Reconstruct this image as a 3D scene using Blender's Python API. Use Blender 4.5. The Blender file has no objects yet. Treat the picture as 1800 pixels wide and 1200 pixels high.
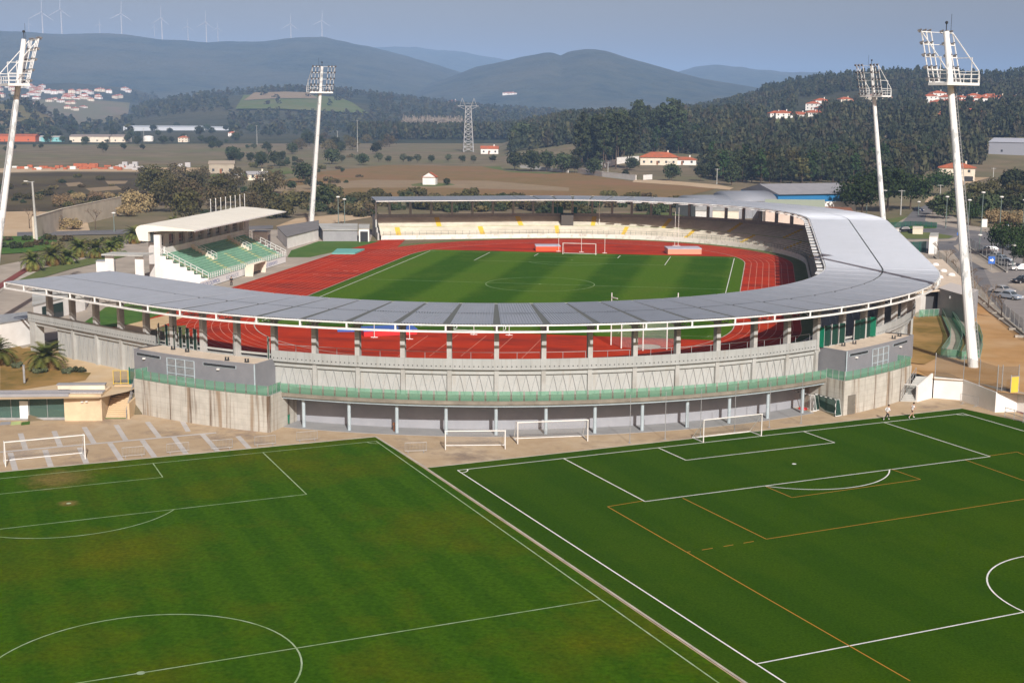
import bpy, bmesh, math, random
from math import sin, cos, pi, radians, degrees, atan2, hypot, sqrt, exp
from mathutils import Vector, Matrix, noise
from mathutils.geometry import tessellate_polygon
random.seed(7)
SC = bpy.context.scene
COL = SC.collection

# ------------------------------------------------------------------ camera, world, sun, exposure
CAM = Vector((40.7775, -244.236, 32.04))
RT = Vector((0.982577, 0.1858, 0.004529))
UPV = Vector((-0.036013, 0.166425, 0.985395))
FW = Vector((-0.182334, 0.968363, -0.170214)).normalized()
FPX = 2380.70                      # focal length in pixels of an 1800 px wide frame
cd = bpy.data.cameras.new('camera')
cam = bpy.data.objects.new('camera', cd)
COL.objects.link(cam)
cam.matrix_world = Matrix(((RT.x, UPV.x, -FW.x, CAM.x), (RT.y, UPV.y, -FW.y, CAM.y), (RT.z, UPV.z, -FW.z, CAM.z), (0, 0, 0, 1)))
cd.sensor_width = 36.0
cd.lens = 36.0 * FPX / 1800.0
cd.clip_start = 1.0
cd.clip_end = 40000.0
SC.camera = cam

SUN_EL = radians(34.0)
SUN_AZ = radians(24.0)             # the sun stands behind the camera, to its right: towards (+sin, -cos)
sun_dir = Vector((sin(SUN_AZ) * cos(SUN_EL), -cos(SUN_AZ) * cos(SUN_EL), sin(SUN_EL)))
world = bpy.data.worlds.new('World')
SC.world = world
world.use_nodes = True
wn = world.node_tree.nodes
wl = world.node_tree.links
wn.clear()
sky = wn.new('ShaderNodeTexSky')
sky.sky_type = 'NISHITA'
sky.sun_disc = False
sky.sun_elevation = SUN_EL
sky.sun_rotation = math.atan2(sun_dir.x, sun_dir.y)
sky.altitude = 100
sky.air_density = 1.0
sky.dust_density = 3.0
sky.ozone_density = 2.5
bg = wn.new('ShaderNodeBackground')
bg.inputs['Strength'].default_value = 0.065
wo = wn.new('ShaderNodeOutputWorld')
tint = wn.new('ShaderNodeMix'); tint.data_type = 'RGBA'; tint.blend_type = 'MULTIPLY'
tint.inputs[0].default_value = 1.0
tint.inputs[7].default_value = (1.34, 0.93, 0.72, 1)      # dusty, faintly violet winter sky
wl.new(sky.outputs[0], tint.inputs[6])
wl.new(tint.outputs[2], bg.inputs[0])
wl.new(bg.outputs[0], wo.inputs[0])
sd = bpy.data.lights.new('sun', 'SUN')
sd.energy = 4.6
sd.angle = radians(0.55)
sd.color = (1.0, 0.965, 0.91)
sun = bpy.data.objects.new('sun', sd)
COL.objects.link(sun)
sun.rotation_euler = sun_dir.to_track_quat('Z', 'Y').to_euler()
SC.view_settings.view_transform = 'Standard'
SC.view_settings.look = 'None'
SC.view_settings.exposure = 0.28
SC.view_settings.gamma = 1.0
SC.view_settings.use_curve_mapping = False
SC.render.engine = 'CYCLES'
SC.cycles.use_denoising = True
SC.cycles.max_bounces = 6
SC.cycles.diffuse_bounces = 3
SC.cycles.glossy_bounces = 2
SC.cycles.transparent_max_bounces = 12
SC.cycles.volume_bounces = 0

# ------------------------------------------------------------------ helpers
def ray(px, py):
    return FW + RT * ((px - 900) / FPX) - UPV * ((py - 600) / FPX)

def at(px, py, z=0.0):
    """the point on the horizontal plane z that a place on the photograph looks at"""
    d = ray(px, py)
    return CAM + d * ((z - CAM.z) / d.z)

def az(px):
    d = ray(px, 220)
    return atan2(d.x, d.y)

def pr(px, r):
    a = az(px)
    return CAM.x + r * sin(a), CAM.y + r * cos(a)

class MB:
    """collects faces; build() links them as one mesh object"""
    def __init__(self):
        self.v = []; self.f = []; self.m = []; self.uv = []
    def add(self, vs, fs, m=0, uvs=None):
        o = len(self.v)
        self.v += [tuple(p) for p in vs]
        for k, f in enumerate(fs):
            self.f.append(tuple(i + o for i in f)); self.m.append(m)
            self.uv.append(uvs[k] if uvs else None)
    def box(self, x0, x1, y0, y1, z0, z1, m=0, M=None):
        vs = [Vector((x, y, z)) for z in (z0, z1) for y in (y0, y1) for x in (x0, x1)]
        if M is not None: vs = [M @ p for p in vs]
        self.add(vs, [(0, 2, 3, 1), (4, 5, 7, 6), (0, 1, 5, 4), (2, 6, 7, 3), (0, 4, 6, 2), (1, 3, 7, 5)], m)
    def beam(self, p, q, w, h=None, m=0):
        """square bar from p to q"""
        p = Vector(p); q = Vector(q); h = h or w
        d = (q - p)
        if d.length < 1e-6: return
        d.normalize()
        u = Vector((0, 0, 1)) if abs(d.z) < 0.95 else Vector((1, 0, 0))
        s = d.cross(u).normalized(); t = s.cross(d)
        vs = []
        for c in (p, q):
            for a, b in ((-1, -1), (1, -1), (1, 1), (-1, 1)):
                vs.append(c + s * (a * w / 2) + t * (b * h / 2))
        self.add(vs, [(3, 2, 1, 0), (4, 5, 6, 7), (0, 1, 5, 4), (1, 2, 6, 5), (2, 3, 7, 6), (3, 0, 4, 7)], m)
    def tube(self, p, q, r0, r1=None, n=8, m=0, cap=True):
        p = Vector(p); q = Vector(q); r1 = r0 if r1 is None else r1
        d = (q - p).normalized()
        u = Vector((0, 0, 1)) if abs(d.z) < 0.95 else Vector((1, 0, 0))
        s = d.cross(u).normalized(); t = s.cross(d)
        vs = []
        for c, r in ((p, r0), (q, r1)):
            for i in range(n):
                a = 2 * pi * i / n
                vs.append(c + s * (cos(a) * r) + t * (sin(a) * r))
        fs = [(i, i + n, (i + 1) % n + n, (i + 1) % n) for i in range(n)]
        if cap: fs += [tuple(range(n)), tuple(range(2 * n - 1, n - 1, -1))]
        self.add(vs, fs, m)
    def poly(self, pts, m=0):
        """flat or folded sheet over a simple polygon of 3-D points"""
        pts = [Vector(p) for p in pts]
        tri = tessellate_polygon([[Vector((p.x, p.y, 0)) for p in pts]])
        fs = []
        for t in tri:
            a, b, c = (pts[i] for i in t)
            fs.append(tuple(t) if (b - a).cross(c - a).z > 0 else tuple(reversed(t)))
        self.add(pts, fs, m)
    def prism(self, pts, z0, z1, m=0, mtop=None):
        """solid over a simple polygon; z0 and z1 numbers"""
        n = len(pts)
        pts = [(p[0], p[1]) for p in pts]
        a = sum(pts[i][0] * pts[(i + 1) % n][1] - pts[(i + 1) % n][0] * pts[i][1] for i in range(n))
        if a < 0: pts = pts[::-1]
        self.poly([(x, y, z1) for x, y in pts], m if mtop is None else mtop)
        vs = [(x, y, z0) for x, y in pts] + [(x, y, z1) for x, y in pts]
        self.add(vs, [(i, (i + 1) % n, (i + 1) % n + n, i + n) for i in range(n)], m)
        low = tessellate_polygon([[Vector((p[0], p[1], 0)) for p in pts]])
        self.add([(x, y, z0) for x, y in pts], [tuple(t) for t in low], m)
    def quad(self, a, b, c, d, m=0, uv=None):
        self.add([a, b, c, d], [(0, 1, 2, 3)], m, [uv] if uv else None)
    def ball(self, c, r, n=8, k=6, m=0, s=(1, 1, 1)):
        vs = [(c[0], c[1], c[2] + r * s[2])]
        for i in range(1, k):
            t = pi * i / k
            for j in range(n):
                p = 2 * pi * j / n
                vs.append((c[0] + r * s[0] * sin(t) * cos(p), c[1] + r * s[1] * sin(t) * sin(p), c[2] + r * s[2] * cos(t)))
        vs.append((c[0], c[1], c[2] - r * s[2]))
        fs = [(0, 1 + j, 1 + (j + 1) % n) for j in range(n)]
        for i in range(k - 2):
            o = 1 + i * n
            fs += [(o + j, o + n + j, o + n + (j + 1) % n, o + (j + 1) % n) for j in range(n)]
        o = 1 + (k - 2) * n
        fs += [(o + j, len(vs) - 1, o + (j + 1) % n) for j in range(n)]
        self.add(vs, fs, m)
    def build(self, name, mats, parent=None, smooth=False, weld=False):
        me = bpy.data.meshes.new(name)
        off = Vector((0, 0, 0))
        me.from_pydata([tuple(p) for p in self.v], [], self.f)
        mats = mats if isinstance(mats, (list, tuple)) else [mats]
        for m in mats: me.materials.append(m)
        if len(mats) > 1: me.polygons.foreach_set('material_index', self.m)
        if any(u is not None for u in self.uv):
            lay = me.uv_layers.new(name='UVMap')
            i = 0
            for f, u in zip(self.f, self.uv):
                for k in range(len(f)):
                    lay.data[i].uv = u[k] if u else (0, 0)
                    i += 1
        if smooth:
            me.polygons.foreach_set('use_smooth', [True] * len(me.polygons))
        me.update()
        if weld:
            bm = bmesh.new(); bm.from_mesh(me); bmesh.ops.remove_doubles(bm, verts=bm.verts, dist=0.0005); bm.to_mesh(me); bm.free()
        o = bpy.data.objects.new(name, me)
        COL.objects.link(o)
        if parent is not None:
            o.parent = parent
            if parent.get('world_built'):          # parts written in world coordinates under a root that stands elsewhere
                o.location = (-Vector(parent['world_built']))
                if parent.type == 'MESH': o.location = (0, 0, 0)
        return o

def tag(o, label=None, cat=None, group=None, kind=None):
    if label: o['label'] = label
    if cat: o['category'] = cat
    if group: o['group'] = group
    if kind: o['kind'] = kind
    return o

def thing(name, label, cat, loc=(0, 0, 0), rz=0.0, group=None, world=False):
    o = bpy.data.objects.new(name, None)
    COL.objects.link(o)
    o.empty_display_size = 0.5
    o.location = loc; o.rotation_euler = (0, 0, rz)
    if world: o['world_built'] = [loc[0], loc[1], loc[2]]
    return tag(o, label, cat, group)

KIDS = {}
def refresh_kids():
    KIDS.clear()
    for o in COL.objects:
        if o.parent is not None: KIDS.setdefault(o.parent.name, []).append(o)

def kids_of(o):
    return [c for c in COL.objects if c.parent == o]

class Proto:
    """a finished thing to copy: remembers its tree so copying needs no search"""
    def __init__(self, root):
        self.root = root
        self.used = False
        self.tree = [(c, [(g) for g in kids_of(c)]) for c in kids_of(root)]
    def place(self, loc, rz=0.0, label=None, group=None, scale=None, rot=None):
        if not self.used:
            self.used = True
            r = self.root
        else:
            r = self.root.copy(); COL.objects.link(r)
            for c, gs in self.tree:
                d = c.copy(); COL.objects.link(d); d.parent = r
                for g in gs:
                    e = g.copy(); COL.objects.link(e); e.parent = d
        r.location = loc
        r.rotation_euler = rot if rot else (0, 0, rz)
        if scale: r.scale = scale if isinstance(scale, (tuple, list)) else (scale,) * 3
        if label: r['label'] = label
        if group: r['group'] = group
        return r

def structure(name, mb, mats, smooth=False):
    return tag(mb.build(name, mats, None, smooth), kind='structure')

# ------------------------------------------------------------------ materials
def srgb(r, g, b):
    f = lambda c: (c / 255 / 12.92) if c / 255 <= 0.04045 else ((c / 255 + 0.055) / 1.055) ** 2.4
    return (f(r), f(g), f(b))

def new_mat(name):
    m = bpy.data.materials.new(name); m.use_nodes = True
    n = m.node_tree.nodes; l = m.node_tree.links
    b = n['Principled BSDF']
    b.inputs['Specular IOR Level'].default_value = 0.3
    return m, n, l, b

def mixc(n, l, fac, a, b, blend='MIX'):
    x = n.new('ShaderNodeMix'); x.data_type = 'RGBA'; x.blend_type = blend
    for s, v in ((0, fac), (6, a), (7, b)):
        if hasattr(v, 'is_linked'): l.new(v, x.inputs[s])
        elif s == 0: x.inputs[0].default_value = v
        else: x.inputs[s].default_value = (*v[:3], 1)
    return x.outputs[2]

def coord(n, l, kind='OBJ', scale=(1, 1, 1), rot=(0, 0, 0)):
    if kind == 'POS':
        c = n.new('ShaderNodeNewGeometry').outputs['Position']
    else:
        c = n.new('ShaderNodeTexCoord').outputs['UV' if kind == 'UV' else 'Object']
    mp = n.new('ShaderNodeMapping')
    mp.inputs['Scale'].default_value = scale
    mp.inputs['Rotation'].default_value = rot
    l.new(c, mp.inputs[0])
    return mp.outputs[0]

def noise_tex(n, l, vec, scale, detail=4, rough=0.6):
    t = n.new('ShaderNodeTexNoise')
    t.inputs['Scale'].default_value = scale; t.inputs['Detail'].default_value = detail; t.inputs['Roughness'].default_value = rough
    l.new(vec, t.inputs['Vector'])
    return t.outputs['Fac']

def ramp(n, l, fac, lo, hi):
    r = n.new('ShaderNodeMapRange')
    r.inputs['From Min'].default_value = lo; r.inputs['From Max'].default_value = hi
    l.new(fac, r.inputs['Value'])
    return r.outputs[0]

def mat(name, col, rough=0.8, var=None, scale=1.0, metal=0.0, kind='POS', bump=0.0, bscale=None, var2=None, scale2=0.1, stretch=(1, 1, 1), spec=None, lo=0.35, hi=0.65):
    """colour mixed with a second colour by noise, and with a third by larger noise"""
    m, n, l, b = new_mat(name)
    b.inputs['Roughness'].default_value = rough
    b.inputs['Metallic'].default_value = metal
    if spec is not None: b.inputs['Specular IOR Level'].default_value = spec
    c = col
    if var or var2 or bump:
        v = coord(n, l, kind, stretch)
    if var:
        c = mixc(n, l, ramp(n, l, noise_tex(n, l, v, scale), lo, hi), col, var)
    if var2:
        c = mixc(n, l, ramp(n, l, noise_tex(n, l, v, scale2, 3), 0.42, 0.68), c, var2)
    if hasattr(c, 'is_linked'): l.new(c, b.inputs['Base Color'])
    else: b.inputs['Base Color'].default_value = (*c, 1)
    if bump:
        bp = n.new('ShaderNodeBump'); bp.inputs['Strength'].default_value = bump; bp.inputs['Distance'].default_value = 0.1
        l.new(noise_tex(n, l, v, bscale or scale * 3), bp.inputs['Height']); l.new(bp.outputs[0], b.inputs['Normal'])
    return m
M = {}
M['white'] = mat('white_paint', (0.78, 0.77, 0.74), 0.5, (0.68, 0.66, 0.62), 0.6)
M['whitemetal'] = mat('white_metal', (0.80, 0.81, 0.80), 0.4, (0.66, 0.67, 0.66), 2.0)
M['galv'] = mat('galvanised_steel', (0.42, 0.43, 0.44), 0.45, (0.32, 0.33, 0.34), 2.0, metal=0.3)
M['dark'] = mat('dark_metal', (0.03, 0.032, 0.035), 0.5)
M['darkglass'] = mat('dark_glass', (0.03, 0.04, 0.045), 0.08, spec=0.6)
M['conc'] = mat('pale_concrete', (0.46, 0.47, 0.455), 0.9, (0.40, 0.41, 0.395), 0.9, var2=(0.34, 0.335, 0.31), scale2=0.25)
M['conccol'] = mat('column_concrete', (0.46, 0.455, 0.44), 0.85, (0.38, 0.375, 0.36), 1.4)
M['greyblock'] = mat('grey_cladding', (0.225, 0.23, 0.25), 0.75, (0.20, 0.205, 0.225), 0.9)
M['greywall'] = mat('grey_render', (0.30, 0.305, 0.325), 0.8, (0.26, 0.265, 0.285), 0.7)
M['paleblue'] = mat('pale_blue_steel', (0.42, 0.50, 0.54), 0.45, (0.36, 0.43, 0.47), 1.5)
M['roofsand'] = mat('gravel_roof', (0.66, 0.56, 0.45), 0.95, (0.56, 0.47, 0.37), 1.2)
M['cream'] = mat('cream_concrete_seats', (0.66, 0.62, 0.52), 0.85, (0.56, 0.53, 0.45), 0.8, var2=(0.50, 0.47, 0.39), scale2=0.22)
M['yellow'] = mat('yellow_paint', (0.72, 0.50, 0.05), 0.7, (0.6, 0.44, 0.08), 0.9)
M['paleyellow'] = mat('faded_yellow_paint', (0.50, 0.45, 0.20), 0.8, (0.36, 0.42, 0.24), 1.5)
M['walkgreen'] = mat('pale_green_paint', (0.42, 0.52, 0.20), 0.8, (0.36, 0.44, 0.2), 0.7)
M['seatgreen'] = mat('green_seats', (0.24, 0.44, 0.32), 0.7, (0.19, 0.36, 0.26), 0.8)
M['doorgreen'] = mat('green_door', (0.0, 0.13, 0.07), 0.45)
M['darkdoor'] = mat('dark_green_door', (0.008, 0.040, 0.028), 0.4)
M['roofgrey'] = None
M['tile'] = mat('clay_tiles', (0.48, 0.13, 0.05), 0.85, (0.38, 0.10, 0.045), 1.5, var2=(0.30, 0.11, 0.06), scale2=0.3)
M['wallwhite'] = mat('white_render', (0.79, 0.78, 0.76), 0.85, (0.70, 0.685, 0.66), 0.5)
M['wallcream'] = mat('cream_render', (0.72, 0.66, 0.55), 0.85, (0.62, 0.56, 0.46), 0.5)
M['wallpink'] = mat('pale_pink_render', (0.72, 0.60, 0.52), 0.85, (0.66, 0.54, 0.47), 0.4)
M['window'] = mat('window_glass', (0.05, 0.06, 0.07), 0.1, spec=0.6)
M['asphalt'] = mat('asphalt', (0.15, 0.15, 0.16), 0.9, (0.12, 0.12, 0.13), 0.6, var2=(0.20, 0.19, 0.19), scale2=0.08)
M['pave'] = mat('pale_pavement', (0.42, 0.37, 0.31), 0.9, (0.36, 0.31, 0.26), 0.5, var2=(0.30, 0.265, 0.22), scale2=0.12)
M['sand'] = mat('sandy_ground', (0.58, 0.43, 0.25), 0.95, (0.49, 0.35, 0.19), 0.35, var2=(0.56, 0.45, 0.31), scale2=0.09)
M['dirt'] = mat('brown_dirt', (0.45, 0.265, 0.11), 0.95, (0.37, 0.21, 0.08), 0.3, var2=(0.47, 0.31, 0.165), scale2=0.10)
M['drygrass'] = mat('dry_grass', (0.26, 0.16, 0.04), 0.95, (0.15, 0.11, 0.025), 0.5, var2=(0.36, 0.22, 0.08), scale2=0.14)
M['lawn'] = mat('lawn', (0.055, 0.14, 0.012), 0.95, (0.035, 0.10, 0.008), 0.6, var2=(0.09, 0.15, 0.02), scale2=0.08)
M['grassstrip'] = mat('worn_grass', (0.13, 0.15, 0.045), 0.95, (0.09, 0.125, 0.03), 0.5)
M['linewhite'] = mat('line_paint', (0.82, 0.83, 0.80), 0.7, (0.66, 0.68, 0.64), 0.7)
M['lineworn'] = mat('worn_line_paint', (0.36, 0.46, 0.30), 0.8, (0.20, 0.30, 0.12), 0.9)
M['lineorange'] = mat('orange_line_paint', (0.42, 0.20, 0.015), 0.8, (0.36, 0.17, 0.015), 0.8)
M['linepink'] = mat('track_line_paint', (0.58, 0.29, 0.22), 0.8, (0.50, 0.14, 0.09), 0.6)
M['kerb'] = mat('kerb_concrete', (0.50, 0.46, 0.40), 0.9, (0.36, 0.33, 0.28), 0.6)
M['rubber'] = mat('tyre_rubber', (0.02, 0.02, 0.02), 0.8)
M['rust'] = mat('rusty_brown', (0.22, 0.10, 0.05), 0.9)
M['red'] = mat('red_vinyl', (0.60, 0.03, 0.03), 0.5)
M['orangered'] = mat('orange_red_vinyl', (0.75, 0.10, 0.03), 0.5, (0.62, 0.09, 0.03), 0.7)
M['blue'] = mat('blue_vinyl', (0.05, 0.12, 0.42), 0.5)
M['paleviolet'] = mat('pale_tarpaulin', (0.50, 0.50, 0.58), 0.6, (0.42, 0.42, 0.5), 0.8)
M['teal'] = mat('teal_cover', (0.16, 0.42, 0.38), 0.7, (0.13, 0.36, 0.33), 0.6)
M['redcourt'] = mat('red_court', (0.22, 0.06, 0.05), 0.9, (0.18, 0.05, 0.045), 0.6)
M['trunk'] = mat('bark', (0.11, 0.08, 0.055), 0.95, (0.07, 0.05, 0.035), 2.0, kind='OBJ')
M['baretwig'] = mat('bare_twigs', (0.20, 0.15, 0.10), 0.95, (0.14, 0.10, 0.07), 2.0, kind='OBJ')

def leafmat(name, a, b, rand=0.35):
    m, n, l, p = new_mat(name)
    v = coord(n, l, 'OBJ')
    f = ramp(n, l, noise_tex(n, l, v, 0.55, 3), 0.36, 0.64)
    c = mixc(n, l, f, a, b)
    oi = n.new('ShaderNodeObjectInfo')
    h = n.new('ShaderNodeHueSaturation')
    mr = n.new('ShaderNodeMapRange')
    mr.inputs['To Min'].default_value = 1 - rand; mr.inputs['To Max'].default_value = 1 + rand
    l.new(oi.outputs['Random'], mr.inputs['Value'])
    l.new(mr.outputs[0], h.inputs['Value'])
    mh = n.new('ShaderNodeMapRange'); mh.inputs['To Min'].default_value = 0.485; mh.inputs['To Max'].default_value = 0.512
    l.new(oi.outputs['Random'], mh.inputs['Value']); l.new(mh.outputs[0], h.inputs['Hue'])
    l.new(c, h.inputs['Color'])
    l.new(h.outputs[0], p.inputs['Base Color'])
    p.inputs['Roughness'].default_value = 0.75
    p.inputs['Specular IOR Level'].default_value = 0.15
    return m
M['leafdark'] = leafmat('dark_evergreen_leaves', (0.024, 0.036, 0.014), (0.044, 0.050, 0.020))
M['leafoak'] = leafmat('oak_leaves', (0.030, 0.046, 0.020), (0.052, 0.064, 0.027))
M['leafpine'] = leafmat('pine_needles', (0.034, 0.062, 0.016), (0.022, 0.042, 0.012))
M['leafolive'] = leafmat('olive_leaves', (0.085, 0.095, 0.055), (0.055, 0.07, 0.035))
M['leafbrown'] = leafmat('brown_scrub_leaves', (0.125, 0.095, 0.05), (0.075, 0.07, 0.03))
M['leafstraw'] = leafmat('straw_reeds', (0.30, 0.215, 0.115), (0.19, 0.145, 0.075), 0.2)
M['leafyellow'] = leafmat('yellow_green_leaves', (0.088, 0.080, 0.028), (0.058, 0.058, 0.024))
M['leafpalm'] = leafmat('palm_leaves', (0.070, 0.105, 0.022), (0.15, 0.15, 0.038), 0.2)
M['leafpalmdry'] = leafmat('dry_palm_leaves', (0.34, 0.22, 0.06), (0.22, 0.15, 0.05), 0.2)

def make_streaked():
    """poured concrete: board-marked, with brown rain streaks running down from the top edge (UV: metres along, metres up)"""
    m, n, l, b = new_mat('stained_concrete')
    v = coord(n, l, 'POS')
    base = mixc(n, l, ramp(n, l, noise_tex(n, l, v, 0.8, 5), 0.35, 0.65), (0.52, 0.505, 0.455), (0.44, 0.425, 0.38))
    u = coord(n, l, 'UV', (0.95, 0.045, 1))
    s = ramp(n, l, noise_tex(n, l, u, 1.0, 4, 0.65), 0.525, 0.64)
    base = mixc(n, l, s, base, (0.15, 0.105, 0.07))
    u3 = coord(n, l, 'UV', (0.5, 0.03, 1))
    s3 = ramp(n, l, noise_tex(n, l, u3, 1.3, 3, 0.6), 0.54, 0.64)
    base = mixc(n, l, s3, base, (0.30, 0.235, 0.17))
    u2 = coord(n, l, 'UV')
    br = n.new('ShaderNodeTexBrick')
    br.inputs['Scale'].default_value = 1.0; br.inputs['Brick Width'].default_value = 1.3; br.inputs['Row Height'].default_value = 0.62
    br.inputs['Mortar Size'].default_value = 0.03; br.offset = 0.0
    br.inputs['Color1'].default_value = (1, 1, 1, 1); br.inputs['Color2'].default_value = (0.94, 0.94, 0.93, 1); br.inputs['Mortar'].default_value = (0.84, 0.83, 0.82, 1)
    l.new(u2, br.inputs['Vector'])
    base = mixc(n, l, 0.9, base, br.outputs[0], 'MULTIPLY')
    l.new(base, b.inputs['Base Color']); b.inputs['Roughness'].default_value = 0.92
    return m
M['streaked'] = make_streaked()

def make_panelwall():
    """pale precast panels with upright seams (UV: metres along, metres up)"""
    m, n, l, b = new_mat('precast_panels')
    v = coord(n, l, 'POS')
    base = mixc(n, l, ramp(n, l, noise_tex(n, l, v, 0.7, 5), 0.35, 0.65), (0.41, 0.425, 0.42), (0.37, 0.385, 0.375))
    u = coord(n, l, 'UV', (1.1, 0.10, 1))
    base = mixc(n, l, ramp(n, l, noise_tex(n, l, u, 1.6, 4), 0.54, 0.72), base, (0.35, 0.345, 0.32))
    br = n.new('ShaderNodeTexBrick')
    br.inputs['Scale'].default_value = 1.0; br.inputs['Brick Width'].default_value = 1.06; br.inputs['Row Height'].default_value = 40.0
    br.inputs['Mortar Size'].default_value = 0.016; br.offset = 0.0
    br.inputs['Color1'].default_value = (1, 1, 1, 1); br.inputs['Color2'].default_value = (0.93, 0.93, 0.93, 1); br.inputs['Mortar'].default_value = (0.6, 0.6, 0.6, 1)
    l.new(coord(n, l, 'UV'), br.inputs['Vector'])
    base = mixc(n, l, 1.0, base, br.outputs[0], 'MULTIPLY')
    l.new(base, b.inputs['Base Color']); b.inputs['Roughness'].default_value = 0.9
    return m
M['panelwall'] = make_panelwall()

def make_wall():
    m, n, l, b = new_mat('rain_marked_concrete')
    v = coord(n, l, 'POS')
    base = mixc(n, l, ramp(n, l, noise_tex(n, l, v, 0.9, 5), 0.35, 0.65), (0.44, 0.455, 0.445), (0.395, 0.41, 0.395))
    u = coord(n, l, 'UV', (1.4, 0.12, 1))
    base = mixc(n, l, ramp(n, l, noise_tex(n, l, u, 1.2, 4), 0.54, 0.80), base, (0.38, 0.365, 0.33))
    l.new(base, b.inputs['Base Color']); b.inputs['Roughness'].default_value = 0.9
    return m
M['rainwall'] = make_wall()

def make_roofgrey():
    """pre-painted corrugated sheet, ribs running from the inner to the outer edge (UV x: metres along the stand)"""
    m, n, l, b = new_mat('corrugated_roof_sheet')
    v = coord(n, l, 'POS')
    base = mixc(n, l, ramp(n, l, noise_tex(n, l, v, 0.25, 3), 0.3, 0.7), (0.355, 0.385, 0.44), (0.325, 0.355, 0.405))
    base = mixc(n, l, ramp(n, l, noise_tex(n, l, v, 0.9, 6, 0.75), 0.52, 0.85), base, (0.27, 0.28, 0.31))
    l.new(base, b.inputs['Base Color']); b.inputs['Roughness'].default_value = 0.48; b.inputs['Metallic'].default_value = 0.28
    return m
M['roofgrey'] = make_roofgrey()

def make_glass(name, col, tr):
    m, n, l, b = new_mat(name)
    b.inputs['Base Color'].default_value = (*col, 1); b.inputs['Roughness'].default_value = 0.12
    t = n.new('ShaderNodeBsdfTransparent'); t.inputs[0].default_value = (*[min(1, c * 1.6 + 0.25) for c in col], 1)
    mx = n.new('ShaderNodeMixShader'); mx.inputs[0].default_value = tr
    l.new(b.outputs[0], mx.inputs[1]); l.new(t.outputs[0], mx.inputs[2])
    l.new(mx.outputs[0], n['Material Output'].inputs['Surface'])
    return m
M['greenglass'] = make_glass('green_tinted_glass', (0.18, 0.36, 0.26), 0.5)
M['netting'] = make_glass('thin_netting', (0.6, 0.6, 0.6), 0.84)
M['meshfence'] = make_glass('wire_mesh', (0.30, 0.31, 0.31), 0.90)
M['greenmesh'] = make_glass('green_wire_mesh', (0.05, 0.13, 0.11), 0.62)

def make_mown(name, ux, uy, width, a, b_, c_, blend=0.5, patch=0.07, fine=2.5, spots=()):
    """mown grass: pale and dark stripes across direction (ux, uy), patches, grain"""
    m, n, l, b = new_mat(name)
    g = n.new('ShaderNodeNewGeometry').outputs['Position']
    dot = n.new('ShaderNodeVectorMath'); dot.operation = 'DOT_PRODUCT'
    dot.inputs[1].default_value = (ux / width * pi, uy / width * pi, 0)
    l.new(g, dot.inputs[0])
    ad = n.new('ShaderNodeMath'); ad.operation = 'ADD'
    nz = n.new('ShaderNodeMath'); nz.operation = 'MULTIPLY'; nz.inputs[1].default_value = 0.8
    l.new(noise_tex(n, l, g, 0.35, 3), nz.inputs[0])
    l.new(dot.outputs['Value'], ad.inputs[0]); l.new(nz.outputs[0], ad.inputs[1])
    sn = n.new('ShaderNodeMath'); sn.operation = 'SINE'; l.new(ad.outputs[0], sn.inputs[0])
    f = ramp(n, l, sn.outputs[0], -0.35, 0.35)
    fm = n.new('ShaderNodeMath'); fm.operation = 'MULTIPLY'; fm.inputs[1].default_value = blend; l.new(f, fm.inputs[0])
    base = mixc(n, l, fm.outputs[0], a, b_)
    p = ramp(n, l, noise_tex(n, l, g, patch, 6, 0.7), 0.48, 0.72)
    pm = n.new('ShaderNodeMath'); pm.operation = 'MULTIPLY'; pm.inputs[1].default_value = 0.75; l.new(p, pm.inputs[0])
    base = mixc(n, l, pm.outputs[0], base, c_)
    for sx, sy, sr in spots:                       # worn bare patches, e.g. in front of a goal
        ds = n.new('ShaderNodeVectorMath'); ds.operation = 'DISTANCE'; ds.inputs[1].default_value = (sx, sy, -2.776); l.new(g, ds.inputs[0])
        nm = n.new('ShaderNodeMath'); nm.operation = 'MULTIPLY_ADD'; nm.inputs[1].default_value = sr * 1.6; l.new(noise_tex(n, l, g, 0.9, 5, .7), nm.inputs[0]); l.new(ds.outputs['Value'], nm.inputs[2])
        base = mixc(n, l, ramp(n, l, nm.outputs[0], sr * 2.0, sr * 1.0), base, (0.16, 0.125, 0.035))
    gr = ramp(n, l, noise_tex(n, l, g, fine, 5, 0.8), 0.30, 0.70)
    dk = n.new('ShaderNodeMapRange'); dk.inputs['To Min'].default_value = 0.62; dk.inputs['To Max'].default_value = 1.38; l.new(gr, dk.inputs['Value'])
    hs = n.new('ShaderNodeHueSaturation'); l.new(dk.outputs[0], hs.inputs['Value']); l.new(base, hs.inputs['Color'])
    l.new(hs.outputs[0], b.inputs['Base Color']); b.inputs['Roughness'].default_value = 1.0; b.inputs['Specular IOR Level'].default_value = 0.0
    return m
RA, RB_ = 0.60968, 0.60614
WORN_B = (-25.61 + sin(0.60614) * 2.2, -128.38 - cos(0.60614) * 2.2)          # goal mouth and penalty spot of the training pitch
WORN_B2 = (-25.61 + sin(0.60614) * 11.0, -128.38 - cos(0.60614) * 11.0)
M['pitchgrass'] = make_mown('stadium_grass', 1, 0, 8.6, (0.034, 0.090, 0.003), (0.072, 0.140, 0.008), (0.085, 0.13, 0.012), 0.85)
M['fieldgrass'] = make_mown('training_grass', cos(RB_), sin(RB_), 1.9, (0.031, 0.081, 0.0005), (0.050, 0.110, 0.0006), (0.098, 0.096, 0.0008), 0.38, 0.055, 2.6, spots=[(*WORN_B, 3.2), (*WORN_B2, .9)])
M['turf'] = make_mown('artificial_turf', cos(RA), sin(RA), 4.0, (0.027, 0.068, 0.0006), (0.035, 0.079, 0.0006), (0.048, 0.088, 0.0006), 0.6, 0.05, 5.0)
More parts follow.
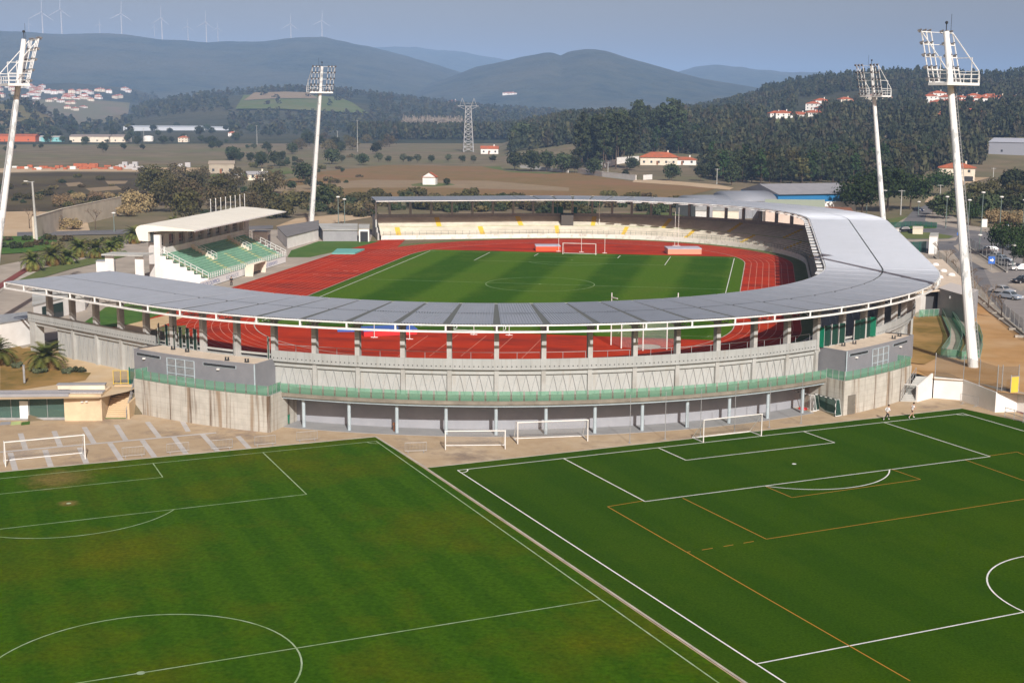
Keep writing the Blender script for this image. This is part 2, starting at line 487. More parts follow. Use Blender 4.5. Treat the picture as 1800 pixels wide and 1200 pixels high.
def make_track():
    m, n, l, b = new_mat('red_track')
    v = coord(n, l, 'POS')
    base = mixc(n, l, ramp(n, l, noise_tex(n, l, v, 0.25, 5), 0.35, 0.65), (0.45, 0.040, 0.010), (0.36, 0.031, 0.009))
    base = mixc(n, l, ramp(n, l, noise_tex(n, l, coord(n, l, 'POS', (0.06, 0.22, 1)), 1.0, 5, 0.7), 0.48, 0.66), base, (0.20, 0.026, 0.014))
    l.new(base, b.inputs['Base Color']); b.inputs['Roughness'].default_value = 0.95; b.inputs['Specular IOR Level'].default_value = 0.05
    return m
M['track'] = make_track()

# ------------------------------------------------------------------ terrain: heights by column (px) and distance (r) from the camera's foot
PXS = list(range(-1400, 3201, 100))
AZS = [az(p) for p in PXS]
def px_of(a):
    if a <= AZS[0]: return PXS[0]
    if a >= AZS[-1]: return PXS[-1]
    lo, hi = 0, len(AZS) - 1
    while hi - lo > 1:
        k = (lo + hi) // 2
        if AZS[k] <= a: lo = k
        else: hi = k
    return PXS[lo] + 100 * (a - AZS[lo]) / (AZS[hi] - AZS[lo])

def zrow(px, py, r):
    d = ray(px, py)
    return CAM.z + d.z / hypot(d.x, d.y) * r

def interp(pts, x):
    if x <= pts[0][0]: return pts[0][1]
    for (a, u), (b, v) in zip(pts, pts[1:]):
        if x <= b:
            t = (x - a) / (b - a)
            return u + (v - u) * t
    return pts[-1][1]

# ridges: (crest as px,row ; distance ; front width ; back width ; roughness)
RIDGES = [
    ([(-1400, 150), (-700, 90), (-200, 60), (0, 58), (60, 58), (120, 63), (200, 63), (240, 66), (290, 72), (330, 73), (370, 78), (420, 76), (470, 74), (520, 69), (570, 69), (610, 76), (650, 84), (700, 98), (740, 108), (800, 124), (850, 140), (950, 175), (1050, 215), (3200, 215)], 5600, 2400, 2600, 5.0),
    ([(-1400, 215), (450, 160), (560, 100), (640, 84), (700, 83), (760, 86), (820, 94), (880, 106), (960, 115), (1050, 122), (1180, 128), (1300, 140), (1500, 160), (3200, 215)], 9000, 2500, 2500, 7.0),
    ([(-1400, 225), (560, 225), (650, 190), (720, 160), (790, 136), (840, 119), (890, 107), (930, 98), (955, 94), (970, 94), (985, 99), (995, 93), (1010, 90), (1030, 87), (1045, 88), (1065, 91), (1100, 104), (1150, 118), (1200, 130), (1260, 143), (1330, 155), (1420, 170), (1550, 215), (3200, 215)], 4600, 1500, 1500, 4.0),
    ([(-1400, 225), (1000, 215), (1120, 150), (1180, 130), (1220, 119), (1255, 114), (1300, 118), (1340, 123), (1390, 129), (1440, 128), (1490, 134), (1560, 142), (1700, 150), (3200, 160)], 7600, 2000, 2200, 6.0),
    ([(-1400, 190), (0, 150), (130, 146), (240, 158), (300, 178), (420, 205), (600, 225), (3200, 225)], 3500, 900, 1500, 2.0),
    ([(-1400, 200), (-200, 180), (0, 180), (50, 183), (110, 215), (180, 240), (3200, 240)], 1900, 450, 500, 1.0),
    ([(-1400, 225), (110, 225), (170, 213), (230, 200), (290, 182), (350, 172), (430, 166), (500, 162), (560, 162), (640, 167), (700, 176), (780, 188), (880, 196), (1000, 204), (1200, 210), (3200, 215)], 2500, 900, 900, 2.0),
    ([(-1400, 225), (500, 225), (620, 180), (680, 172), (760, 180), (850, 195), (1000, 206), (1120, 205), (1200, 195), (1300, 180), (1420, 175), (3200, 175)], 3000, 900, 900, 2.0),
    ([(-1400, 235), (1050, 228), (1150, 212), (1250, 196), (1340, 176), (1400, 162), (1450, 157), (1500, 150), (1580, 146), (1640, 147), (1700, 154), (1750, 152), (1800, 147), (2000, 130), (3200, 120)], 1750, 1000, 800, 1.5),
    ([(-1400, 262), (860, 262), (900, 248), (1000, 222), (1100, 218), (1250, 214), (1400, 210), (1600, 205), (1800, 200), (3200, 190)], 1150, 480, 700, 1.0),
]
def sstep(t):
    t = max(0.0, min(1.0, t)); return t * t * (3 - 2 * t)

LOW = [(-160, -137), (-31.5, -104.5)]
for k in range(12):
    a = radians(-27 + (62 + 27) * k / 11)
    LOW.append((59.0 * sin(a), -42.195 - 59.0 * cos(a)))
LOW += [(56.5, -68.5), (60.0, -66.0), (66, -62.0), (76, -70.0), (100, -92), (180, -160), (180, -330), (-160, -330)]
def in_poly(x, y, P):
    c = False; j = len(P) - 1
    for i in range(len(P)):
        if (P[i][1] > y) != (P[j][1] > y) and x < (P[j][0] - P[i][0]) * (y - P[i][1]) / (P[j][1] - P[i][1]) + P[i][0]: c = not c
        j = i
    return c

def terrain_pr(px, r, x, y):
    if r < 400:
        if in_poly(x, y, LOW): return -3.4
        if r < 260: return -0.08
    z = -0.08
    if r > 600:
        for pts, rc, wf, wb, ro in RIDGES:
            if r < rc - wf or r > rc + wb * 1.3: continue
            zc = zrow(px, interp(pts, px), rc)
            if zc <= 0.5: continue
            t = sstep((r - (rc - wf)) / wf) if r < rc else 1 - 0.75 * sstep((r - rc) / wb)
            h = zc * t
            h += ro * min(1, zc / 60) * (noise.fractal(Vector((x * 0.004 + rc, y * 0.004, rc * 0.37)), 0.9, 2.1, 5) * 1.6) * min(1.0, t * 2)
            z = max(z, h)
    return z

def terrain(x, y):
    dx, dy = x - CAM.x, y - CAM.y
    return terrain_pr(px_of(atan2(dx, dy)), hypot(dx, dy), x, y)

def tpr(px, r):
    """ground point under column px at distance r"""
    x, y = pr(px, r)
    return Vector((x, y, terrain_pr(px, r, x, y)))

def grid_terrain():
    cols = [-1000 + 10 * i for i in range(101)] + [i * 6 for i in range(1, 301)] + [1800 + 10 * i for i in range(1, 91)]
    rows = [45.0]
    while rows[-1] < 15500:
        r = rows[-1]
        rows.append(r * (1.02 if r < 1200 else 1.011 if r < 6200 else 1.03))
    A = [az(c) for c in cols]
    P = []
    for r in rows:
        for c, a in zip(cols, A):
            x = CAM.x + r * sin(a); y = CAM.y + r * cos(a)
            P.append((x, y, terrain_pr(c, r, x, y)))
    nc = len(cols)
    split = next(i for i, r in enumerate(rows) if r > 1180)
    for name, lo, hi, m in (('ground', 0, split, M['ground']), ('hills', split, len(rows) - 1, M['hill'])):
        mb = MB()
        vs = P[lo * nc:(hi + 1) * nc]
        fs = []
        for i in range(hi - lo):
            for j in range(nc - 1):
                a = i * nc + j
                fs.append((a, a + 1, a + nc + 1, a + nc))
        mb.add(vs, fs)
        structure(name, mb, m, smooth=True)
M['ground'] = mat('scrub_ground', (0.215, 0.165, 0.105), 0.95, (0.125, 0.105, 0.058), 0.05, var2=(0.135, 0.135, 0.060), scale2=0.012, bump=0.4, bscale=0.5)
M['hill'] = mat('forested_hillside', (0.012, 0.021, 0.009), 0.95, (0.046, 0.054, 0.024), 0.014, var2=(0.070, 0.066, 0.032), scale2=0.0022, bump=1.0, bscale=0.03)
for nd in M['hill'].node_tree.nodes:
    if nd.type == 'BUMP': nd.inputs['Distance'].default_value = 14.0
grid_terrain()
# ------------------------------------------------------------------ courts, pitches, track, paving
ZL = -2.772                        # level of the lower training pitches; the stadium's track is z = 0
YC = 42.195                        # centres of the two bends
def local(ox, oy, rot):
    c, s = cos(rot), sin(rot)
    return lambda u, v: (ox + c * u + s * v, oy + s * u - c * v)      # v runs from the goal line towards the camera
LA_ = local(37.93, -101.48, RA)
LB_ = local(-25.61, -128.38, RB_)
WA, LNA, WB, LNB = 63.33, 101.6, 64.6, 101.8

def strip(mb, p, q, w, z, m=0):
    p = Vector((p[0], p[1], 0)); q = Vector((q[0], q[1], 0))
    d = (q - p).normalized(); s = Vector((-d.y, d.x, 0)) * (w / 2)
    a, b, c, e = p - s, q - s, q + s, p + s
    mb.add([(k.x, k.y, z) for k in (a, b, c, e)], [(0, 1, 2, 3)], m)

def ring(mb, cx, cy, r, w, z, a0=0.0, a1=2 * pi, n=64, m=0):
    vs = []
    for i in range(n + 1):
        a = a0 + (a1 - a0) * i / n
        for rr in (r - w / 2, r + w / 2): vs.append((cx + rr * cos(a), cy + rr * sin(a), z))
    mb.add(vs, [(2 * i, 2 * i + 1, 2 * i + 3, 2 * i + 2) for i in range(n)], m)

def local_arc(mb, L, u0, v0, r, a0, a1, w, z, n=40):
    vs = []
    for i in range(n + 1):
        a = a0 + (a1 - a0) * i / n
        for rr in (r - w / 2, r + w / 2):
            x, y = L(u0 + rr * cos(a), v0 + rr * sin(a)); vs.append((x, y, z))
    fs = [(2 * i, 2 * i + 2, 2 * i + 3, 2 * i + 1) for i in range(n)]
    mb.add(vs, fs)

def pitch_lines(mb, L, W, LN, w, z, rc=9.15, pen=True):
    def ln(u0, v0, u1, v1): strip(mb, L(u0, v0), L(u1, v1), w, z)
    h = W / 2
    for v in (0, LN / 2, LN): ln(-h, v, h, v)
    for u in (-h, h): ln(u, 0, u, LN)
    for s, o in ((1, 0), (-1, LN)):
        for pw, pd in ((20.16, 16.5), (9.16, 5.5)):
            ln(-pw, o + s * pd, pw, o + s * pd)
            for u in (-pw, pw): ln(u, o, u, o + s * pd)
        a = math.asin(5.5 / rc)
        if s > 0: local_arc(mb, L, 0, 11, rc, a, pi - a, w, z)
        else: local_arc(mb, L, 0, LN - 11, rc, -a, -(pi - a), w, z)
        local_arc(mb, L, 0, o + s * 11, 0.12, 0, 2 * pi, 0.2, z, 10)
    local_arc(mb, L, 0, LN / 2, rc, 0, 2 * pi, w, z, 72)
    local_arc(mb, L, 0, LN / 2, 0.15, 0, 2 * pi, 0.25, z, 10)
    for u, v, a in ((-h, 0, 0), (h, 0, pi / 2), (h, LN, pi), (-h, LN, 1.5 * pi)): local_arc(mb, L, u, v, 1.0, a, a + pi / 2, w, z, 8)

def sheet(name, pts, m, z=None, kind='structure'):
    mb = MB(); mb.poly([(p[0], p[1], p[2] if z is None else z) for p in pts])
    return tag(mb.build(name, m), kind=kind)

def pxsheet(name, pts, m, z): return sheet(name, [at(x, y, z) for x, y in pts], m, z)

# forecourt: sandy concrete in front of the stand, down at pitch level
def make_forecourt():
    m, n, l, b = new_mat('sandy_forecourt')
    v = coord(n, l, 'POS')
    base = mixc(n, l, ramp(n, l, noise_tex(n, l, v, 0.35, 6, 0.7), 0.35, 0.65), (0.44, 0.335, 0.215), (0.37, 0.275, 0.175))
    base = mixc(n, l, ramp(n, l, noise_tex(n, l, v, 0.10, 5, 0.7), 0.50, 0.70), base, (0.48, 0.39, 0.28))
    base = mixc(n, l, ramp(n, l, noise_tex(n, l, v, 0.16, 5, 0.75), 0.53, 0.70), base, (0.24, 0.185, 0.14))
    l.new(base, b.inputs['Base Color']); b.inputs['Roughness'].default_value = 0.95
    return m
M['forecourt'] = make_forecourt()
sheet('forecourt', [(-160, -330), (180, -330), (180, -58), (-160, -58)], M['forecourt'], ZL - 0.02)
# pale concrete strips let into the forecourt at the left
mb = MB()
for _ in ():
    pass
STRIPS = [((148, 750), (165, 778)), ((204, 746), (221, 773)), ((259, 741), (280, 768)), ((319, 737), (331, 758)),
          ((95, 757), (106, 784)), ((36, 761), (45, 790)), ((193, 778), (213, 808)), ((250, 773), (272, 803)), ((305, 767), (327, 797)), ((356, 763), (382, 792)), ((418, 766), (438, 787)),
          ((79, 790), (90, 821)), ((140, 786), (152, 814)), ((18, 795), (27, 826))]
for p, q in STRIPS: strip(mb, at(*p, ZL), at(*q, ZL), 0.55, ZL - 0.012)
strip(mb, at(0, 794, ZL), at(380, 760, ZL), 0.5, ZL - 0.008)
structure('paving_strips', mb, mat('grey_strip_concrete', (0.50, 0.48, 0.46), .9, (0.42, 0.40, 0.38), .6))

# training pitch of real grass (left) and artificial turf (right), a concrete kerb between them
K0, K1 = at(749, 822, ZL), at(1290, 1185, ZL)
kd = (K1 - K0).normalized()
K2 = K0 + kd * 115
Bl0 = Vector((*LB_(-60, -2.0), 0))
g0 = at(660, 767, ZL); g1 = at(0, 829, ZL)
far = g1 + (g1 - g0).normalized() * 40
kn = Vector((-kd.y, kd.x, 0))
if kn.x > 0: kn = -kn
sheet('training_pitch', [K0 + kn * 0.25 - kd * 0.4, g0, g1, far, far + kd * 112, K2 + kn * 0.25], M['fieldgrass'], ZL - 0.004)
t0 = at(1690, 717.5, ZL); t1 = at(1800, 741, ZL)
tf = t1 + (t1 - t0).normalized() * 100
ka = K0 - kn * 0.05; 
sheet('turf_pitch', [K0 - kn * 0.1, K2 - kn * 0.1, K2 + (tf - t0), tf, t0], M['turf'], ZL)
mb = MB()
s = kn * 0.09
a, b = K0 - kd * 0.2, K2
mb.prism([(p.x, p.y) for p in (a - s + kn * 0.05, b - s + kn * 0.05, b + s + kn * 0.05, a + s + kn * 0.05)], ZL - 0.1, ZL + 0.05)
a, b = K0, g0
s = Vector((-(b - a).y, (b - a).x, 0)).normalized() * 0.10
mb.prism([(p.x, p.y) for p in (a - s, b - s, b + s, a + s)], ZL - 0.1, ZL + 0.03)
a, b = K0 + Vector((0.3, 0.25, 0)), t0
s = Vector((-(b - a).y, (b - a).x, 0)).normalized() * 0.07
mb.prism([(p.x, p.y) for p in (a - s, b - s, b + s, a + s)], ZL - 0.1, ZL + 0.02)
a, b = g0, far
s = Vector((-(b - a).y, (b - a).x, 0)).normalized() * 0.10
mb.prism([(p.x, p.y) for p in (a - s, b - s, b + s, a + s)], ZL - 0.1, ZL + 0.02)
structure('kerb', mb, M['kerb'])
mb = MB(); pitch_lines(mb, LA_, WA, LNA, 0.125, ZL + 0.006)
structure('turf_marking', mb, M['linewhite'])
mb = MB(); pitch_lines(mb, LB_, WB, LNB, 0.11, ZL + 0.003, 9.92)
structure('training_marking', mb, M['lineworn'])
mb = MB()
for p, q in (((1068, 890), (1130, 880)), ((1068, 890), (1600, 1196)), ((1200, 875), (1347, 947)), ((1347, 947), (1800, 877)), ((1347, 855), (1392, 874)), ((1392, 874), (1618, 842)), ((1618, 842), (1566, 824)),
             ((1738, 801), (1788, 794)), ((1788, 794), (1800, 799)), ((1697, 808), (1830, 855)), ((1325, 951), (1307, 954)), ((1289, 957), (1272, 960)), ((1253, 963), (1234, 966)), ((1206, 970), (1214, 969))):
    strip(mb, at(*p, ZL), at(*q, ZL), 0.10, ZL + 0.010)
p, q = at(1800, 877, ZL), at(1347, 947, ZL); d = (p - q).normalized()
strip(mb, p, p + d * 15, 0.10, ZL + 0.010)
structure('orange_marking', mb, M['lineorange'])

# ---- stadium floor
def oval_pts(R, n=40):
    pts = [(R * cos(pi * i / n), YC + R * sin(pi * i / n)) for i in range(n + 1)]
    return pts + [(R * cos(pi + pi * i / n), -YC + R * sin(pi + pi * i / n)) for i in range(n + 1)]
sheet('stadium_apron', oval_pts(49.6), M['grassstrip'], -0.03)
sheet('running_track', oval_pts(46.3), M['track'], 0.0)
sheet('straight_run_up', [(-53.2, -64), (-43, -58), (-36.8, -42), (-36.8, 42), (-43, 56), (-47.5, 84), (-50, 84), (-53.2, 66)], M['track'], 0.004)
gp = []
RI = 36.3
for i in range(25):
    a = radians(90 - 0.0 - i * 0) if False else 0
yg = 55.0
a1 = math.asin((yg - YC) / RI)
for i in range(9): gp.append((RI * cos(a1 * i / 8), YC + RI * sin(a1 * i / 8)))
for i in range(9): gp.append((-RI * cos(a1 * (8 - i) / 8), YC + RI * sin(a1 * (8 - i) / 8)))
for i in range(9): gp.append((-RI * cos(a1 * i / 8), -YC - RI * sin(a1 * i / 8)))
for i in range(9): gp.append((RI * cos(a1 * (8 - i) / 8), -YC - RI * sin(a1 * (8 - i) / 8)))
sheet('stadium_pitch', gp, M['pitchgrass'], 0.012)
mb = MB()
LC_ = local(0, 52.19, 0)
pitch_lines(mb, LC_, 67.9, 104.39, 0.11, 0.018, 10.0)
structure('stadium_marking', mb, M['lineworn'])
mb = MB()
strong = [(-33.95, -52.19, -33.95, 52.19), (33.95, -52.19, 33.95, 52.19), (-20.16, 52.19, -20.16, 35.7), (20.16, 52.19, 20.16, 35.7), (-9.16, 52.19, -9.16, 46.7), (9.16, 52.19, 9.16, 46.7)]
for x0, y0, x1, y1 in strong: strip(mb, (x0, y0), (x1, y1), 0.13, 0.022)
structure('touch_line', mb, M['linewhite'])
mb = MB()
for k in range(1, 9):
    r = 36.5 + 1.22 * k - 0.6 * 0
    ring(mb, 0, YC, r, 0.075, 0.010, 0, pi, 60); ring(mb, 0, -YC, r, 0.09, 0.010, pi, 2 * pi, 60)
    strip(mb, (r, -YC), (r, YC), 0.09, 0.010); strip(mb, (-r, -75 if k > 1 else -60), (-r, 80), 0.05, 0.010)
for x in (-48.6, -50.1, -51.4): strip(mb, (x, -48), (x, 50), 0.08, 0.010)
for x, y in ((-39, 12), (-41, 11.7), (-43.5, 13), (-45, 5), (-42, 4), (-44, 20)): strip(mb, (x - .5, y), (x + .6, y), 0.35, 0.014)
# run-ups across the near and far ends
for p, q in (((755, 626), (805, 588)), ((810, 626), (855, 590)), ((863, 626), (901, 592)), ((917, 630), (951, 596)), ((700, 626), (752, 590))): strip(mb, at(*p, 0), at(*q, 0), 0.10, 0.012)
structure('track_marking', mb, M['linepink'])
mb = MB()
ring(mb, 0, YC, 36.4, 0.16, 0.03, 0, pi, 60); ring(mb, 0, -YC, 36.4, 0.16, 0.03, pi, 2 * pi, 60)
strip(mb, (36.4, -YC), (36.4, YC), 0.16, 0.03); strip(mb, (-36.4, -YC), (-36.4, YC), 0.16, 0.03)
structure('track_kerb', mb, M['kerb'])
mb = MB(); ring(mb, *at(1139, 609, 0).xy, 0.8, 1.6, 0.016, n=24)
structure('throwing_circle', mb, M['pave'])
mb = MB(); ring(mb, *at(1139, 609, 0).xy, 1.66, 0.14, 0.024, n=24)
structure('circle_rim', mb, M['kerb'])

# ---- ground sheets round the stadium (z = 0 level)
sheet('concourse', [(-53.3, -64), (-53.3, 70), (-60, 95), (-112, 95), (-112, -60), (-75, -95), (-57, -84), (-56, -72), (-47, -61)], M['pave'], -0.02)
pxsheet('lawn', [(505, 452), (512, 440), (560, 424), (668, 424), (620, 436), (545, 452)], M['lawn'], 0.01)
pxsheet('side_lawn', [(140, 572), (185, 540), (300, 520), (345, 528), (300, 547), (215, 575)], M['lawn'], 0.01)
pxsheet('sandy_path', [(150, 600), (175, 582), (300, 552), (325, 556), (240, 592), (190, 612)], M['sand'], 0.016)
# upper plaza at the left behind the glass-fronted building, right-hand earth bank
gb0 = Vector((-31.76, -107.11, 0)); gdir = Vector((-11.0, -2.6, 0)).normalized()
sheet('plaza', [(-30.2, -104.0), (-29.6, -95.6), (-33, -93.6), (-57.5, -77.0), (-75, -62), (-115, -62), (-115, -131), (-50, -113.2), (-31.7, -107.8)], M['sand'], -0.03)
pxsheet('planted_bed', [(0, 690), (0, 585), (40, 612), (70, 610), (60, 640), (130, 652), (160, 655), (150, 668)], M['drygrass'], 0.0)
dirt = [(59.9, -72.6, -0.35), (61.2, -75.35, -0.33), (64.9, -76.0, -0.33), (67.9, -82.1, -0.33), (71.5, -83.0, -0.33), (100, -103, -0.33), (112, -98, -0.04), (112, -60, -0.04), (92, 5, -0.03), (70, 5, -0.03), (61.5, 0, -0.03), (60.5, -40, -0.03), (56.4, -62.0, -0.04), (55.6, -69.4, -0.2), (57.6, -71.8, -0.35)]
mbd = MB()
tri = tessellate_polygon([[Vector((p[0], p[1], 0)) for p in dirt]])
mbd.poly([(p[0], p[1], p[2]) for p in dirt]); structure('earth_bank', mbd, M['dirt'])
pxsheet('dry_lawn', [(1586, 560), (1650, 556), (1668, 600), (1652, 626), (1625, 640), (1590, 636)], M['drygrass'], 0.02)
# ------------------------------------------------------------------ the covered stand round the track
# s runs along the stand: degrees on the bends; one column bay (4.765) on the straights is 5.3 m
U = 5.3 / 4.765
S_NEAR, S_FAR = -29.5, 165.87 + 111.0
def path(s, R, z=0.0):
    if s < S_NEAR:
        a = radians(S_NEAR); d = (s - S_NEAR) * U
        return Vector((R * sin(a) + cos(a) * d, -YC - R * cos(a) + sin(a) * d, z))
    if s <= 90:
        a = radians(s); return Vector((R * sin(a), -YC - R * cos(a), z))
    if s <= 165.87:
        return Vector((R, -YC + (s - 90) / 75.87 * 2 * YC, z))
    if s <= S_FAR:
        a = radians(s - 165.87); return Vector((R * cos(a), YC + R * sin(a), z))
    a = radians(S_FAR - 165.87); d = (s - S_FAR) * U
    return Vector((R * cos(a) - sin(a) * d, YC + R * sin(a) + cos(a) * d, z))
S0, S1 = -54.6, 311.0
COLS = [6.85 + 4.765 * k for k in range(-12, 64)]
COLS = [s for s in COLS if S0 < s < S1]

def ssteps(a, b, st=1.6):
    n = max(1, int(math.ceil((b - a) / st)))
    pts = [a + (b - a) * i / n for i in range(n + 1)]
    for k in (S_NEAR, 90.0, 165.87, S_FAR):
        if a < k < b: pts.append(k)
    return sorted(set(pts))

def sweep(mb, prof, a, b, m=0, closed=False, uvlen=True, st=1.6):
    """sweep a profile of (R, z) along the stand from s=a to s=b"""
    ss = ssteps(a, b, st)
    n = len(prof)
    vs = []; L = []
    acc = 0.0; prev = None
    for s in ss:
        for R, z in prof: vs.append(path(s, R, z))
        p = path(s, prof[0][0])
        if prev is not None: acc += (p - prev).length
        prev = p; L.append(acc)
    prl = [0.0]
    for (r0, z0), (r1, z1) in zip(prof, prof[1:] + prof[:1]): prl.append(prl[-1] + hypot(r1 - r0, z1 - z0))
    fs = []; uvs = []
    for i in range(len(ss) - 1):
        for j in range(n if closed else n - 1):
            k = (j + 1) % n
            fs.append((i * n + j, (i + 1) * n + j, (i + 1) * n + k, i * n + k))
            uvs.append([(L[i], prl[j]), (L[i + 1], prl[j]), (L[i + 1], prl[j + 1]), (L[i], prl[j + 1])])
    mb.add(vs, fs, m, uvs)
    if closed:
        e = len(vs) - n
        mb.add([vs[j] for j in range(n)], [tuple(range(n))], m)
        mb.add([vs[e + j] for j in range(n)], [tuple(reversed(range(n)))], m)

def ring_solid(name, parent, m, R0, R1, z0, z1, a, b, st=1.6):
    mb = MB(); sweep(mb, [(R1, z0), (R1, z1), (R0, z1), (R0, z0)], a, b, closed=True, st=st)
    return mb.build(name, m, parent)

STAND = thing('stadium_stand', 'horseshoe concrete stand with a grey roof wrapping round the red running track', 'stand', (0, 0, 0), world=True)
def build_stand():
    P = STAND
    # roof: dark deck with two rings of panels lying on it; on the bends the panels leave wedge gaps
    mb = MB(); sweep(mb, [(64.7, 9.30), (64.7, 9.38), (49.3, 9.42), (49.3, 9.30)], S0, S1, closed=True)
    mb.build('roof_deck', mat('dark_roof_joint', (0.115, 0.125, 0.120), 0.8), P)
    mb = MB()
    edges = [S0] + COLS + [S1]
    for s0, s1 in zip(edges, edges[1:]):
        bend = (S_NEAR < (s0 + s1) / 2 < 90) or (165.87 < (s0 + s1) / 2 < S_FAR)
        for R0, R1 in ((49.35, 57.1), (57.35, 64.85)):
            n = 3 if bend else 1
            rows = []
            for k in range(n + 1):
                t = k / n
                row = []
                for R in (R0, R1):
                    g = (0.34 + 0.50 * (R - 49) / 16) if bend else 0.02
                    if (s0 == S0 and k == 0) or (s1 == S1 and k == n): g = 0
                    gs = g / 2 / R * 180 / pi if bend else g / 2 / U
                    s = s0 + gs + (s1 - s0 - 2 * gs) * t
                    row.append(path(s, R, 9.455 - (R - 49) * 0.0022))
                rows.append(row)
            wid = (rows[0][0] - rows[-1][0]).length * 0.5 + (rows[0][1] - rows[-1][1]).length * 0.5
            nr = max(4, int(round(wid / 0.31)))
            def edge_pt(j, t):
                k = min(n - 1, int(t * n)); f = t * n - k
                return rows[k][j] * (1 - f) + rows[k + 1][j] * f
            pa = []; pb = []
            for i in range(nr):
                for q, h in ((0.0, 0.0), (0.34, 0.0), (0.45, 0.075), (0.86, 0.075)):
                    t = (i + q) / nr
                    pa.append(edge_pt(0, t) + Vector((0, 0, h))); pb.append(edge_pt(1, t) + Vector((0, 0, h)))
            pa.append(edge_pt(0, 1)); pb.append(edge_pt(1, 1))
            np_ = len(pa)
            mb.add(pa + pb, [(i, np_ + i, np_ + i + 1, i + 1) for i in range(np_ - 1)])
            for i0, i1 in ((0, 0), (n, n)):
                a, b = rows[i0]; dn = Vector((0, 0, 0.05))
                mb.add([a, b, b - dn, a - dn], [(0, 1, 2, 3) if i0 else (3, 2, 1, 0)])
    mb.build('roof_sheet', M['roofgrey'], P)
    # white edge truss round the outside
    mb = MB()
    for Rr, z, w in ((64.95, 9.34, 0.15), (65.0, 8.66, 0.20)):
        ss = ssteps(S0, S1, 2.4)
        for s0, s1 in zip(ss, ss[1:]): mb.beam(path(s0, Rr, z), path(s1, Rr, z), w)
    for s in COLS + [S0 + 0.1, S1 - 0.1]:
        mb.beam(path(s, 64.97, 8.6), path(s, 64.97, 9.36), 0.17)
    mb.build('edge_truss', M['whitemetal'], P)
    mb = MB(); sweep(mb, [(49.3, 9.24), (49.3, 9.44), (49.12, 9.44), (49.12, 9.24)], S0, S1, closed=True)
    mb.build('inner_gutter', M['whitemetal'], P)
    # radial lattice girders under the roof, one part for each column
    for s in COLS:
        mb = MB()
        bot = [(64.9, 8.66), (63.2, 8.5), (61.3, 8.35), (58.5, 8.4), (55.5, 8.62), (52.5, 8.9), (49.8, 9.18)]
        for (r0, z0), (r1, z1) in zip(bot, bot[1:]): mb.beam(path(s, r0, z0), path(s, r1, z1), 0.11)
        mb.beam(path(s, 64.8, 9.24), path(s, 49.6, 9.24), 0.10)
        for k, ((r0, z0), (r1, z1)) in enumerate(zip(bot, bot[1:])):
            mb.beam(path(s, r0, z0), path(s, (r0 + r1) / 2, 9.24), 0.06); mb.beam(path(s, (r0 + r1) / 2, 9.24), path(s, r1, z1), 0.06)
        mb.build('roof_girder', M['galv'], P)
        if 80 < s < 250:
            mb = MB(); mb.prism([path(s - 1.25, 48.1)[:2], path(s + 1.25, 48.1)[:2], path(s + 1.25, 49.1)[:2], path(s - 1.25, 49.1)[:2]], 9.02, 9.12)
            mb.beam(path(s, 48.1, 9.0), path(s, 51, 9.15), .12); mb.build('eave_plate', M['whitemetal'], P)
    # columns
    for s in COLS:
        if -30 < s < 90 or True:
            mb = MB()
            z0 = 3.9
            a, b = path(s, 61.15), path(s, 61.85)
            d = (b - a).normalized(); t = Vector((-d.y, d.x, 0)) * 0.26
            mb.prism([(a - t)[:2], (b - t)[:2], (b + t)[:2], (a + t)[:2]], z0, 8.55)
            mb.prism([(a - t * 1.5 - d * 0.1)[:2], (b - t * 1.5 + d * .1)[:2], (b + t * 1.5 + d * .1)[:2], (a + t * 1.5 - d * 0.1)[:2]], 8.55, 8.72)
            mb.build('column', M['conccol'], P)
    # parapet with its row of round holes
    for a, b in ((S0, -29.2), (-12.4, 49.3), (60.8, S1)):
        mb = MB(); sweep(mb, [(61.95, 3.98), (61.95, 5.18), (61.78, 5.18), (61.78, 3.98)], a, b, closed=True)
        mb.build('parapet', M['panelwall'], P)
        if a > 100: continue
        mb = MB()
        st = 0.4765
        s = a + 0.3
        while s < min(b, 120) - 0.2:
            p = path(s, 61.955, 4.36); q = path(s, 61.97, 4.36)
            mb.tube(p, q, 0.07, n=8); s += st
        o = mb.build('drain_holes', M['dark'], P); tag(o, kind='stuff')
    # wall below the parapet: ring beam, wall, pilasters, slanted rods
    for a, b, zb in ((S0 + 5.5, -29.0, -0.1), (-12.6, 50.5, 0.6), (60.0, S1, -0.1)):
        mb = MB(); sweep(mb, [(61.38, zb), (61.38, 3.42), (61.62, 3.42), (61.62, 3.98), (61.0, 3.98), (61.0, zb)], a, b, closed=True)
        mb.build('outer_wall', M['rainwall'], P)
        if a > 100: continue
        mb = MB()
        for s in COLS:
            if a + 0.4 < s < min(b, 130) - 0.4:
                p, q = path(s, 61.2), path(s, 61.74); d = (q - p).normalized(); t = Vector((-d.y, d.x, 0)) * 0.24
                mb = MB()
                mb.prism([(p - t)[:2], (q - t)[:2], (q + t)[:2], (p + t)[:2]], zb, 3.98)
                mb.build('pilaster', M['conc'], P)
        for s in COLS:
            if not (a - 5 < s < min(b, 130)): continue
            mb = MB(); c = 0
            for k in range(4):
                u0 = s + 0.55 + k * 0.98; u1 = u0 + 0.50; u2 = u0 + 0.98
                if not (a < u0 and u2 < b): continue
                mb.beam(path(u0 + 0.0, 61.45, max(zb, 1.12) if zb > 0 else 0.2), path(u1, 61.45, 3.32), 0.024)
                mb.beam(path(u1, 61.45, 3.32), path(u2, 61.45, max(zb, 1.12) if zb > 0 else 0.2), 0.032); c += 1
            if c: mb.build('slanted_rods', M['galv'], P)
    # end pier at the left with the dark passage behind it
    mb = MB()
    a = S0 + 0.2
    p, q = path(a, 61.9), path(a, 60.6); r, t = path(a + 1.2, 61.9), path(a + 1.2, 60.6)
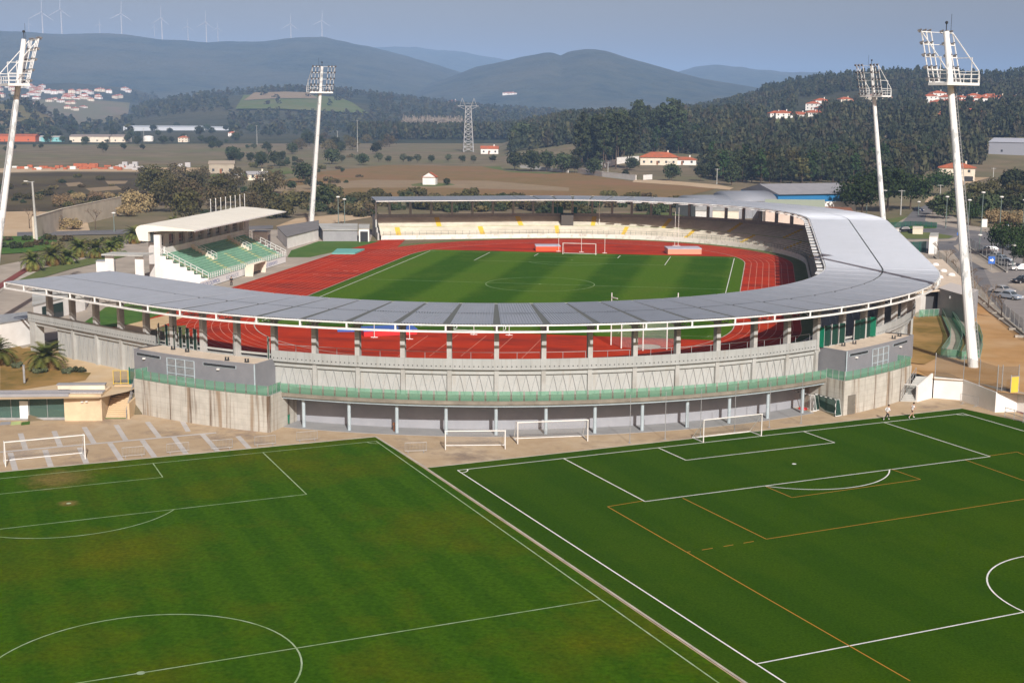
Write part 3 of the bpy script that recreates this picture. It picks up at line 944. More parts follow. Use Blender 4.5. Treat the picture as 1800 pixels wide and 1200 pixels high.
    mb.prism([p[:2], q[:2], t[:2], r[:2]], -0.1, 3.98)
    mb.build('end_pier', M['conc'], P)
    ring_solid('passage_lintel', P, M['conc'], 60.8, 61.7, 3.5, 3.98, S0 + 1.2, S0 + 5.6)
    ring_solid('passage_wall', P, M['greywall'], 58.2, 58.5, -0.1, 3.9, S0 + 1.2, S0 + 7)
    # terraces
    prof = [(48.95, -0.05), (48.95, 1.02), (49.2, 1.02), (49.2, 0.9), (50.4, 0.9)]
    r, z = 50.4, 0.9
    for k in range(13):
        z += 0.27; prof.append((r, z)); r += 0.78 if k != 5 else 1.35; prof.append((r, z))
    prof += [(61.3, z), (61.3, z + 0.25)]
    cut = lambda r0, r1: [(R, zz) for R, zz in prof if r0 - 1e-6 <= R <= r1 + 1e-6]
    far_a = 60
    for name, a, b, m in (('terrace', S0 + 2, 100, M['conc']), ('terrace', 100, S1 - 1.0, M['cream'])):
        mb = MB(); sweep(mb, [(R, zz) for R, zz in prof[3:]], a, b)
        o = mb.build(name, m, P)
    # front wall, green landing, yellow stairs, front rail on the far side
    ring_solid('front_wall', P, mat('scuffed_white_wall', (0.74, 0.72, 0.66), 0.85, (0.40, 0.37, 0.33), 0.8, lo=0.5, hi=0.75), 48.9, 49.15, -0.05, 1.04, 40, S1 - 1)
    zg = 0.9 + 0.27 * 6
    ring_solid('landing', P, M['walkgreen'], 50.4 + 0.78 * 5 + 0.35, 50.4 + 0.78 * 5 + 1.2, zg - 0.1, zg + 0.012, 100, S1 - 1)
    lower = [(R, zz) for R, zz in prof if 50.3 < R < 50.4 + 0.78 * 5 + 0.2]
    upper = [(R, zz) for R, zz in prof if R > 50.4 + 0.78 * 5 + 1.2 and R < 61.2]
    for k in range(20):
        for off, pr_ in ((0.0, lower), (9.2, upper)):
            s = 118 + off + k * 18.8
            if s > S1 - 2: continue
            mb = MB()
            w = 0.62 / U / 1.0
            pr2 = [(R - 0.02, zz + 0.015) for R, zz in pr_]
            ss = [s - w, s + w]
            n = len(pr2)
            vs = [path(x, R, zz) for x in ss for R, zz in pr2]
            mb.add(vs, [(j, n + j, n + j + 1, j + 1) for j in range(n - 1)])
            mb.build('stair', M['yellow'], P)
    mb = MB()
    ss = ssteps(100, S1 - 1.5, 1.6)
    for zz in (1.5, 2.0):
        for a, b in zip(ss, ss[1:]): mb.beam(path(a, 49.05, zz), path(b, 49.05, zz), 0.06)
    for s in ss: mb.beam(path(s, 49.05, 1.0), path(s, 49.05, 2.0), 0.07)
    mb.build('front_rail', mat('grey_green_rail', (0.16, 0.18, 0.16), 0.6), P)
    # back wall of the terraces on the far side
    ring_solid('back_wall', P, M['conccol'], 61.2, 61.5, 3.0, 5.15, 90, S1 - 0.5)
    # end wall and gate at the far left end
    mb = MB()
    pts = [path(S1 - 0.4, R, 0) for R in (48.9, 61.6)]
    d = (pts[1] - pts[0]).normalized(); t = Vector((-d.y, d.x, 0)) * 0.2
    for r0, r1, zz in ((48.9, 52, 1.6), (52, 55, 2.6), (55, 58.5, 3.9), (58.5, 61.6, 5.1)):
        p, q = path(S1 - 0.4, r0), path(S1 - 0.4, r1)
        mb.prism([(p - t)[:2], (q - t)[:2], (q + t)[:2], (p + t)[:2]], -0.1, zz)
    mb.build('end_wall', M['conc'], P)
    mb = MB()
    p = path(S1 - 0.5, 56.5, 3.4); q = path(S1 - 0.5, 56.5, 9.3); mb.beam(p, q, 0.35)
    mb.build('end_post', M['conccol'], P)
    # vomitory: solid block on the far side, the opening's shade painted as its dark colour
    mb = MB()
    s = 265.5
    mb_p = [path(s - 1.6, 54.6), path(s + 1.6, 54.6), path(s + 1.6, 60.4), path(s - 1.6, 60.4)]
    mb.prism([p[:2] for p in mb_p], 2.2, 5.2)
    mb.build('passage_shade_block', mat('shaded_passage', (0.09, 0.08, 0.07), 0.9), P)
    # green gates: tall leaves standing open on the far side and on both pavilion roofs
    def gate(s, R, w=0.9, h=2.5, z=4.16, ang=90, name='gate_door', dm=None):
        p = path(s, R); nrm = (path(s, R + 1) - p).normalized(); tan = Vector((-nrm.y, nrm.x, 0))
        d = nrm * cos(radians(90 - ang)) + tan * sin(radians(90 - ang))
        mb = MB(); t = Vector((-d.y, d.x, 0)) * 0.035
        q = p + d * w
        mb.prism([(p - t)[:2], (q - t)[:2], (q + t)[:2], (p + t)[:2]], z + 0.05, z + h)
        mb.build(name, dm or M['doorgreen'], P)
        mb = MB(); mb.beam(p + Vector((0, 0, z)), p + Vector((0, 0, z + h + 0.06)), 0.10); mb.beam(q + Vector((0, 0, z)), q + Vector((0, 0, z + h + .06)), 0.05)
        mb.build('gate_post', M['conccol'], P)
    for s in (-28.9, -27.75, -26.6, -25.45, -24.3, -23.15, -17.4, -13.0): gate(s, 61.6, .8, 2.45, ang=45 if s > -22.6 or s < -28 else 15, dm=None if s < -28 or s > -14 else M['darkdoor'])
    for s in (49.8, 51.0, 52.4, 53.8): gate(s, 61.6, .8, 2.45, ang=60 if s < 50 else 25, dm=None if s < 50 else M['darkdoor'])
    for s in (57.0, 58.2, 59.4, 60.4): gate(s, 61.6, .9, 2.45, ang=60 if s > 60 else 20, dm=None if s > 60 else M['darkdoor'])
    for s in (267.8, 266.4, 263.0): gate(s, 61.3, 1.6, 2.3, z=4.5, ang=20)
    for s in (177.5, 178.8): gate(s, 61.3, 1.8, 2.5, z=4.3, ang=12)
    # sills behind the gates
    ring_solid('gate_sill', P, M['conc'], 61.1, 61.75, 3.6, 4.14, -29.2, -12.4)
    ring_solid('gate_sill', P, M['conc'], 61.1, 61.75, 3.6, 4.14, 49.3, 60.8)
    # hand rail on the inside of the parapet
    mb = MB()
    ss = ssteps(-12.3, 49.2, 2.4)
    for a, b in zip(ss, ss[1:]): mb.beam(path(a, 61.0, 5.75), path(b, 61.0, 5.75), 0.05)
    for s in ss: mb.beam(path(s, 61.0, 4.2), path(s, 61.0, 5.75), 0.05)
    mb.build('hand_rail', M['galv'], P)
    # ---- walkway, its balustrade and the recess under it
    ring_solid('walkway_slab', P, mat('weathered_slab_edge', (0.27, 0.245, 0.20), 0.9, (0.18, 0.16, 0.13), 0.6), 61.3, 64.75, 0.72, 1.10, -10.2, 48.2)
    ring_solid('slab_beam', P, M['paleblue'], 63.5, 64.5, 0.44, 0.715, -10.2, 48.2)
    ring_solid('recess_wall', P, mat('recess_render', (0.335, 0.345, 0.375), .8, (0.30, 0.31, 0.34), .7), 60.9, 61.35, ZL - 0.05, 0.715, -11.5, 49.2)
    ring_solid('recess_floor', P, mat('smooth_grey_floor', (0.30, 0.305, 0.31), 0.85, (0.26, 0.265, 0.27), 0.6), 61.3, 64.6, ZL - 0.1, ZL + 0.03, -9.7, 46.5)
    mb = MB()
    for k in range(12):
        s = -7.78 + 4.836 * k
        mb = MB(); mb.tube(path(s, 63.85, ZL + 0.03), path(s, 63.85, 0.46), 0.19, n=14)
        mb.build('round_column', M['paleblue'], P, smooth=False)
    balustrade(P, -10.2, 48.4, 64.68, 1.10)

def balustrade(P, a, b, R, z, step=1.22):
    n = max(2, int((b - a) / step))
    ss = [a + (b - a) * i / n for i in range(n + 1)]
    mb = MB()
    for s0, s1 in zip(ss, ss[1:]):
        g = 0.09
        p, q = path(s0 + g, R), path(s1 - g, R)
        mb.add([p + Vector((0, 0, z + 0.05)), q + Vector((0, 0, z + .05)), q + Vector((0, 0, z + 1.08)), p + Vector((0, 0, z + 1.08))], [(0, 1, 2, 3)])
    mb.build('balustrade_glass', M['greenglass'], P)
    mb = MB()
    for s in ss:
        for o in (-0.05, 0.05): mb.beam(path(s + o, R - 0.03, z - 0.05), path(s + o, R - 0.03, z + 1.10), 0.04)
    for s0, s1 in zip(ss, ss[1:]): mb.beam(path(s0, R - 0.03, z + 0.02), path(s1, R - 0.03, z + 0.02), 0.05)
    mb.build('balustrade_frame', mat('rusty_green_frame', (0.17, 0.17, 0.13), 0.7), P)
build_stand()

# ------------------------------------------------------------------ the two grey pavilions on their stained concrete bases
def pavilion(a, b, ga, gb, label, door_s=None, loc=None):
    P = thing('gate_pavilion', label, 'pavilion', tuple(path((a + b) / 2, 65, ZL)), world=True, group='grey pavilions built on to the stand')
    RB, RG = 67.45, 65.6
    # base: curved front, straight returns
    ss = ssteps(a, b, 1.5)
    front = [path(s, RB) for s in ss]
    back = [path(b, 61.4), path(a, 61.4)]
    loop = front + back
    mb = MB()
    n = len(loop); acc = 0.0
    for i in range(n):
        p, q = loop[i], loop[(i + 1) % n]; L = (q - p).length
        mb.add([(p.x, p.y, ZL - 0.1), (q.x, q.y, ZL - 0.1), (q.x, q.y, 1.24), (p.x, p.y, 1.24)], [(0, 1, 2, 3)], 0, [[(acc, 0), (acc + L, 0), (acc + L, 4), (acc, 4)]])
        acc += L
    mb.build('concrete_base', M['streaked'], P)
    mb = MB(); mb.poly([(p.x, p.y, 1.24) for p in loop]); mb.build('terrace_floor', mat('walkway_floor', (0.30, 0.33, 0.29), 0.9), P)
    # upper storey
    ss2 = ssteps(ga, gb, 1.5)
    f2 = [path(s, RG) for s in ss2]
    up = f2 + [path(gb, 61.5), path(ga, 61.5)]
    mb = MB(); n = len(up); acc = 0
    for i in range(n):
        p, q = up[i], up[(i + 1) % n]; L = (q - p).length
        mb.add([(p.x, p.y, 1.24), (q.x, q.y, 1.24), (q.x, q.y, 4.2), (p.x, p.y, 4.2)], [(0, 1, 2, 3)], 0, [[(acc, 0), (acc + L, 0), (acc + L, 3), (acc, 3)]]); acc += L
    mb.build('upper_wall', M['greyblock'], P)
    ins = [path(s, RG - 0.22) for s in ss2] + [path(gb - 0.15, 61.5), path(ga + 0.15, 61.5)]
    mb = MB(); mb.poly([(p.x, p.y, 4.08) for p in ins]); mb.build('flat_roof', M['roofsand'], P)
    mb = MB()
    for i in range(len(ss2) - 1):
        p, q, r, t = path(ss2[i], RG), path(ss2[i + 1], RG), path(ss2[i + 1], RG - 0.22), path(ss2[i], RG - 0.22)
        mb.add([(*x[:2], 4.202) for x in (p, q, r, t)], [(0, 1, 2, 3)])
        mb.add([(*t[:2], 4.08), (*r[:2], 4.08), (*r[:2], 4.202), (*t[:2], 4.202)], [(0, 3, 2, 1)])
    for s, s_in in ((ga, ga + 0.15), (gb, gb - 0.15)):
        p, q = path(s, RG), path(s, 61.5); r, t = path(s_in, 61.5), path(s_in, RG - 0.22)
        mb.add([(*x[:2], 4.203) for x in (p, q, r, t)], [(0, 1, 2, 3) if s < s_in else (3, 2, 1, 0)])
    mb.build('coping', M['greywall'], P)
    w = gb - ga
    for f0, f1 in ((0.03, 0.26), (0.62, 0.87)):
        s0, s1 = ga + w * f0, ga + w * f1
        mb = MB(); sweep(mb, [(RG + 0.01, 3.48), (RG + 0.04, 3.48), (RG + 0.04, 3.84), (RG + 0.01, 3.84)], s0, s1, closed=True); fr = mb.build('slot_window', M['paleblue'], P)
        mb = MB(); sweep(mb, [(RG + 0.02, 3.55), (RG + 0.07, 3.55), (RG + 0.07, 3.82), (RG + 0.02, 3.82)], s0 + 0.08, s1 - 0.08, closed=True); mb.build('pane', M['dark'], fr)
    s0, s1 = ga + w * 0.32, ga + w * 0.55
    mb = MB()
    for k in range(4): mb.beam(path(s0 + (s1 - s0) * k / 3 if k < 3 else s1, RG + 0.05, 1.3), path(s0 + (s1 - s0) * k / 3 if k < 3 else s1, RG + 0.05, 3.8), 0.09)
    for zz in (1.32, 2.1, 2.95, 3.8): 
        for f in (0, 0.5): mb.beam(path(s0 + (s1 - s0) * f, RG + 0.05, zz), path(s0 + (s1 - s0) * (f + 0.5), RG + 0.05, zz), 0.08)
    fr = mb.build('louvre_frame', M['paleblue'], P)
    mb = MB()
    for k in range(16):
        zz = 1.4 + k * 0.15
        mb.beam(path(s0 + 0.1, RG + 0.03, zz), path((s0 + s1) / 2, RG + 0.03, zz), 0.03, 0.09); mb.beam(path((s0 + s1) / 2, RG + 0.03, zz), path(s1 - 0.1, RG + 0.03, zz), 0.03, 0.09)
    mb.build('louvre', M['galv'], fr)
    for f in (0.11, 0.74):
        p = path(ga + w * f, RG + 0.12, 3.28); mb = MB(); mb.box(p.x - .16, p.x + .16, p.y - .1, p.y + .1, p.z - .08, p.z + .08)
        mb.build('wall_lamp', M['white'], P)
    mb = MB(); c0, c1 = (gb, ga) if ga < 0 else (ga, gb)
    mb.beam(path(c0, RG + 0.03, 1.24), path(c0, RG + 0.03, 4.2), 0.13); mb.build('corner_trim', M['paleblue'], P)
    for f, R in ((0.20, 62.8), (0.34, 62.9), (0.76, 64.6), (0.9, 64.4)):
        mb = MB(); p = path(ga + w * f, R, 4.08)
        for o in (-0.16, 0.16): mb.box(p.x + o - .07, p.x + o + .07, p.y - .08, p.y + .08, 4.08, 4.5)
        mb.box(p.x - .25, p.x + .25, p.y - .1, p.y + .1, 4.08, 4.2)
        mb.build('roof_vent', M['dark'], P)
    # green balustrade round the terrace edge
    balustrade(P, a + 0.1, b - 0.1, RB - 0.08, 1.24, 1.15)
    for s in (a, b):
        q0, q1 = path(s + (0.1 if s == a else -0.1), RB - 0.1), path(s + (0.1 if s == a else -0.1), 64.7)
        mb = MB(); mb.add([q0 + Vector((0, 0, 1.28)), q1 + Vector((0, 0, 1.28)), q1 + Vector((0, 0, 2.32)), q0 + Vector((0, 0, 2.32))], [(0, 1, 2, 3)])
        mb.build('balustrade_glass', M['greenglass'], P)
        mb = MB()
        for k in range(4):
            p = q0 + (q1 - q0) * (k / 3); mb.beam((p.x, p.y, 1.2), (p.x, p.y, 2.36), 0.05)
        mb.beam(q0 + Vector((0, 0, 1.27)), q1 + Vector((0, 0, 1.27)), 0.05)
        mb.build('balustrade_frame', M['galv'], P)
    if door_s is not None:
        mb = MB(); sweep(mb, [(RB + 0.01, ZL), (RB + 0.06, ZL), (RB + 0.06, ZL + 2.25), (RB + 0.01, ZL + 2.25)], door_s, door_s + 1.15, closed=True)
        d = mb.build('steel_door', mat('weathered_steel_door', (0.20, 0.18, 0.15), 0.6, (0.14, 0.13, 0.11), 1.0), P)
        mb = MB(); p = path(door_s + 0.95, RB + 0.1, ZL + 1.05); mb.box(p.x - .05, p.x + .05, p.y - .05, p.y + .05, p.z - .03, p.z + .03); mb.build('handle', M['galv'], d)
    return P
pavilion(-26.4, -9.75, -28.4, -12.2, 'grey pavilion on a rust-streaked concrete base, beside the stairs to the palm terrace')
pavilion(48.0, 60.5, 50.2, 64.6, 'grey pavilion on a streaked concrete base, beside the runners and the white wall', door_s=48.6)
# ------------------------------------------------------------------ floodlight masts, leaning in over the stadium
POLEM = mat('weathered_white_pole', (0.78, 0.80, 0.80), 0.45, (0.46, 0.49, 0.50), 1.1, stretch=(1, 1, .35), lo=.56, hi=.62)
def mast(base, a, h, label, htop=None):
    """base point; the lamp platform sits a metres towards the pitch and h above the base"""
    b = Vector(base); d = Vector((-b.x, -b.y, 0)).normalized()
    T = thing('floodlight_mast', label, 'floodlight mast', base, atan2(-d.x, d.y), 'leaning floodlight masts round the stadium')
    k = a / h; top = h + 6.4
    ax = lambda z: Vector((0, k * z, z))
    mb = MB()
    n = 12
    for i in range(n):
        z0, z1 = top * i / n, top * (i + 1) / n
        mb.tube(ax(z0), ax(z1), 0.66 - 0.30 * i / n, 0.66 - 0.30 * (i + 1) / n, 14, cap=(i in (0, n - 1)))
    mb.box(-1.1, 1.1, -1.1, 1.1, -0.1, 0.12)
    mb.build('pole', POLEM, T, smooth=False)
    mb = MB()
    for i in range(70):
        z = 1 + i * 0.5; p = ax(z) + Vector((0.5 - 0.28 * z / top, -0.62 + 0.3 * z / top, 0))
        mb.beam(p - Vector((0.2, 0, 0)), p + Vector((0.2, 0, 0)), 0.05)
    mb.beam(ax(1) + Vector((.32, -.62, 0)), ax(h) + Vector((.12, -.40, 0)), 0.06); mb.beam(ax(1) + Vector((.72, -.62, 0)), ax(h) + Vector((.5, -.40, 0)), 0.06)
    mb.build('ladder', M['galv'], T)
    # lamp frame: two banks of three uprights, four rungs, sloping stays back to a railed platform
    mb = MB()
    xs = (-3.0, -2.1, -1.2, 1.2, 2.1, 3.0)
    F = lambda x, z: Vector((x, k * z + 0.75 + (z - h) * 0.10, z))
    for x in xs: mb.beam(F(x, h), F(x, top), 0.11)
    for i in range(5):
        z = h + 0.15 + i * 1.55
        mb.beam(F(-3.0, z), F(-1.2, z), 0.12); mb.beam(F(1.2, z), F(3.0, z), 0.12)
        mb.beam(F(-1.2, z), F(1.2, z), 0.07)
    B = lambda x, z: Vector((x, k * h - 1.9, z))
    for x in (-3.0, 3.0):
        mb.beam(F(x, top), B(x, h + 1.5), 0.10)
        mb.beam(B(x, h), B(x, h + 1.5), 0.10)
        mb.beam(F(x, h + 3.2), Vector((x, k * h - 0.75, h + 3.2)), 0.08); mb.beam(Vector((x, k * h - 0.75, h + 3.2)), Vector((x, k * h - 0.75, h)), 0.08)
        mb.beam(F(x, h + 1.5), B(x, h + 1.5), 0.08)
    fr = mb.build('lamp_frame', M['whitemetal'], T)
    mb = MB()
    y0, y1 = k * h - 2.0, k * h + 0.9
    for x in (-3.05, 3.05): mb.beam((x, y0, h - 0.1), (x, y1, h - 0.1), 0.12, 0.34)
    for y in (y0, y1): mb.beam((-3.05, y, h - 0.1), (3.05, y, h - 0.1), 0.12, 0.34)
    mb.box(-3.0, 3.0, y0, y1, h - 0.05, h)
    mb.build('platform', M['whitemetal'], T)
    mb = MB()
    for z in (h + 0.55, h + 1.1):
        mb.beam((-3.05, y0, z), (3.05, y0, z), 0.06)
        for x in (-3.05, 3.05): mb.beam((x, y0, z), (x, y1, z), 0.06)
    for x in (-3.05, -1.5, 0, 1.5, 3.05): mb.beam((x, y0, h), (x, y0, h + 1.1), 0.06)
    mb.build('platform_rail', M['whitemetal'], T)
    mb = MB(); mb.beam(ax(top), ax(top) + Vector((0, 0, 1.0)), 0.08); mb.ball(ax(top) + Vector((0, 0, 1.1)), 0.2)
    mb.beam(ax(top) + Vector((.9, 0, -.3)), ax(top) + Vector((.9, 0, 2.2)), 0.035)
    mb.build('lightning_rod', M['dark'], T)
    lamp_me = None
    for i in range(5):
        for x in xs:
            z = h + 0.42 + i * 1.5
            if lamp_me is None:
                mb = MB()
                mb.tube((0, 0, 0.06), (0, 0.26, -0.12), 0.13, 0.25, 10); mb.tube((0, -0.16, 0.14), (0, 0.0, 0.06), 0.08, 0.13, 8)
                o = mb.build('floodlight', LAMPM, T); lamp_me = o.data
            else:
                o = bpy.data.objects.new('floodlight', lamp_me); COL.objects.link(o); o.parent = T
            o.location = F(x + (0.42 if x < 0 else -0.42) * 0, z) + Vector((0, 0.12, 0.12))
    return T
LAMPM = mat('grey_floodlight_body', (0.20, 0.20, 0.21), 0.4, (0.10, 0.10, 0.105), 3.0)
mast((67, -68, -0.35), 6.1, 35.6, 'tall white floodlight mast leaning inward above the white wall and sandy ground')
mast((67, 68, -0.05), 6.58, 34.9, 'white floodlight mast rising behind the right-hand bend of the grey roof, near the roundabout')
mast((-79.6, 103, -0.05), 9.53, 35.7, 'slim floodlight mast behind the white-roofed grandstand, before the brown fields')
mast((-71.3, -65.5, -0.05), 6.3, 35.05, 'floodlight mast cut by the left picture edge, over the palm row')

# ------------------------------------------------------------------ goals
def goal(loc, rz, label, w=7.32, h=2.44, d=2.0, top_d=0.9, r=0.06, m=None, net=True, base=True, frame_only=False, group=None, net_m=None):
    T = thing('football_goal', label, 'goal', loc, rz, group)
    m = m or M['white']
    mb = MB()
    for x in (-w / 2, w / 2): mb.tube((x, 0, 0), (x, 0, h), r, n=10)
    mb.tube((-w / 2 - r, 0, h), (w / 2 + r, 0, h), r, n=10)
    mb.build('goal_frame', m, T)
    if base:
        mb = MB()
        for x in (-w / 2, w / 2):
            mb.beam((x, 0, 0.05), (x, d, 0.05), 0.07)
            mb.tube((x, 0, h), (x, top_d, h - 0.05), 0.025, n=6) if top_d else None
            mb.tube((x, top_d or 0, h - 0.05), (x, d, 0.08), 0.025, n=6)
        mb.beam((-w / 2, d, 0.05), (w / 2, d, 0.05), 0.07)
        mb.build('ground_bar', M['galv'] if frame_only else M['whitemetal'], T)
    if net:
        mb = MB()
        for x in (-w / 2, w / 2): mb.add([(x, 0.02, 0.1), (x, d, 0.1), (x, top_d, h - 0.06), (x, 0.02, h - 0.03)], [(0, 1, 2, 3)])
        mb.add([(-w / 2, d, 0.1), (w / 2, d, 0.1), (w / 2, top_d, h - 0.06), (-w / 2, top_d, h - 0.06)], [(0, 1, 2, 3)])
        mb.add([(-w / 2, 0.02, h - 0.03), (w / 2, 0.02, h - 0.03), (w / 2, top_d, h - 0.06), (-w / 2, top_d, h - 0.06)], [(0, 1, 2, 3)])
        mb.build('net', net_m or M['netting'], T)
    return T
p = LA_(0, 0)
goal((p[0], p[1], ZL), RA, 'white goal standing on the goal line of the artificial turf pitch', d=2.2, top_d=0.0)
def goal_px(x0, y0, x1, y1, **k):
    a, b = at(x0, y0, ZL), at(x1, y1, ZL); c = (a + b) / 2
    return goal((c.x, c.y, ZL), atan2((b - a).y, (b - a).x), w=(b - a).length, **k)
goal_px(10, 820, 150, 806, label='white goal with a sagging net parked on the paved strips, far left of the forecourt', d=2.4, h=2.44)
goal_px(783, 790, 888, 789, label='smaller white goal on the sandy forecourt beside the corner of the turf', d=1.6, h=1.95)
goal_px(910, 780, 1033, 775, label='wide white goal with netting on the forecourt, right of a smaller goal', d=2.2, h=2.3)
goal_px(577, 742, 654, 747, label='white goal stored under the walkway behind the blue columns, left one', d=1.4, net=False, h=2.1, top_d=0.4)
goal_px(655, 747, 735, 751, label='white goal stored under the walkway, next to a brown post, right one', d=1.4, net=False, h=2.1, top_d=0.4)
goal((0, 52.19, 0), pi * 0, 'white goal at the far end of the stadium pitch', d=1.9, top_d=0.9, net=False)
goal((0, -52.19, 0), pi, 'white goal at the near end of the stadium pitch, seen under the roof edge', d=1.9, top_d=0.9, net=False)
# striped handball goals by the right pavilion
def make_striped():
    m, n, l, b = new_mat('black_white_stripes')
    w = n.new('ShaderNodeTexChecker'); w.inputs['Scale'].default_value = 1.0
    mp = coord(n, l, 'OBJ', (2.6, 0.0001, 2.6)); l.new(mp, w.inputs['Vector'])
    w.inputs['Color1'].default_value = (0.02, 0.02, 0.02, 1); w.inputs['Color2'].default_value = (0.8, 0.8, 0.8, 1)
    l.new(w.outputs[0], b.inputs['Base Color'])
    return m
M['striped'] = make_striped()
goal_px(1386, 713, 1424, 724, label='black and white striped handball goal under the walkway with red base weights', d=1.0, h=2.0, m=M['striped'], top_d=0.6, r=0.05)
goal_px(1430, 722, 1468, 732, label='black and white striped handball goal against the stained pavilion base', d=1.0, h=2.0, m=M['striped'], top_d=0.6, r=0.05, net_m=M['greenmesh'])
for x, y, lb in ((1384, 714, 'red rubber weight at the foot of a striped handball goal, left one'), (1411, 719, 'red rubber weight beside the pale blue column, right one')):
    p = at(x, y, ZL); mb = MB()
    mb.tube((p.x, p.y, ZL + 0.03), (p.x, p.y, ZL + 0.17), 0.55, 0.5, 12); mb.tube((p.x, p.y, ZL + 0.17), (p.x, p.y, ZL + 0.3), 0.16, 0.12, 8)
    tag(mb.build('base_weight', M['red']), lb, 'weight', 'red goal weights')

# bins, brown post
def bin_at(px, py, label):
    p = at(px, py, ZL)
    T = thing('wheeled_bin', label, 'bin', (p.x, p.y, ZL + 0.03), 0.3, 'green wheeled bins')
    mb = MB(); v = [(-.24, -.28, 0.08), (.24, -.28, 0.08), (.24, .26, 0.08), (-.24, .26, 0.08), (-.3, -.36, 1.0), (.3, -.36, 1.0), (.3, .36, 1.0), (-.3, .36, 1.0)]
    mb.add(v, [(3, 2, 1, 0), (4, 5, 6, 7), (0, 1, 5, 4), (1, 2, 6, 5), (2, 3, 7, 6), (3, 0, 4, 7)]); mb.build('body', M['doorgreen'], T)
    mb = MB(); mb.box(-.32, .32, -.4, .38, 1.0, 1.07); mb.beam((-.25, .42, 1.02), (.25, .42, 1.02), .05); mb.build('lid', M['doorgreen'], T)
    for x in (-.27, .27):
        mb = MB(); mb.tube((x - .03, .26, .1), (x + .03, .26, .1), .1, n=10); mb.build('wheel', M['rubber'], T)
bin_at(505, 745, 'green wheeled bin in the left corner under the walkway')
bin_at(1356, 719, 'green wheeled bin between pale blue columns under the walkway')
T = thing('bollard', 'rusty brown post standing in front of a pale blue column', 'post', at(693, 758, ZL))
mb = MB(); mb.tube((0, 0, 0), (0, 0, 0.75), .1, n=10); mb.tube((0, 0, .75), (0, 0, 1.0), .2, .16, n=10); mb.build('post_body', M['rust'], T)

# crowd barriers along the forecourt edge
def make_barrier():
    T = thing('crowd_barrier', '', 'barrier')
    mb = MB()
    mb.tube((-1.1, 0, .15), (-1.1, 0, 1.05), .02, n=6); mb.tube((1.1, 0, .15), (1.1, 0, 1.05), .02, n=6)
    mb.tube((-1.1, 0, 1.05), (1.1, 0, 1.05), .02, n=6); mb.tube((-1.1, 0, .2), (1.1, 0, .2), .02, n=6)
    for i in range(1, 15): mb.tube((-1.1 + 2.2 * i / 15, 0, .2), (-1.1 + 2.2 * i / 15, 0, 1.05), .009, n=5)
    mb.build('barrier_frame', M['galv'], T)
    for x in (-.8, .8):
        mb = MB(); mb.beam((x, -.3, .03), (x, .3, .03), .05); mb.beam((x, 0, .03), (x, 0, .2), .04); mb.build('foot', M['galv'], T)
    return Proto(T)
BAR = make_barrier()
for (x, y), lb in zip(((235, 803), (313, 796), (390, 790), (466, 783), (540, 775)), ('leftmost', 'second from the left', 'middle', 'second from the right', 'rightmost')):
    p = at(x, y, ZL); BAR.place((p.x, p.y, ZL), 0.56, 'grey crowd barrier on the paved strips along the grass, ' + lb + ' of five', 'crowd barriers on the forecourt')
p = at(731, 795, ZL); BAR.place((p.x, p.y, ZL), 0.3, 'grey crowd barrier at the grass corner, beside the smaller white goal', 'crowd barriers on the forecourt')
p = at(1703, 712, ZL); BAR.place((p.x, p.y, ZL), -0.8, 'grey crowd barrier leaning by the white wall at the turf corner', 'crowd barriers on the forecourt', 1.15)

# tall thin poles with slack cables in front of the recess (ball net posts)
for i, (x, y, t) in enumerate(((1107, 778, 683), (1169, 772, 678), (1231, 766, 672), (1291, 760, 660), (1352, 751, 655), (1408, 744, 665))):
    p = at(x, y, ZL)
    T = thing('net_post', 'thin grey ball-net post in front of the blue columns, number %d from the left' % (i + 1) if False else 'thin grey ball-net post in front of the covered walkway, %s' % ('by the wide goal', 'right of the wide goal', 'left of the turf goal', 'behind the turf goal', 'right of the turf goal', 'by the striped goals')[i], 'post', p, group='thin ball-net posts')
    mb = MB(); mb.tube((0, 0, 0), (0, 0, 5.2), .045, .03, 8); mb.box(-.15, .15, -.15, .15, 0, .03); mb.build('shaft', M['galv'], T)

# ------------------------------------------------------------------ people
def skin_mesh(name, verts, edges, radii, m, parent=None, sub=1, root=0):
    me = bpy.data.meshes.new(name); me.from_pydata(verts, edges, [])
    o = bpy.data.objects.new(name, me); COL.objects.link(o)
    md = o.modifiers.new('skin', 'SKIN'); md.use_smooth_shade = True
    for i, r in enumerate(radii):
        sv = me.skin_vertices[0].data[i]; rr = r if isinstance(r, tuple) else (r, r); sv.radius = rr; sv.use_root = (i == root)
    if sub: o.modifiers.new('sub', 'SUBSURF').levels = sub; o.modifiers[-1].render_levels = sub
    me.materials.append(m)
    o.parent = parent
    return o
SKIN = mat('skin', (0.50, 0.30, 0.21), 0.6)
SHIRT = mat('white_shirt', (0.80, 0.79, 0.80), 0.8)
BLACK = mat('black_cloth', (0.015, 0.015, 0.018), 0.8)
HAIR = mat('dark_hair', (0.025, 0.018, 0.012), 0.7)
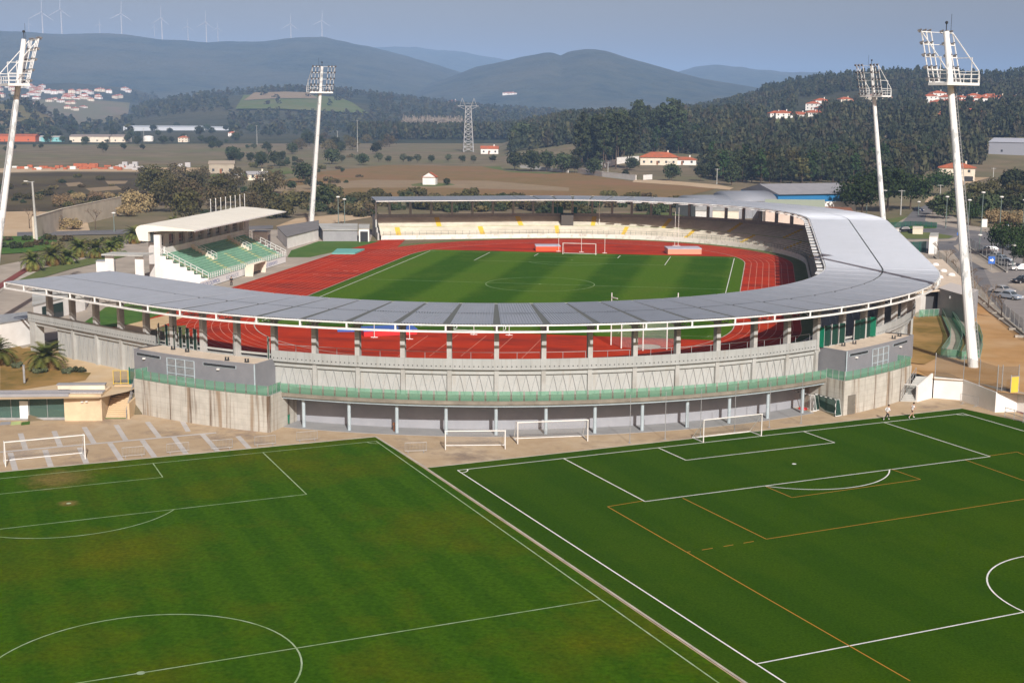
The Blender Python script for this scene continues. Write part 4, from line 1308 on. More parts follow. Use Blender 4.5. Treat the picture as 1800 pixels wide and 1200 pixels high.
def person(label, loc, rz, pose, shirt, shorts, long_sleeve=False):
    """pose: joint positions, x to the person's left, y backwards, z up; faces -y"""
    T = thing('person', label, 'person', loc, rz)
    J = pose; V = lambda k: Vector(J[k])
    names = ['pelvis', 'belly', 'chest', 'neck', 'head0', 'head1', 'hipL', 'kneeL', 'ankleL', 'toeL', 'hipR', 'kneeR', 'ankleR', 'toeR', 'shL', 'elL', 'wrL', 'shR', 'elR', 'wrR']
    rad = [(.13, .10), (.12, .095), (.15, .10), .055, (.085, .10), (.07, .085), .085, .058, .042, (.035, .03), .085, .058, .042, (.035, .03), .06, .042, .032, .06, .042, .032]
    E = [(0, 1), (1, 2), (2, 3), (3, 4), (4, 5), (0, 6), (6, 7), (7, 8), (8, 9), (0, 10), (10, 11), (11, 12), (12, 13), (2, 14), (14, 15), (15, 16), (2, 17), (17, 18), (18, 19)]
    vs = [tuple(V(n)) for n in names]
    # hands: palm, four fingers and a thumb from each wrist
    for w, e, sd_ in (('wrL', 'elL', 1), ('wrR', 'elR', -1)):
        wi = names.index(w); d = (V(w) - V(e)).normalized(); s = d.cross(Vector((0, 0, 1)))
        s = s.normalized() if s.length > .1 else Vector((0, 1, 0)); pm = V(w) + d * .075
        vs.append(tuple(pm)); rad.append((.028, .02)); E.append((wi, len(vs) - 1)); pi_ = len(vs) - 1
        t = d.cross(s)
        for k, ln in enumerate((.065, .075, .07, .055)):
            b = pm + s * ((k - 1.5) * .02)
            vs.append(tuple(b + d * ln * .5 - t * .006)); rad.append(.0095); E.append((pi_, len(vs) - 1))
            vs.append(tuple(b + d * ln * .85 - t * .03)); rad.append(.008); E.append((len(vs) - 2, len(vs) - 1))
        vs.append(tuple(V(w) + d * .03 + s * .045)); rad.append(.011); E.append((wi, len(vs) - 1))
    body = skin_mesh('body', vs, E, rad, SKIN, T)
    def cloth(name, keys, edges, radii, m):
        skin_mesh(name, [tuple(V(k) if isinstance(k, str) else k) for k in keys], edges, radii, m, T)
    mid = lambda a, b, t: V(a) * (1 - t) + V(b) * t
    st = .95 if long_sleeve else .55
    cloth('shirt', ['belly', 'chest', mid('chest', 'neck', .6), 'shL', mid('shL', 'elL', st), 'shR', mid('shR', 'elR', st), mid('pelvis', 'belly', .3)] + ([mid('elL', 'wrL', .8), mid('elR', 'wrR', .8)] if long_sleeve else []),
          [(7, 0), (0, 1), (1, 2), (1, 3), (3, 4), (1, 5), (5, 6)] + ([(4, 8), (6, 9)] if long_sleeve else []), [(.145, .115), (.17, .12), .075, .082, .065, .082, .065, (.155, .125)] + ([.05, .05] if long_sleeve else []), shirt)
    ln = 1.0 if shorts == 'long' else .62
    keys = ['pelvis', 'hipL', mid('hipL', 'kneeL', ln), 'hipR', mid('hipR', 'kneeR', ln), mid('pelvis', 'belly', .35)]
    ed = [(5, 0), (0, 1), (1, 2), (0, 3), (3, 4)]; rd = [(.15, .12), .105, .08, .105, .08, (.14, .11)]
    if shorts == 'long':
        keys += [mid('kneeL', 'ankleL', .92), mid('kneeR', 'ankleR', .92)]; ed += [(2, 6), (4, 7)]; rd += [.058, .058]
    cloth('trousers' if shorts == 'long' else 'shorts', keys, ed, rd, BLACK)
    for a, b in (('ankleL', 'toeL'), ('ankleR', 'toeR')):
        p, q = V(a), V(b)
        cloth('shoe', [p + (p - q) * .25, p * .5 + q * .5 - Vector((0, 0, .01)), q], [(0, 1), (1, 2)], [.045, .05, .04], SHIRT)
    h = V('head1'); f = V('head0') - V('neck')
    mb = MB(); c = (V('head0') + V('head1')) / 2
    mb.ball(c + Vector((0, .025, .045)), .118, 12, 8, s=(.92, 1.02, .95)); mb.build('hair', HAIR, T, smooth=True)
    mb = MB(); c2 = c + Vector((0, -.105, -.035)); mb.ball(c2 + Vector((0, -.012, -.01)), .018, 6, 5)
    mb.build('nose', SKIN, T, smooth=True)
    for sx in (-.038, .038):
        mb = MB(); mb.ball(c + Vector((sx, -.098, -.005)), .013, 6, 5); mb.build('eye', HAIR, T)
        mb = MB(); mb.ball(c + Vector((sx * 2.5, .01, -.02)), .026, 6, 5, s=(.5, 1, 1.2)); mb.build('ear', SKIN, T)
    mb = MB(); mb.ball(c + Vector((0, -.098, -.075)), .02, 6, 5, s=(1.4, .5, .35)); mb.build('mouth', mat('lips', (0.32, 0.12, 0.1), 0.6), T)
    return T
RUN = dict(pelvis=(0, 0, .92), belly=(0, -.04, 1.08), chest=(0, -.10, 1.32), neck=(0, -.14, 1.5), head0=(0, -.17, 1.60), head1=(0, -.19, 1.72),
           hipL=(.10, 0, .88), kneeL=(.11, -.30, .55), ankleL=(.11, -.28, .12), toeL=(.11, -.45, .06), hipR=(-.10, 0, .88), kneeR=(-.11, .18, .50), ankleR=(-.11, .50, .24), toeR=(-.11, .50, .06),
           shL=(.20, -.10, 1.40), elL=(.27, .12, 1.18), wrL=(.24, -.02, .98), shR=(-.20, -.10, 1.40), elR=(-.28, -.10, 1.12), wrR=(-.16, -.32, 1.20))
RUN2 = dict(RUN, kneeL=(.11, -.16, .50), ankleL=(.11, -.22, .09), toeL=(.11, -.40, .05), kneeR=(-.11, .12, .48), ankleR=(-.12, .42, .14), toeR=(-.12, .36, .0), shL=(.19, -.12, 1.40))
p = at(1559, 738, ZL); person('runner in a white long-sleeved top and long black trousers on the turf edge', (p.x, p.y, ZL), radians(120), RUN, SHIRT, 'long', True)
p = at(1603, 734, ZL); person('runner in a white shirt and short black shorts, nearest the white wall', (p.x, p.y, ZL), radians(112), RUN2, SHIRT, 'short')
STANDP = dict(pelvis=(0, 0, .93), belly=(0, 0, 1.1), chest=(0, 0, 1.34), neck=(0, -.01, 1.52), head0=(0, -.02, 1.62), head1=(0, -.02, 1.74), hipL=(.10, 0, .9), kneeL=(.12, -.02, .5), ankleL=(.12, 0, .1), toeL=(.13, -.16, .05),
              hipR=(-.10, 0, .9), kneeR=(-.12, -.02, .5), ankleR=(-.12, 0, .1), toeR=(-.13, -.16, .05), shL=(.2, 0, 1.42), elL=(.26, .03, 1.15), wrL=(.25, -.06, .9), shR=(-.2, 0, 1.42), elR=(-.26, .03, 1.15), wrR=(-.25, -.06, .9))
p = at(407, 503, 0); person('person in dark clothes standing on the track edge below the grandstand', (p.x, p.y, 0.01), radians(200), STANDP, BLACK, 'long', True)

# ------------------------------------------------------------------ things on the stadium floor
def landing_mat(px0, py0, px1, py1, depth, h, label, body, top, posts=False):
    a, b = at(px0, py0, 0), at(px1, py1, 0); L = (b - a).length
    T = thing('landing_mat', label, 'crash mat', (a.x, a.y, 0.02), atan2((b - a).y, (b - a).x))
    mb = MB(); mb.box(0, L, 0, depth, 0, h * .86); mb.build('foam_block', body, T)
    mb = MB(); mb.box(-.06, L + .06, -.06, depth + .06, h * .86, h); mb.build('cover', top, T)
    return T
landing_mat(640, 592, 733, 588, 4.0, .85, 'red and blue high jump mat seen under the near roof', M['red'], M['blue'])
landing_mat(942, 441.5, 985, 441.5, 4.2, 1.2, 'orange-red landing mat beside the far goal', M['orangered'], M['paleviolet'])
landing_mat(1174, 447, 1233, 447, 5.0, 1.3, 'pole vault mat with a pale tarpaulin and orange sides', mat('faded_orange', (0.62, 0.30, 0.2), 0.7), M['paleviolet'])
a = at(616, 578, 0); T = thing('landing_mat', 'small blue and white crash mat left of the red high jump mat', 'crash mat', (a.x - 1, a.y - 3, 0.02), .2)
mb = MB(); mb.box(0, 2.6, 0, 1.4, 0, .35); mb.build('foam_block', M['blue'], T); mb = MB(); mb.box(-.03, 2.63, -.03, 1.43, .35, .42); mb.build('cover', M['paleviolet'], T)
def upright(px, py, top, label, r=.045, cross=None):
    p = at(px, py, 0)
    T = thing('jump_upright', label, 'upright', (p.x, p.y, 0))
    mb = MB(); mb.tube((0, 0, 0), (0, 0, top), r, n=8); mb.build('shaft', M['white'], T)
    mb = MB(); mb.beam((-.5, 0, .04), (.5, 0, .04), .1); mb.beam((0, -.4, .04), (0, .4, .04), .1); mb.build('foot', M['whitemetal'], T)
upright(658, 593, 2.6, 'white high jump upright left of the red mat'); upright(720, 596, 2.6, 'white high jump upright right of the red mat')
upright(1186, 432, 8.0, 'pole vault upright at the left end of the pale mat'); upright(1192, 432, 9.0, 'taller pole vault upright behind the pale mat')
upright(1053, 414, 9.0, 'tall thin white pole before the cream terraces', .07)
upright(982, 442, 4.2, 'white pole left of the far goal'); upright(1022, 443, 4.2, 'white pole in the middle of the far goal'); upright(1063, 445, 4.2, 'white pole right of the far goal')
upright(833, 588, 3, 'short white pole in the gap under the near roof, left of the pair'); upright(895, 589, 3, 'short white pole in the gap under the near roof, right of the pair')
# throwing cage
CP = [(1074, 606, 512), (1092, 612, 518), (1130, 616, 520), (1172, 614, 520), (1190, 606, 512)]
T = thing('throwing_cage', 'white-posted throwing cage round the circle behind the near roof', 'throwing cage', at(1132, 610, 0), world=True)
cps = [at(x, y, 0) for x, y, _ in CP]
for i, p in enumerate(cps):
    q = cps[min(i + 1, len(cps) - 1)] if i < len(cps) - 1 else cps[i - 1]; dd = (q - p).normalized()
    mb = MB(); mb.tube(p, p + Vector((0, 0, 7.2 if i in (0, 4) else 6.4)), .09, .07, 8); mb.beam(p + Vector((0, 0, 6.6 if i in (0, 4) else 6.3)), p + dd * 1.6 + Vector((0, 0, 6.6 if i in (0, 4) else 6.3)), .12)
    mb.build('cage_post', M['white'], T)
mb = MB()
for a, b in zip(cps, cps[1:]): mb.add([a + Vector((0, 0, .2)), b + Vector((0, 0, .2)), b + Vector((0, 0, 6)), a + Vector((0, 0, 6))], [(0, 1, 2, 3)])
mb.build('cage_net', M['netting'], T)
# teal cover left of the far bend
mb = MB(); mb.prism([at(x, y, 0)[:2] for x, y in ((583, 447), (593, 439), (641, 439.5), (624, 447))], 0.01, 0.3)
tag(mb.build('sandpit_cover', M['teal']), 'teal cover over the jumping pit beside the red straight', 'pit cover')
# low dressing-room wing beside the far end of the terraces
def px_box(name, label, cat, pts, z0, z1, m, mt=None, parent_extra=None):
    mb = MB(); mb.prism([at(x, y, z0)[:2] for x, y in pts], z0, z1)
    T = thing(name, label, cat, at(*pts[0], z0), world=True)
    mb.build('wall', m, T)
    mb = MB(); c = [at(x, y, z0) for x, y in pts]; ctr = sum(c, Vector()) / len(c)
    mb.prism([(ctr + (p - ctr) * 1.03)[:2] for p in c], z1 + .002, z1 + .18); mb.build('roof', mt or M['conc'], T)
    return T
px_box('storage_wing', 'low flat-roofed store beside the left end of the cream terraces', 'store', [(568, 424), (628, 424), (628, 412), (560, 412)], 0, 2.6, M['greywall'], M['conc'])
T = px_box('tunnel_kiosk', 'white-framed kiosk with a dark doorway where the cream terraces end', 'kiosk', [(631, 425), (649, 425), (650, 417), (631, 417)], 0, 3.1, M['wallwhite'])
mb = MB(); a, b = at(633.5, 425.1, 0), at(647, 425.1, 0); mb.add([a + Vector((0, -.03, .05)), b + Vector((0, -.03, .05)), b + Vector((0, -.03, 2.5)), a + Vector((0, -.03, 2.5))], [(0, 1, 2, 3)]); mb.build('doorway', M['dark'], T)
px_box('storage_wing', 'long grey-roofed store behind the grandstand, left of the kiosk', 'store', [(505, 437), (560, 422), (560, 406), (488, 418)], 0, 2.6, M['wallwhite'], mat('grey_flat_roof', (0.20, 0.19, 0.19), 0.9, (0.16, 0.155, 0.155), 0.4))
# ------------------------------------------------------------------ white-roofed grandstand on the home straight
def build_grandstand():
    P = thing('grandstand', 'small grandstand with a sweeping white roof and pale green stepped seats', 'grandstand', (-62, 5, 0), world=True)
    Y0, Y1 = -17.0, 23.0
    # stepped seating
    prof = [(-57.6, 0.0), (-57.6, 1.45)]
    x, z = -57.6, 1.45
    n = 13
    for k in range(n):
        x -= 0.66; prof.append((x, z)); z += 0.32; prof.append((x, z))
    prof += [(-66.6, z), (-66.6, 0)]
    def extr(mb, pr, y0, y1, m=0, cap=True):
        k = len(pr)
        mb.add([(a, y0, b) for a, b in pr] + [(a, y1, b) for a, b in pr], [(i, i + 1, i + 1 + k, i + k) for i in range(k - 1)], m)
        if cap:
            mb.add([(a, y0, b) for a, b in pr], [tuple(range(k))], m); mb.add([(a, y1, b) for a, b in pr], [tuple(reversed(range(k)))], m)
    mb = MB(); extr(mb, prof, Y0, Y1, cap=False)
    mb.build('seating', M['seatgreen'], P)
    for y in (Y0, Y1):
        mb = MB()
        for k in range(7):
            xa = -57.6 - 1.32 * k; xb = xa - 1.32 if k < 6 else -66.6
            mb.box(min(xa, xb), max(xa, xb), y - 0.12, y + 0.12, -0.05, 1.25 + .64 * k + .3)
        mb.build('end_wall', M['wallwhite'], P)
    for yy in (-15.9, -5.0, 3.6, 12.6, 20.5):
        mb = MB()
        x, z = -57.6, 1.45
        for k in range(n):
            if (k < 8 or yy in (-15.9, 12.6, 20.5)):
                mb.box(x - .68, x - .02, yy - .42, yy + .42, z + .005, z + .10)
            x -= .66; z += .32
        mb.build('aisle_steps', M['paleyellow'], P)
    # two access stairways cut into the upper rows, with rails
    for yy in (-4.4, 13.2):
        mb = MB()
        mb.box(-66.5, -61.9, yy + .3, yy + 1.9, 3.2, 3.55)
        for k in range(7): mb.box(-66.4 + k * .65, -65.7 + k * .65, yy + .25, yy + .5, 3.0, 6.2 - k * .36)
        mb.build('stair_opening', M['wallcream'], P)
        mb = MB()
        for dy in (.25, 1.9):
            for dz in (0.55, 1.05): mb.beam((-66.4, yy + dy, 5.7 + dz), (-61.9, yy + dy, 3.4 + dz), .06)
            for k in range(5): mb.beam((-66.4 + 1.12 * k, yy + dy, 5.6 - .57 * k), (-66.4 + 1.12 * k, yy + dy, 6.75 - .57 * k), .06)
        mb.build('stair_rail', M['whitemetal'], P)
    # front rail and side rails
    mb = MB()
    for dz in (1.5, 1.95, 2.4): mb.beam((-57.5, Y0, dz), (-57.5, Y1, dz), .06)
    for k in range(41): mb.beam((-57.5, Y0 + (Y1 - Y0) * k / 40, 1.4), (-57.5, Y0 + (Y1 - Y0) * k / 40, 2.45), .09)
    mb.build('front_rail', M['whitemetal'], P)
    for y in (Y0, Y1):
        mb = MB()
        for dz in (.55, 1.1): mb.beam((-57.5, y, 1.45 + dz), (-66.6, y, 5.7 + dz), .08)
        for k in range(9): mb.beam((-57.5 - 1.1 * k, y, 1.3 + .52 * k), (-57.5 - 1.1 * k, y, 2.6 + .52 * k), .08)
        mb.build('side_rail', M['whitemetal'], P)
    # press box wall with windows between grey piers
    mb = MB(); mb.box(-66.62, -66.40, Y0 + 1.5, Y1 + 1, 5.6, 6.65); mb.build('press_parapet', M['wallwhite'], P)
    mb = MB(); mb.box(-70.0, -68.4, Y0 + 2.5, Y1 + 7, -0.05, 9.7); mb.build('rear_block', mat('grey_beige_render', (0.58, 0.56, 0.54), 0.85, (0.52, 0.50, 0.48), 0.5), P)
    k = 0
    y = Y0 + 3.0
    while y < Y1 + 5:
        mb = MB(); mb.box(-68.42, -68.34, y, y + 2.0, 6.7, 8.6); w = mb.build('window', M['darkglass'], P)
        mb = MB()
        for yy in (y, y + .66, y + 1.33, y + 2.0): mb.beam((-68.32, yy, 6.7), (-68.32, yy, 8.6), .07)
        for zz in (6.72, 7.3, 8.6): mb.beam((-68.32, y, zz), (-68.32, y + 2, zz), .07)
        mb.build('frame', M['whitemetal'], w)
        mb = MB(); mb.box(-68.4, -68.0, y + 2.25, y + 3.9, 5.6, 8.9); mb.build('pier', mat('pier_render', (0.66, 0.65, 0.63), 0.85) if k == 0 else bpy.data.materials['pier_render'], P)
        y += 4.35; k += 1
    mb = MB(); mb.box(-68.3, -66.5, Y0 + 1.5, Y1 + 1, 5.5, 5.62); mb.build('gallery_floor', M['conc'], P)
    for y in (Y0 + 1.7, Y1 + 1.5):
        mb = MB(); mb.box(-68.4, -67.2, y - .3, y + .3, -.05, 9.0); mb.build('gable_pier', M['wallwhite'], P)
    # roof: tapering white wing, rolled over at the back
    R0, R1 = -16.2, 31.0
    pr_ = [(-61.6, 9.62), (-64, 9.93), (-68, 10.28), (-71.0, 10.46), (-72.0, 10.40), (-72.7, 10.1), (-73.0, 9.6), (-72.9, 9.0), (-72.4, 7.6), (-70.6, 7.5), (-70.6, 9.2), (-68, 9.42), (-64, 9.50), (-61.6, 9.52)]
    pr_ = [(a + 1.4, b + .35) for a, b in pr_]
    mb = MB(); q = pr_ + [pr_[0]]
    k = len(q)
    mb.add([(a, R0, b) for a, b in q] + [(a, R1, b) for a, b in q], [(i, i + 1, i + 1 + k, i + k) for i in range(k - 1)])
    for y, rev in ((R0, False), (R1, True)):
        vs = [Vector((a, b, 0)) for a, b in pr_]
        t3 = tessellate_polygon([vs])
        mb.add([(a, y, b) for a, b in pr_], [tuple(t) if rev else tuple(reversed(t)) for t in t3])
    mb.build('roof', mat('cream_white_roof', (0.82, 0.79, 0.70), 0.6, (0.76, 0.73, 0.64), 0.3), P)
    mb = MB(); mb.box(-60.32, -60.15, R0, R1, 9.80, 10.0); mb.build('roof_edge', M['whitemetal'], P)
    # posts carrying the far end and glass screen at the near end
    for y in (26.0, 28.2, 30.4):
        mb = MB(); mb.box(-69, -68.5, y - .25, y + .25, -.05, 9.7); mb.build('post', M['white'], P)
    mb = MB(); mb.box(-70.4, -68.5, R0 + .9, R0 + 1.0, 7.6, 9.5); mb.build('end_glazing', M['darkglass'], P)
    # near-end porch: flat canopy on two white fins
    mb = MB(); mb.box(-75.5, -67.5, -22.0, -17.8, 5.75, 6.0); mb.build('porch_canopy', M['conc'], P)
    for x0, x1 in ((-75.2, -73.6), (-69.5, -67.9)):
        mb = MB(); mb.box(x0, x1, -21.2, -20.9, -.05, 5.75); mb.build('porch_fin', M['wallwhite'], P)
    mb = MB(); mb.box(-72.4, -71.0, -20.5, -20.4, .1, 2.4); mb.build('door', mat('pale_yellow_door', (0.60, 0.52, 0.12), 0.6), P)
    return P
build_grandstand()
# banner with lettering along the foot of the grandstand
def text_obj(s, size, loc, rot, m, parent, name='lettering', ext=0.004, sx=1.0):
    c = bpy.data.curves.new(name, 'FONT'); c.body = s; c.size = size; c.extrude = ext; c.resolution_u = 3
    c.materials.append(m)
    tmp = bpy.data.objects.new(name + '_curve', c); COL.objects.link(tmp)
    bpy.context.view_layer.update()
    me = bpy.data.meshes.new_from_object(tmp.evaluated_get(bpy.context.evaluated_depsgraph_get()))
    bpy.data.objects.remove(tmp)
    o = bpy.data.objects.new(name, me); COL.objects.link(o)
    o.location = loc; o.rotation_euler = rot; o.scale = (sx, 1, 1)
    o.parent = parent
    return o
BLUETXT = mat('dark_blue_lettering', (0.05, 0.09, 0.30), 0.7)
GREYTXT = mat('grey_lettering', (0.34, 0.36, 0.45), 0.7)
mb = MB(); mb.box(-57.46, -57.42, -21, 22.5, 0.10, 1.35)
BN = mb.build('banner', mat('white_banner', (0.76, 0.76, 0.76), 0.7)); tag(BN, 'long white banner with blue lettering along the foot of the green seats', 'banner')
r90 = (radians(90), 0, radians(90))
text_obj('CIDADE OLÍMPICA', 1.05, (-57.41, -21.0, 0.32), r90, BLUETXT, BN, sx=1.0)
text_obj('RIO MAIOR', 1.05, (-57.41, -9.2, 0.32), r90, GREYTXT, BN, sx=1.15)
text_obj('CIDADE DO DESPORTO', 0.9, (-57.41, 6.8, 0.36), r90, BLUETXT, BN, sx=1.12)
# cream team shelter in front of the banner
T = thing('team_shelter', 'cream ribbed team shelter standing before the banner', 'shelter', (-56.0, 3.5, 0), world=True)
mb = MB()
for y0, y1 in ((-1.2, 5.4), ):
    pr_ = [(-56.9, 0.02), (-56.9, 1.6), (-56.6, 2.1), (-56.0, 2.3), (-55.0, 2.3)]
    n = 8
    for i in range(n):
        a, b = y0 + (y1 - y0) * i / n, y0 + (y1 - y0) * (i + 1) / n
        k = len(pr_); mid = (a + b) / 2
        mb.add([(x, a, z) for x, z in pr_] + [(x - .08, mid, z + .08) for x, z in pr_] + [(x, b, z) for x, z in pr_], [(j, j + k, j + k + 1, j + 1) for j in range(k - 1)] + [(j + k, j + 2 * k, j + 2 * k + 1, j + k + 1) for j in range(k - 1)])
mb.build('shell', M['wallcream'], T)
for y in (-1.2, 5.4):
    mb = MB(); mb.add([(x, y, z) for x, z in pr_] + [(-55.3, y, 0.02)], [tuple(range(len(pr_) + 1))]); mb.build('side_panel', M['wallcream'], T)
mb = MB(); mb.box(-56.6, -56.1, -1.0, 5.2, .35, .45); mb.build('bench', M['dark'], T)
# row of flagpoles behind the white roof
def simple_pole(name, label, cat, loc, h, r, m, group=None, r1=None, head=None):
    T = thing(name, label, cat, loc, group=group)
    mb = MB(); mb.tube((0, 0, 0), (0, 0, h), r, r1 or r * .7, 8); mb.build('shaft', m, T)
    if head: head(T, h)
    return T
def fp_head(T, h):
    mb = MB(); mb.ball((0, 0, h + .08), .12, 8, 6); mb.build('finial', M['whitemetal'], T)
FPS = [(407, 381), (415, 379), (424, 377), (434, 376), (442, 377), (451, 376), (459, 377), (468, 376)]
for i, (x, y) in enumerate(FPS):
    q = Vector((-75.5 + i * 0.05, 27 + i * 2.6, 0)); 
    simple_pole('flagpole', 'bare white flagpole showing above the white grandstand roof', 'flagpole', q, 12.4, .09, M['whitemetal'], 'flagpoles behind the grandstand', head=fp_head)
# white portable boxes at either end
def white_cabin(loc, rz, w, d, h, label):
    T = thing('portable_cabin', label, 'cabin', loc, rz)
    mb = MB(); mb.box(-w / 2, w / 2, -d / 2, d / 2, .12, h); mb.build('shell', M['white'], T)
    mb = MB(); mb.box(-w / 2 - .08, w / 2 + .08, -d / 2 - .08, d / 2 + .08, h, h + .12); mb.build('roof', M['galv'], T)
    mb = MB(); mb.box(w / 2, w / 2 + .03, -d / 2 + .3, d / 2 - .3, .2, h - .3); mb.build('door', M['greywall'], T)
    mb = MB(); mb.box(-w / 2 + .1, w / 2 - .1, -d / 2 + .1, d / 2 - .1, 0, .12); mb.build('plinth', M['dark'], T)
p = at(187, 486, 0); white_cabin((p.x, p.y, 0), .35, 3.2, 2.6, 3.0, 'white cabin with an open grey side behind the near roof, left of the grandstand')
p = at(466, 424, 0); white_cabin((p.x - 3, p.y + 3, 3.2), .1, 3.2, 2.4, 2.6, 'white cabin raised at the far end of the grandstand, under the roof tip')
bpy.data.objects['portable_cabin.001'].location = (-66.0, 31.5, 0.0)
bpy.data.objects['portable_cabin.001'].scale = (1, 1, 2.1)
# building under the near roof at the far left
T = px_box('service_block', 'white flat-roofed block with glazed doors seen between the near columns', 'building', [(60, 570), (150, 545), (160, 520), (60, 540)], 0, 2.8, M['wallwhite'], M['conc'])
mb = MB(); a, b = at(75, 566, 0), at(112, 556, 0); o_ = Vector((.03, -.05, 0))
mb.add([a + o_ + Vector((0, 0, .1)), b + o_ + Vector((0, 0, .1)), b + o_ + Vector((0, 0, 2.3)), a + o_ + Vector((0, 0, 2.3))], [(0, 1, 2, 3)]); mb.build('glazed_doors', M['darkglass'], T)
T = px_box('ticket_wall', 'white painted wall with sloping shadow at the far left end of the stand', 'wall', [(-30, 620), (55, 604), (52, 592), (-30, 602)], 0, 3.4, M['wallwhite'], M['galv'])

# ------------------------------------------------------------------ glass-fronted building under the palm terrace, its stairs
def glass_building():
    P = thing('glass_pavilion', 'low building with greenish glass front and a stone end wall below the palm terrace', 'building', (gb0.x, gb0.y, ZL), world=True)
    d = gdir; n = Vector((-d.y * -1, 0, 0)); n = Vector((-.23, .973, 0)).normalized()
    up = lambda p, z: Vector((p.x, p.y, z))
    zt = 0.22
    A = gb0; B = gb0 + d * 4.15
    mb = MB()
    ln = 4.15
    mb.prism([A[:2], B[:2], (B + n * 4.6)[:2], (A + n * 4.6)[:2]], ZL - .05, zt)
    mb.build('stone_wall', mat('sandstone_cladding', (0.66, 0.53, 0.36), 0.9, (0.58, 0.45, 0.30), 0.8, var2=(0.48, 0.37, 0.25), scale2=0.35), P)
    mb = MB(); mb.box(0, 0, 0, 0, 0, 0) if False else None
    C0 = B + n * .5; D0 = B + d * 22 + n * .5
    mb.add([up(C0, ZL + .25), up(D0, ZL + .25), up(D0, zt - .25), up(C0, zt - .25)], [(0, 1, 2, 3)])
    mb.build('glass_front', make_glass('greenish_shop_glass', (0.13, 0.22, 0.19), 0.55), P)
    mb = MB(); mb.prism([(B + n * 1.6)[:2], (B + d * 22 + n * 1.6)[:2], (B + d * 22 + n * 1.8)[:2], (B + n * 1.8)[:2]], ZL, zt - .26); mb.build('curtain', mat('green_grey_curtain', (0.20, 0.27, 0.24), 0.9, (0.12, 0.18, 0.16), 1.4, stretch=(1, 1, .05)), P)
    mb = MB()
    for k in range(0, 12): 
        p = C0 + d * (2.0 * k) - n * .03; mb.beam(up(p, ZL + .2), up(p, zt - .2), .05)
    mb.beam(up(C0 - n * .03, ZL + .16), up(D0 - n * .03, ZL + .16), .16, .28); mb.build('glazing_bars', M['galv'], P)
    mb = MB(); p = B + d * 4.1 + n * .38; q = p + d * .95
    mb.prism([p[:2], q[:2], (q + n * .1)[:2], (p + n * .1)[:2]], ZL + .2, ZL + 2.2); mb.build('glazed_door', mat('white_blind', (0.72, 0.74, 0.74), 0.7), P)
    mb = MB(); mb.prism([(A + d * -.02 - n * .06 + d * 3.6)[:2], (B + d * 22 - n * .25)[:2], (B + d * 22 + n * 1.4)[:2], (A + d * 3.6 + n * 1.4)[:2]], zt - .22, zt + .12)
    mb.build('roof_edge', M['greywall'], P)
    mb = MB(); mb.prism([(A + n * .6)[:2], (A + d * 26 + n * .9)[:2], (A + d * 26 + n * 2.0)[:2], (A + n * 1.9)[:2]], zt + .003, zt + .14)
    mb.build('roof_gravel', mat('grey_gravel', (0.42, 0.41, 0.42), 0.95, (0.30, 0.29, 0.30), 6.0), P)
    mb = MB(); mb.prism([(A + d * .3 + n * 2.9)[:2], (A + d * 5.6 + n * 2.9)[:2], (A + d * 5.6 + n * 3.6)[:2], (A + d * .3 + n * 3.6)[:2]], zt, zt + .5)
    mb.build('light_slot', M['wallcream'], P)
    mb = MB(); mb.prism([(A + d * .25 + n * 2.8)[:2], (A + d * 5.7 + n * 2.8)[:2], (A + d * 5.7 + n * 3.7)[:2], (A + d * .25 + n * 3.7)[:2]], zt + .5, zt + .62)
    mb.build('slot_cover', M['greywall'], P)
    for k, z in ((1.6, -.55), (2.1, -.6)):
        mb = MB(); p = A + d * k - n * .12; mb.box(p.x - .12, p.x + .12, p.y - .1, p.y + .1, z - .07, z + .07); mb.build('wall_lamp', M['white'], P)
    # stairs
    S = thing('stairs', 'straight flight of sandy steps between the stone wall and the streaked concrete base', 'stairs', (A - d * .2 + n * 1.0), world=True)
    mb = MB(); w = 2.3; steps = 16
    for k in range(steps):
        p = A - d * .06 + n * (1.2 + .30 * k); q = p - d * w
        z1 = ZL + (0.1 - ZL) * (k + 1) / steps
        mb.prism([p[:2], q[:2], (q + n * .30)[:2], (p + n * .30)[:2]], ZL - .05, z1)
    mb.build('treads', M['sand'], S)
    mb = MB()
    a0 = A - d * (w + .15) + n * 1.0; a1 = a0 + n * 4.8
    for dz in (.35, .7, 1.05): mb.beam(up(a0, ZL + dz), up(a1, .1 + dz), .05)
    for k in range(9):
        p = a0 + n * (.6 * k); z = ZL + (0.1 - ZL) * k / 8; mb.beam(up(p, z - .1), up(p, z + 1.1), .05)
    mb.build('hand_rail', M['galv'], S)
    mb = MB()
    a2 = a1 - d * 1.6
    for dz in (.35, .7, 1.05): mb.beam(up(a1, .1 + dz), up(a2, .1 + dz), .05)
    for k in range(4): mb.beam(up(a1 - d * .5 * k, 0), up(a1 - d * .5 * k, 1.2), .05)
    mb.build('landing_rail', M['galv'], S)
    # side wall of the stairs towards the pavilion
    mb = MB(); p = A - d * (w + .3) + n * .8; mb.prism([p[:2], (p - d * .25)[:2], (p - d * .25 + n * 5.2)[:2], (p + n * 5.2)[:2]], ZL - .05, -1.0); mb.build('side_wall', M['sand'], S)
    # landing and retaining walls that close the terrace edge
    mb = MB(); q = A + n * 6.0
    mb.prism([q[:2], (q - d * 3.2)[:2], (q - d * 3.2 + n * 3)[:2], (q + n * 3)[:2]], ZL, .1)
    structure('landing', mb, M['pave'])
    mb = MB(); f = A - d * .05 + n * 1.0
    mb.prism([(f + n * .1)[:2], (f - d * w + n * .1)[:2], (f - d * w)[:2], f[:2]], ZL - .04, ZL + .06); structure('grass_patch', mb, M['lawn'])
    # yellow gate and green posts on the terrace
    G = thing('yellow_gate', 'yellow steel gate frame at the head of the sandy steps', 'gate', up(A + n * 6.3, .1), world=True)
    for k, c in ((.4, 0), (2.0, 1)):
        pass
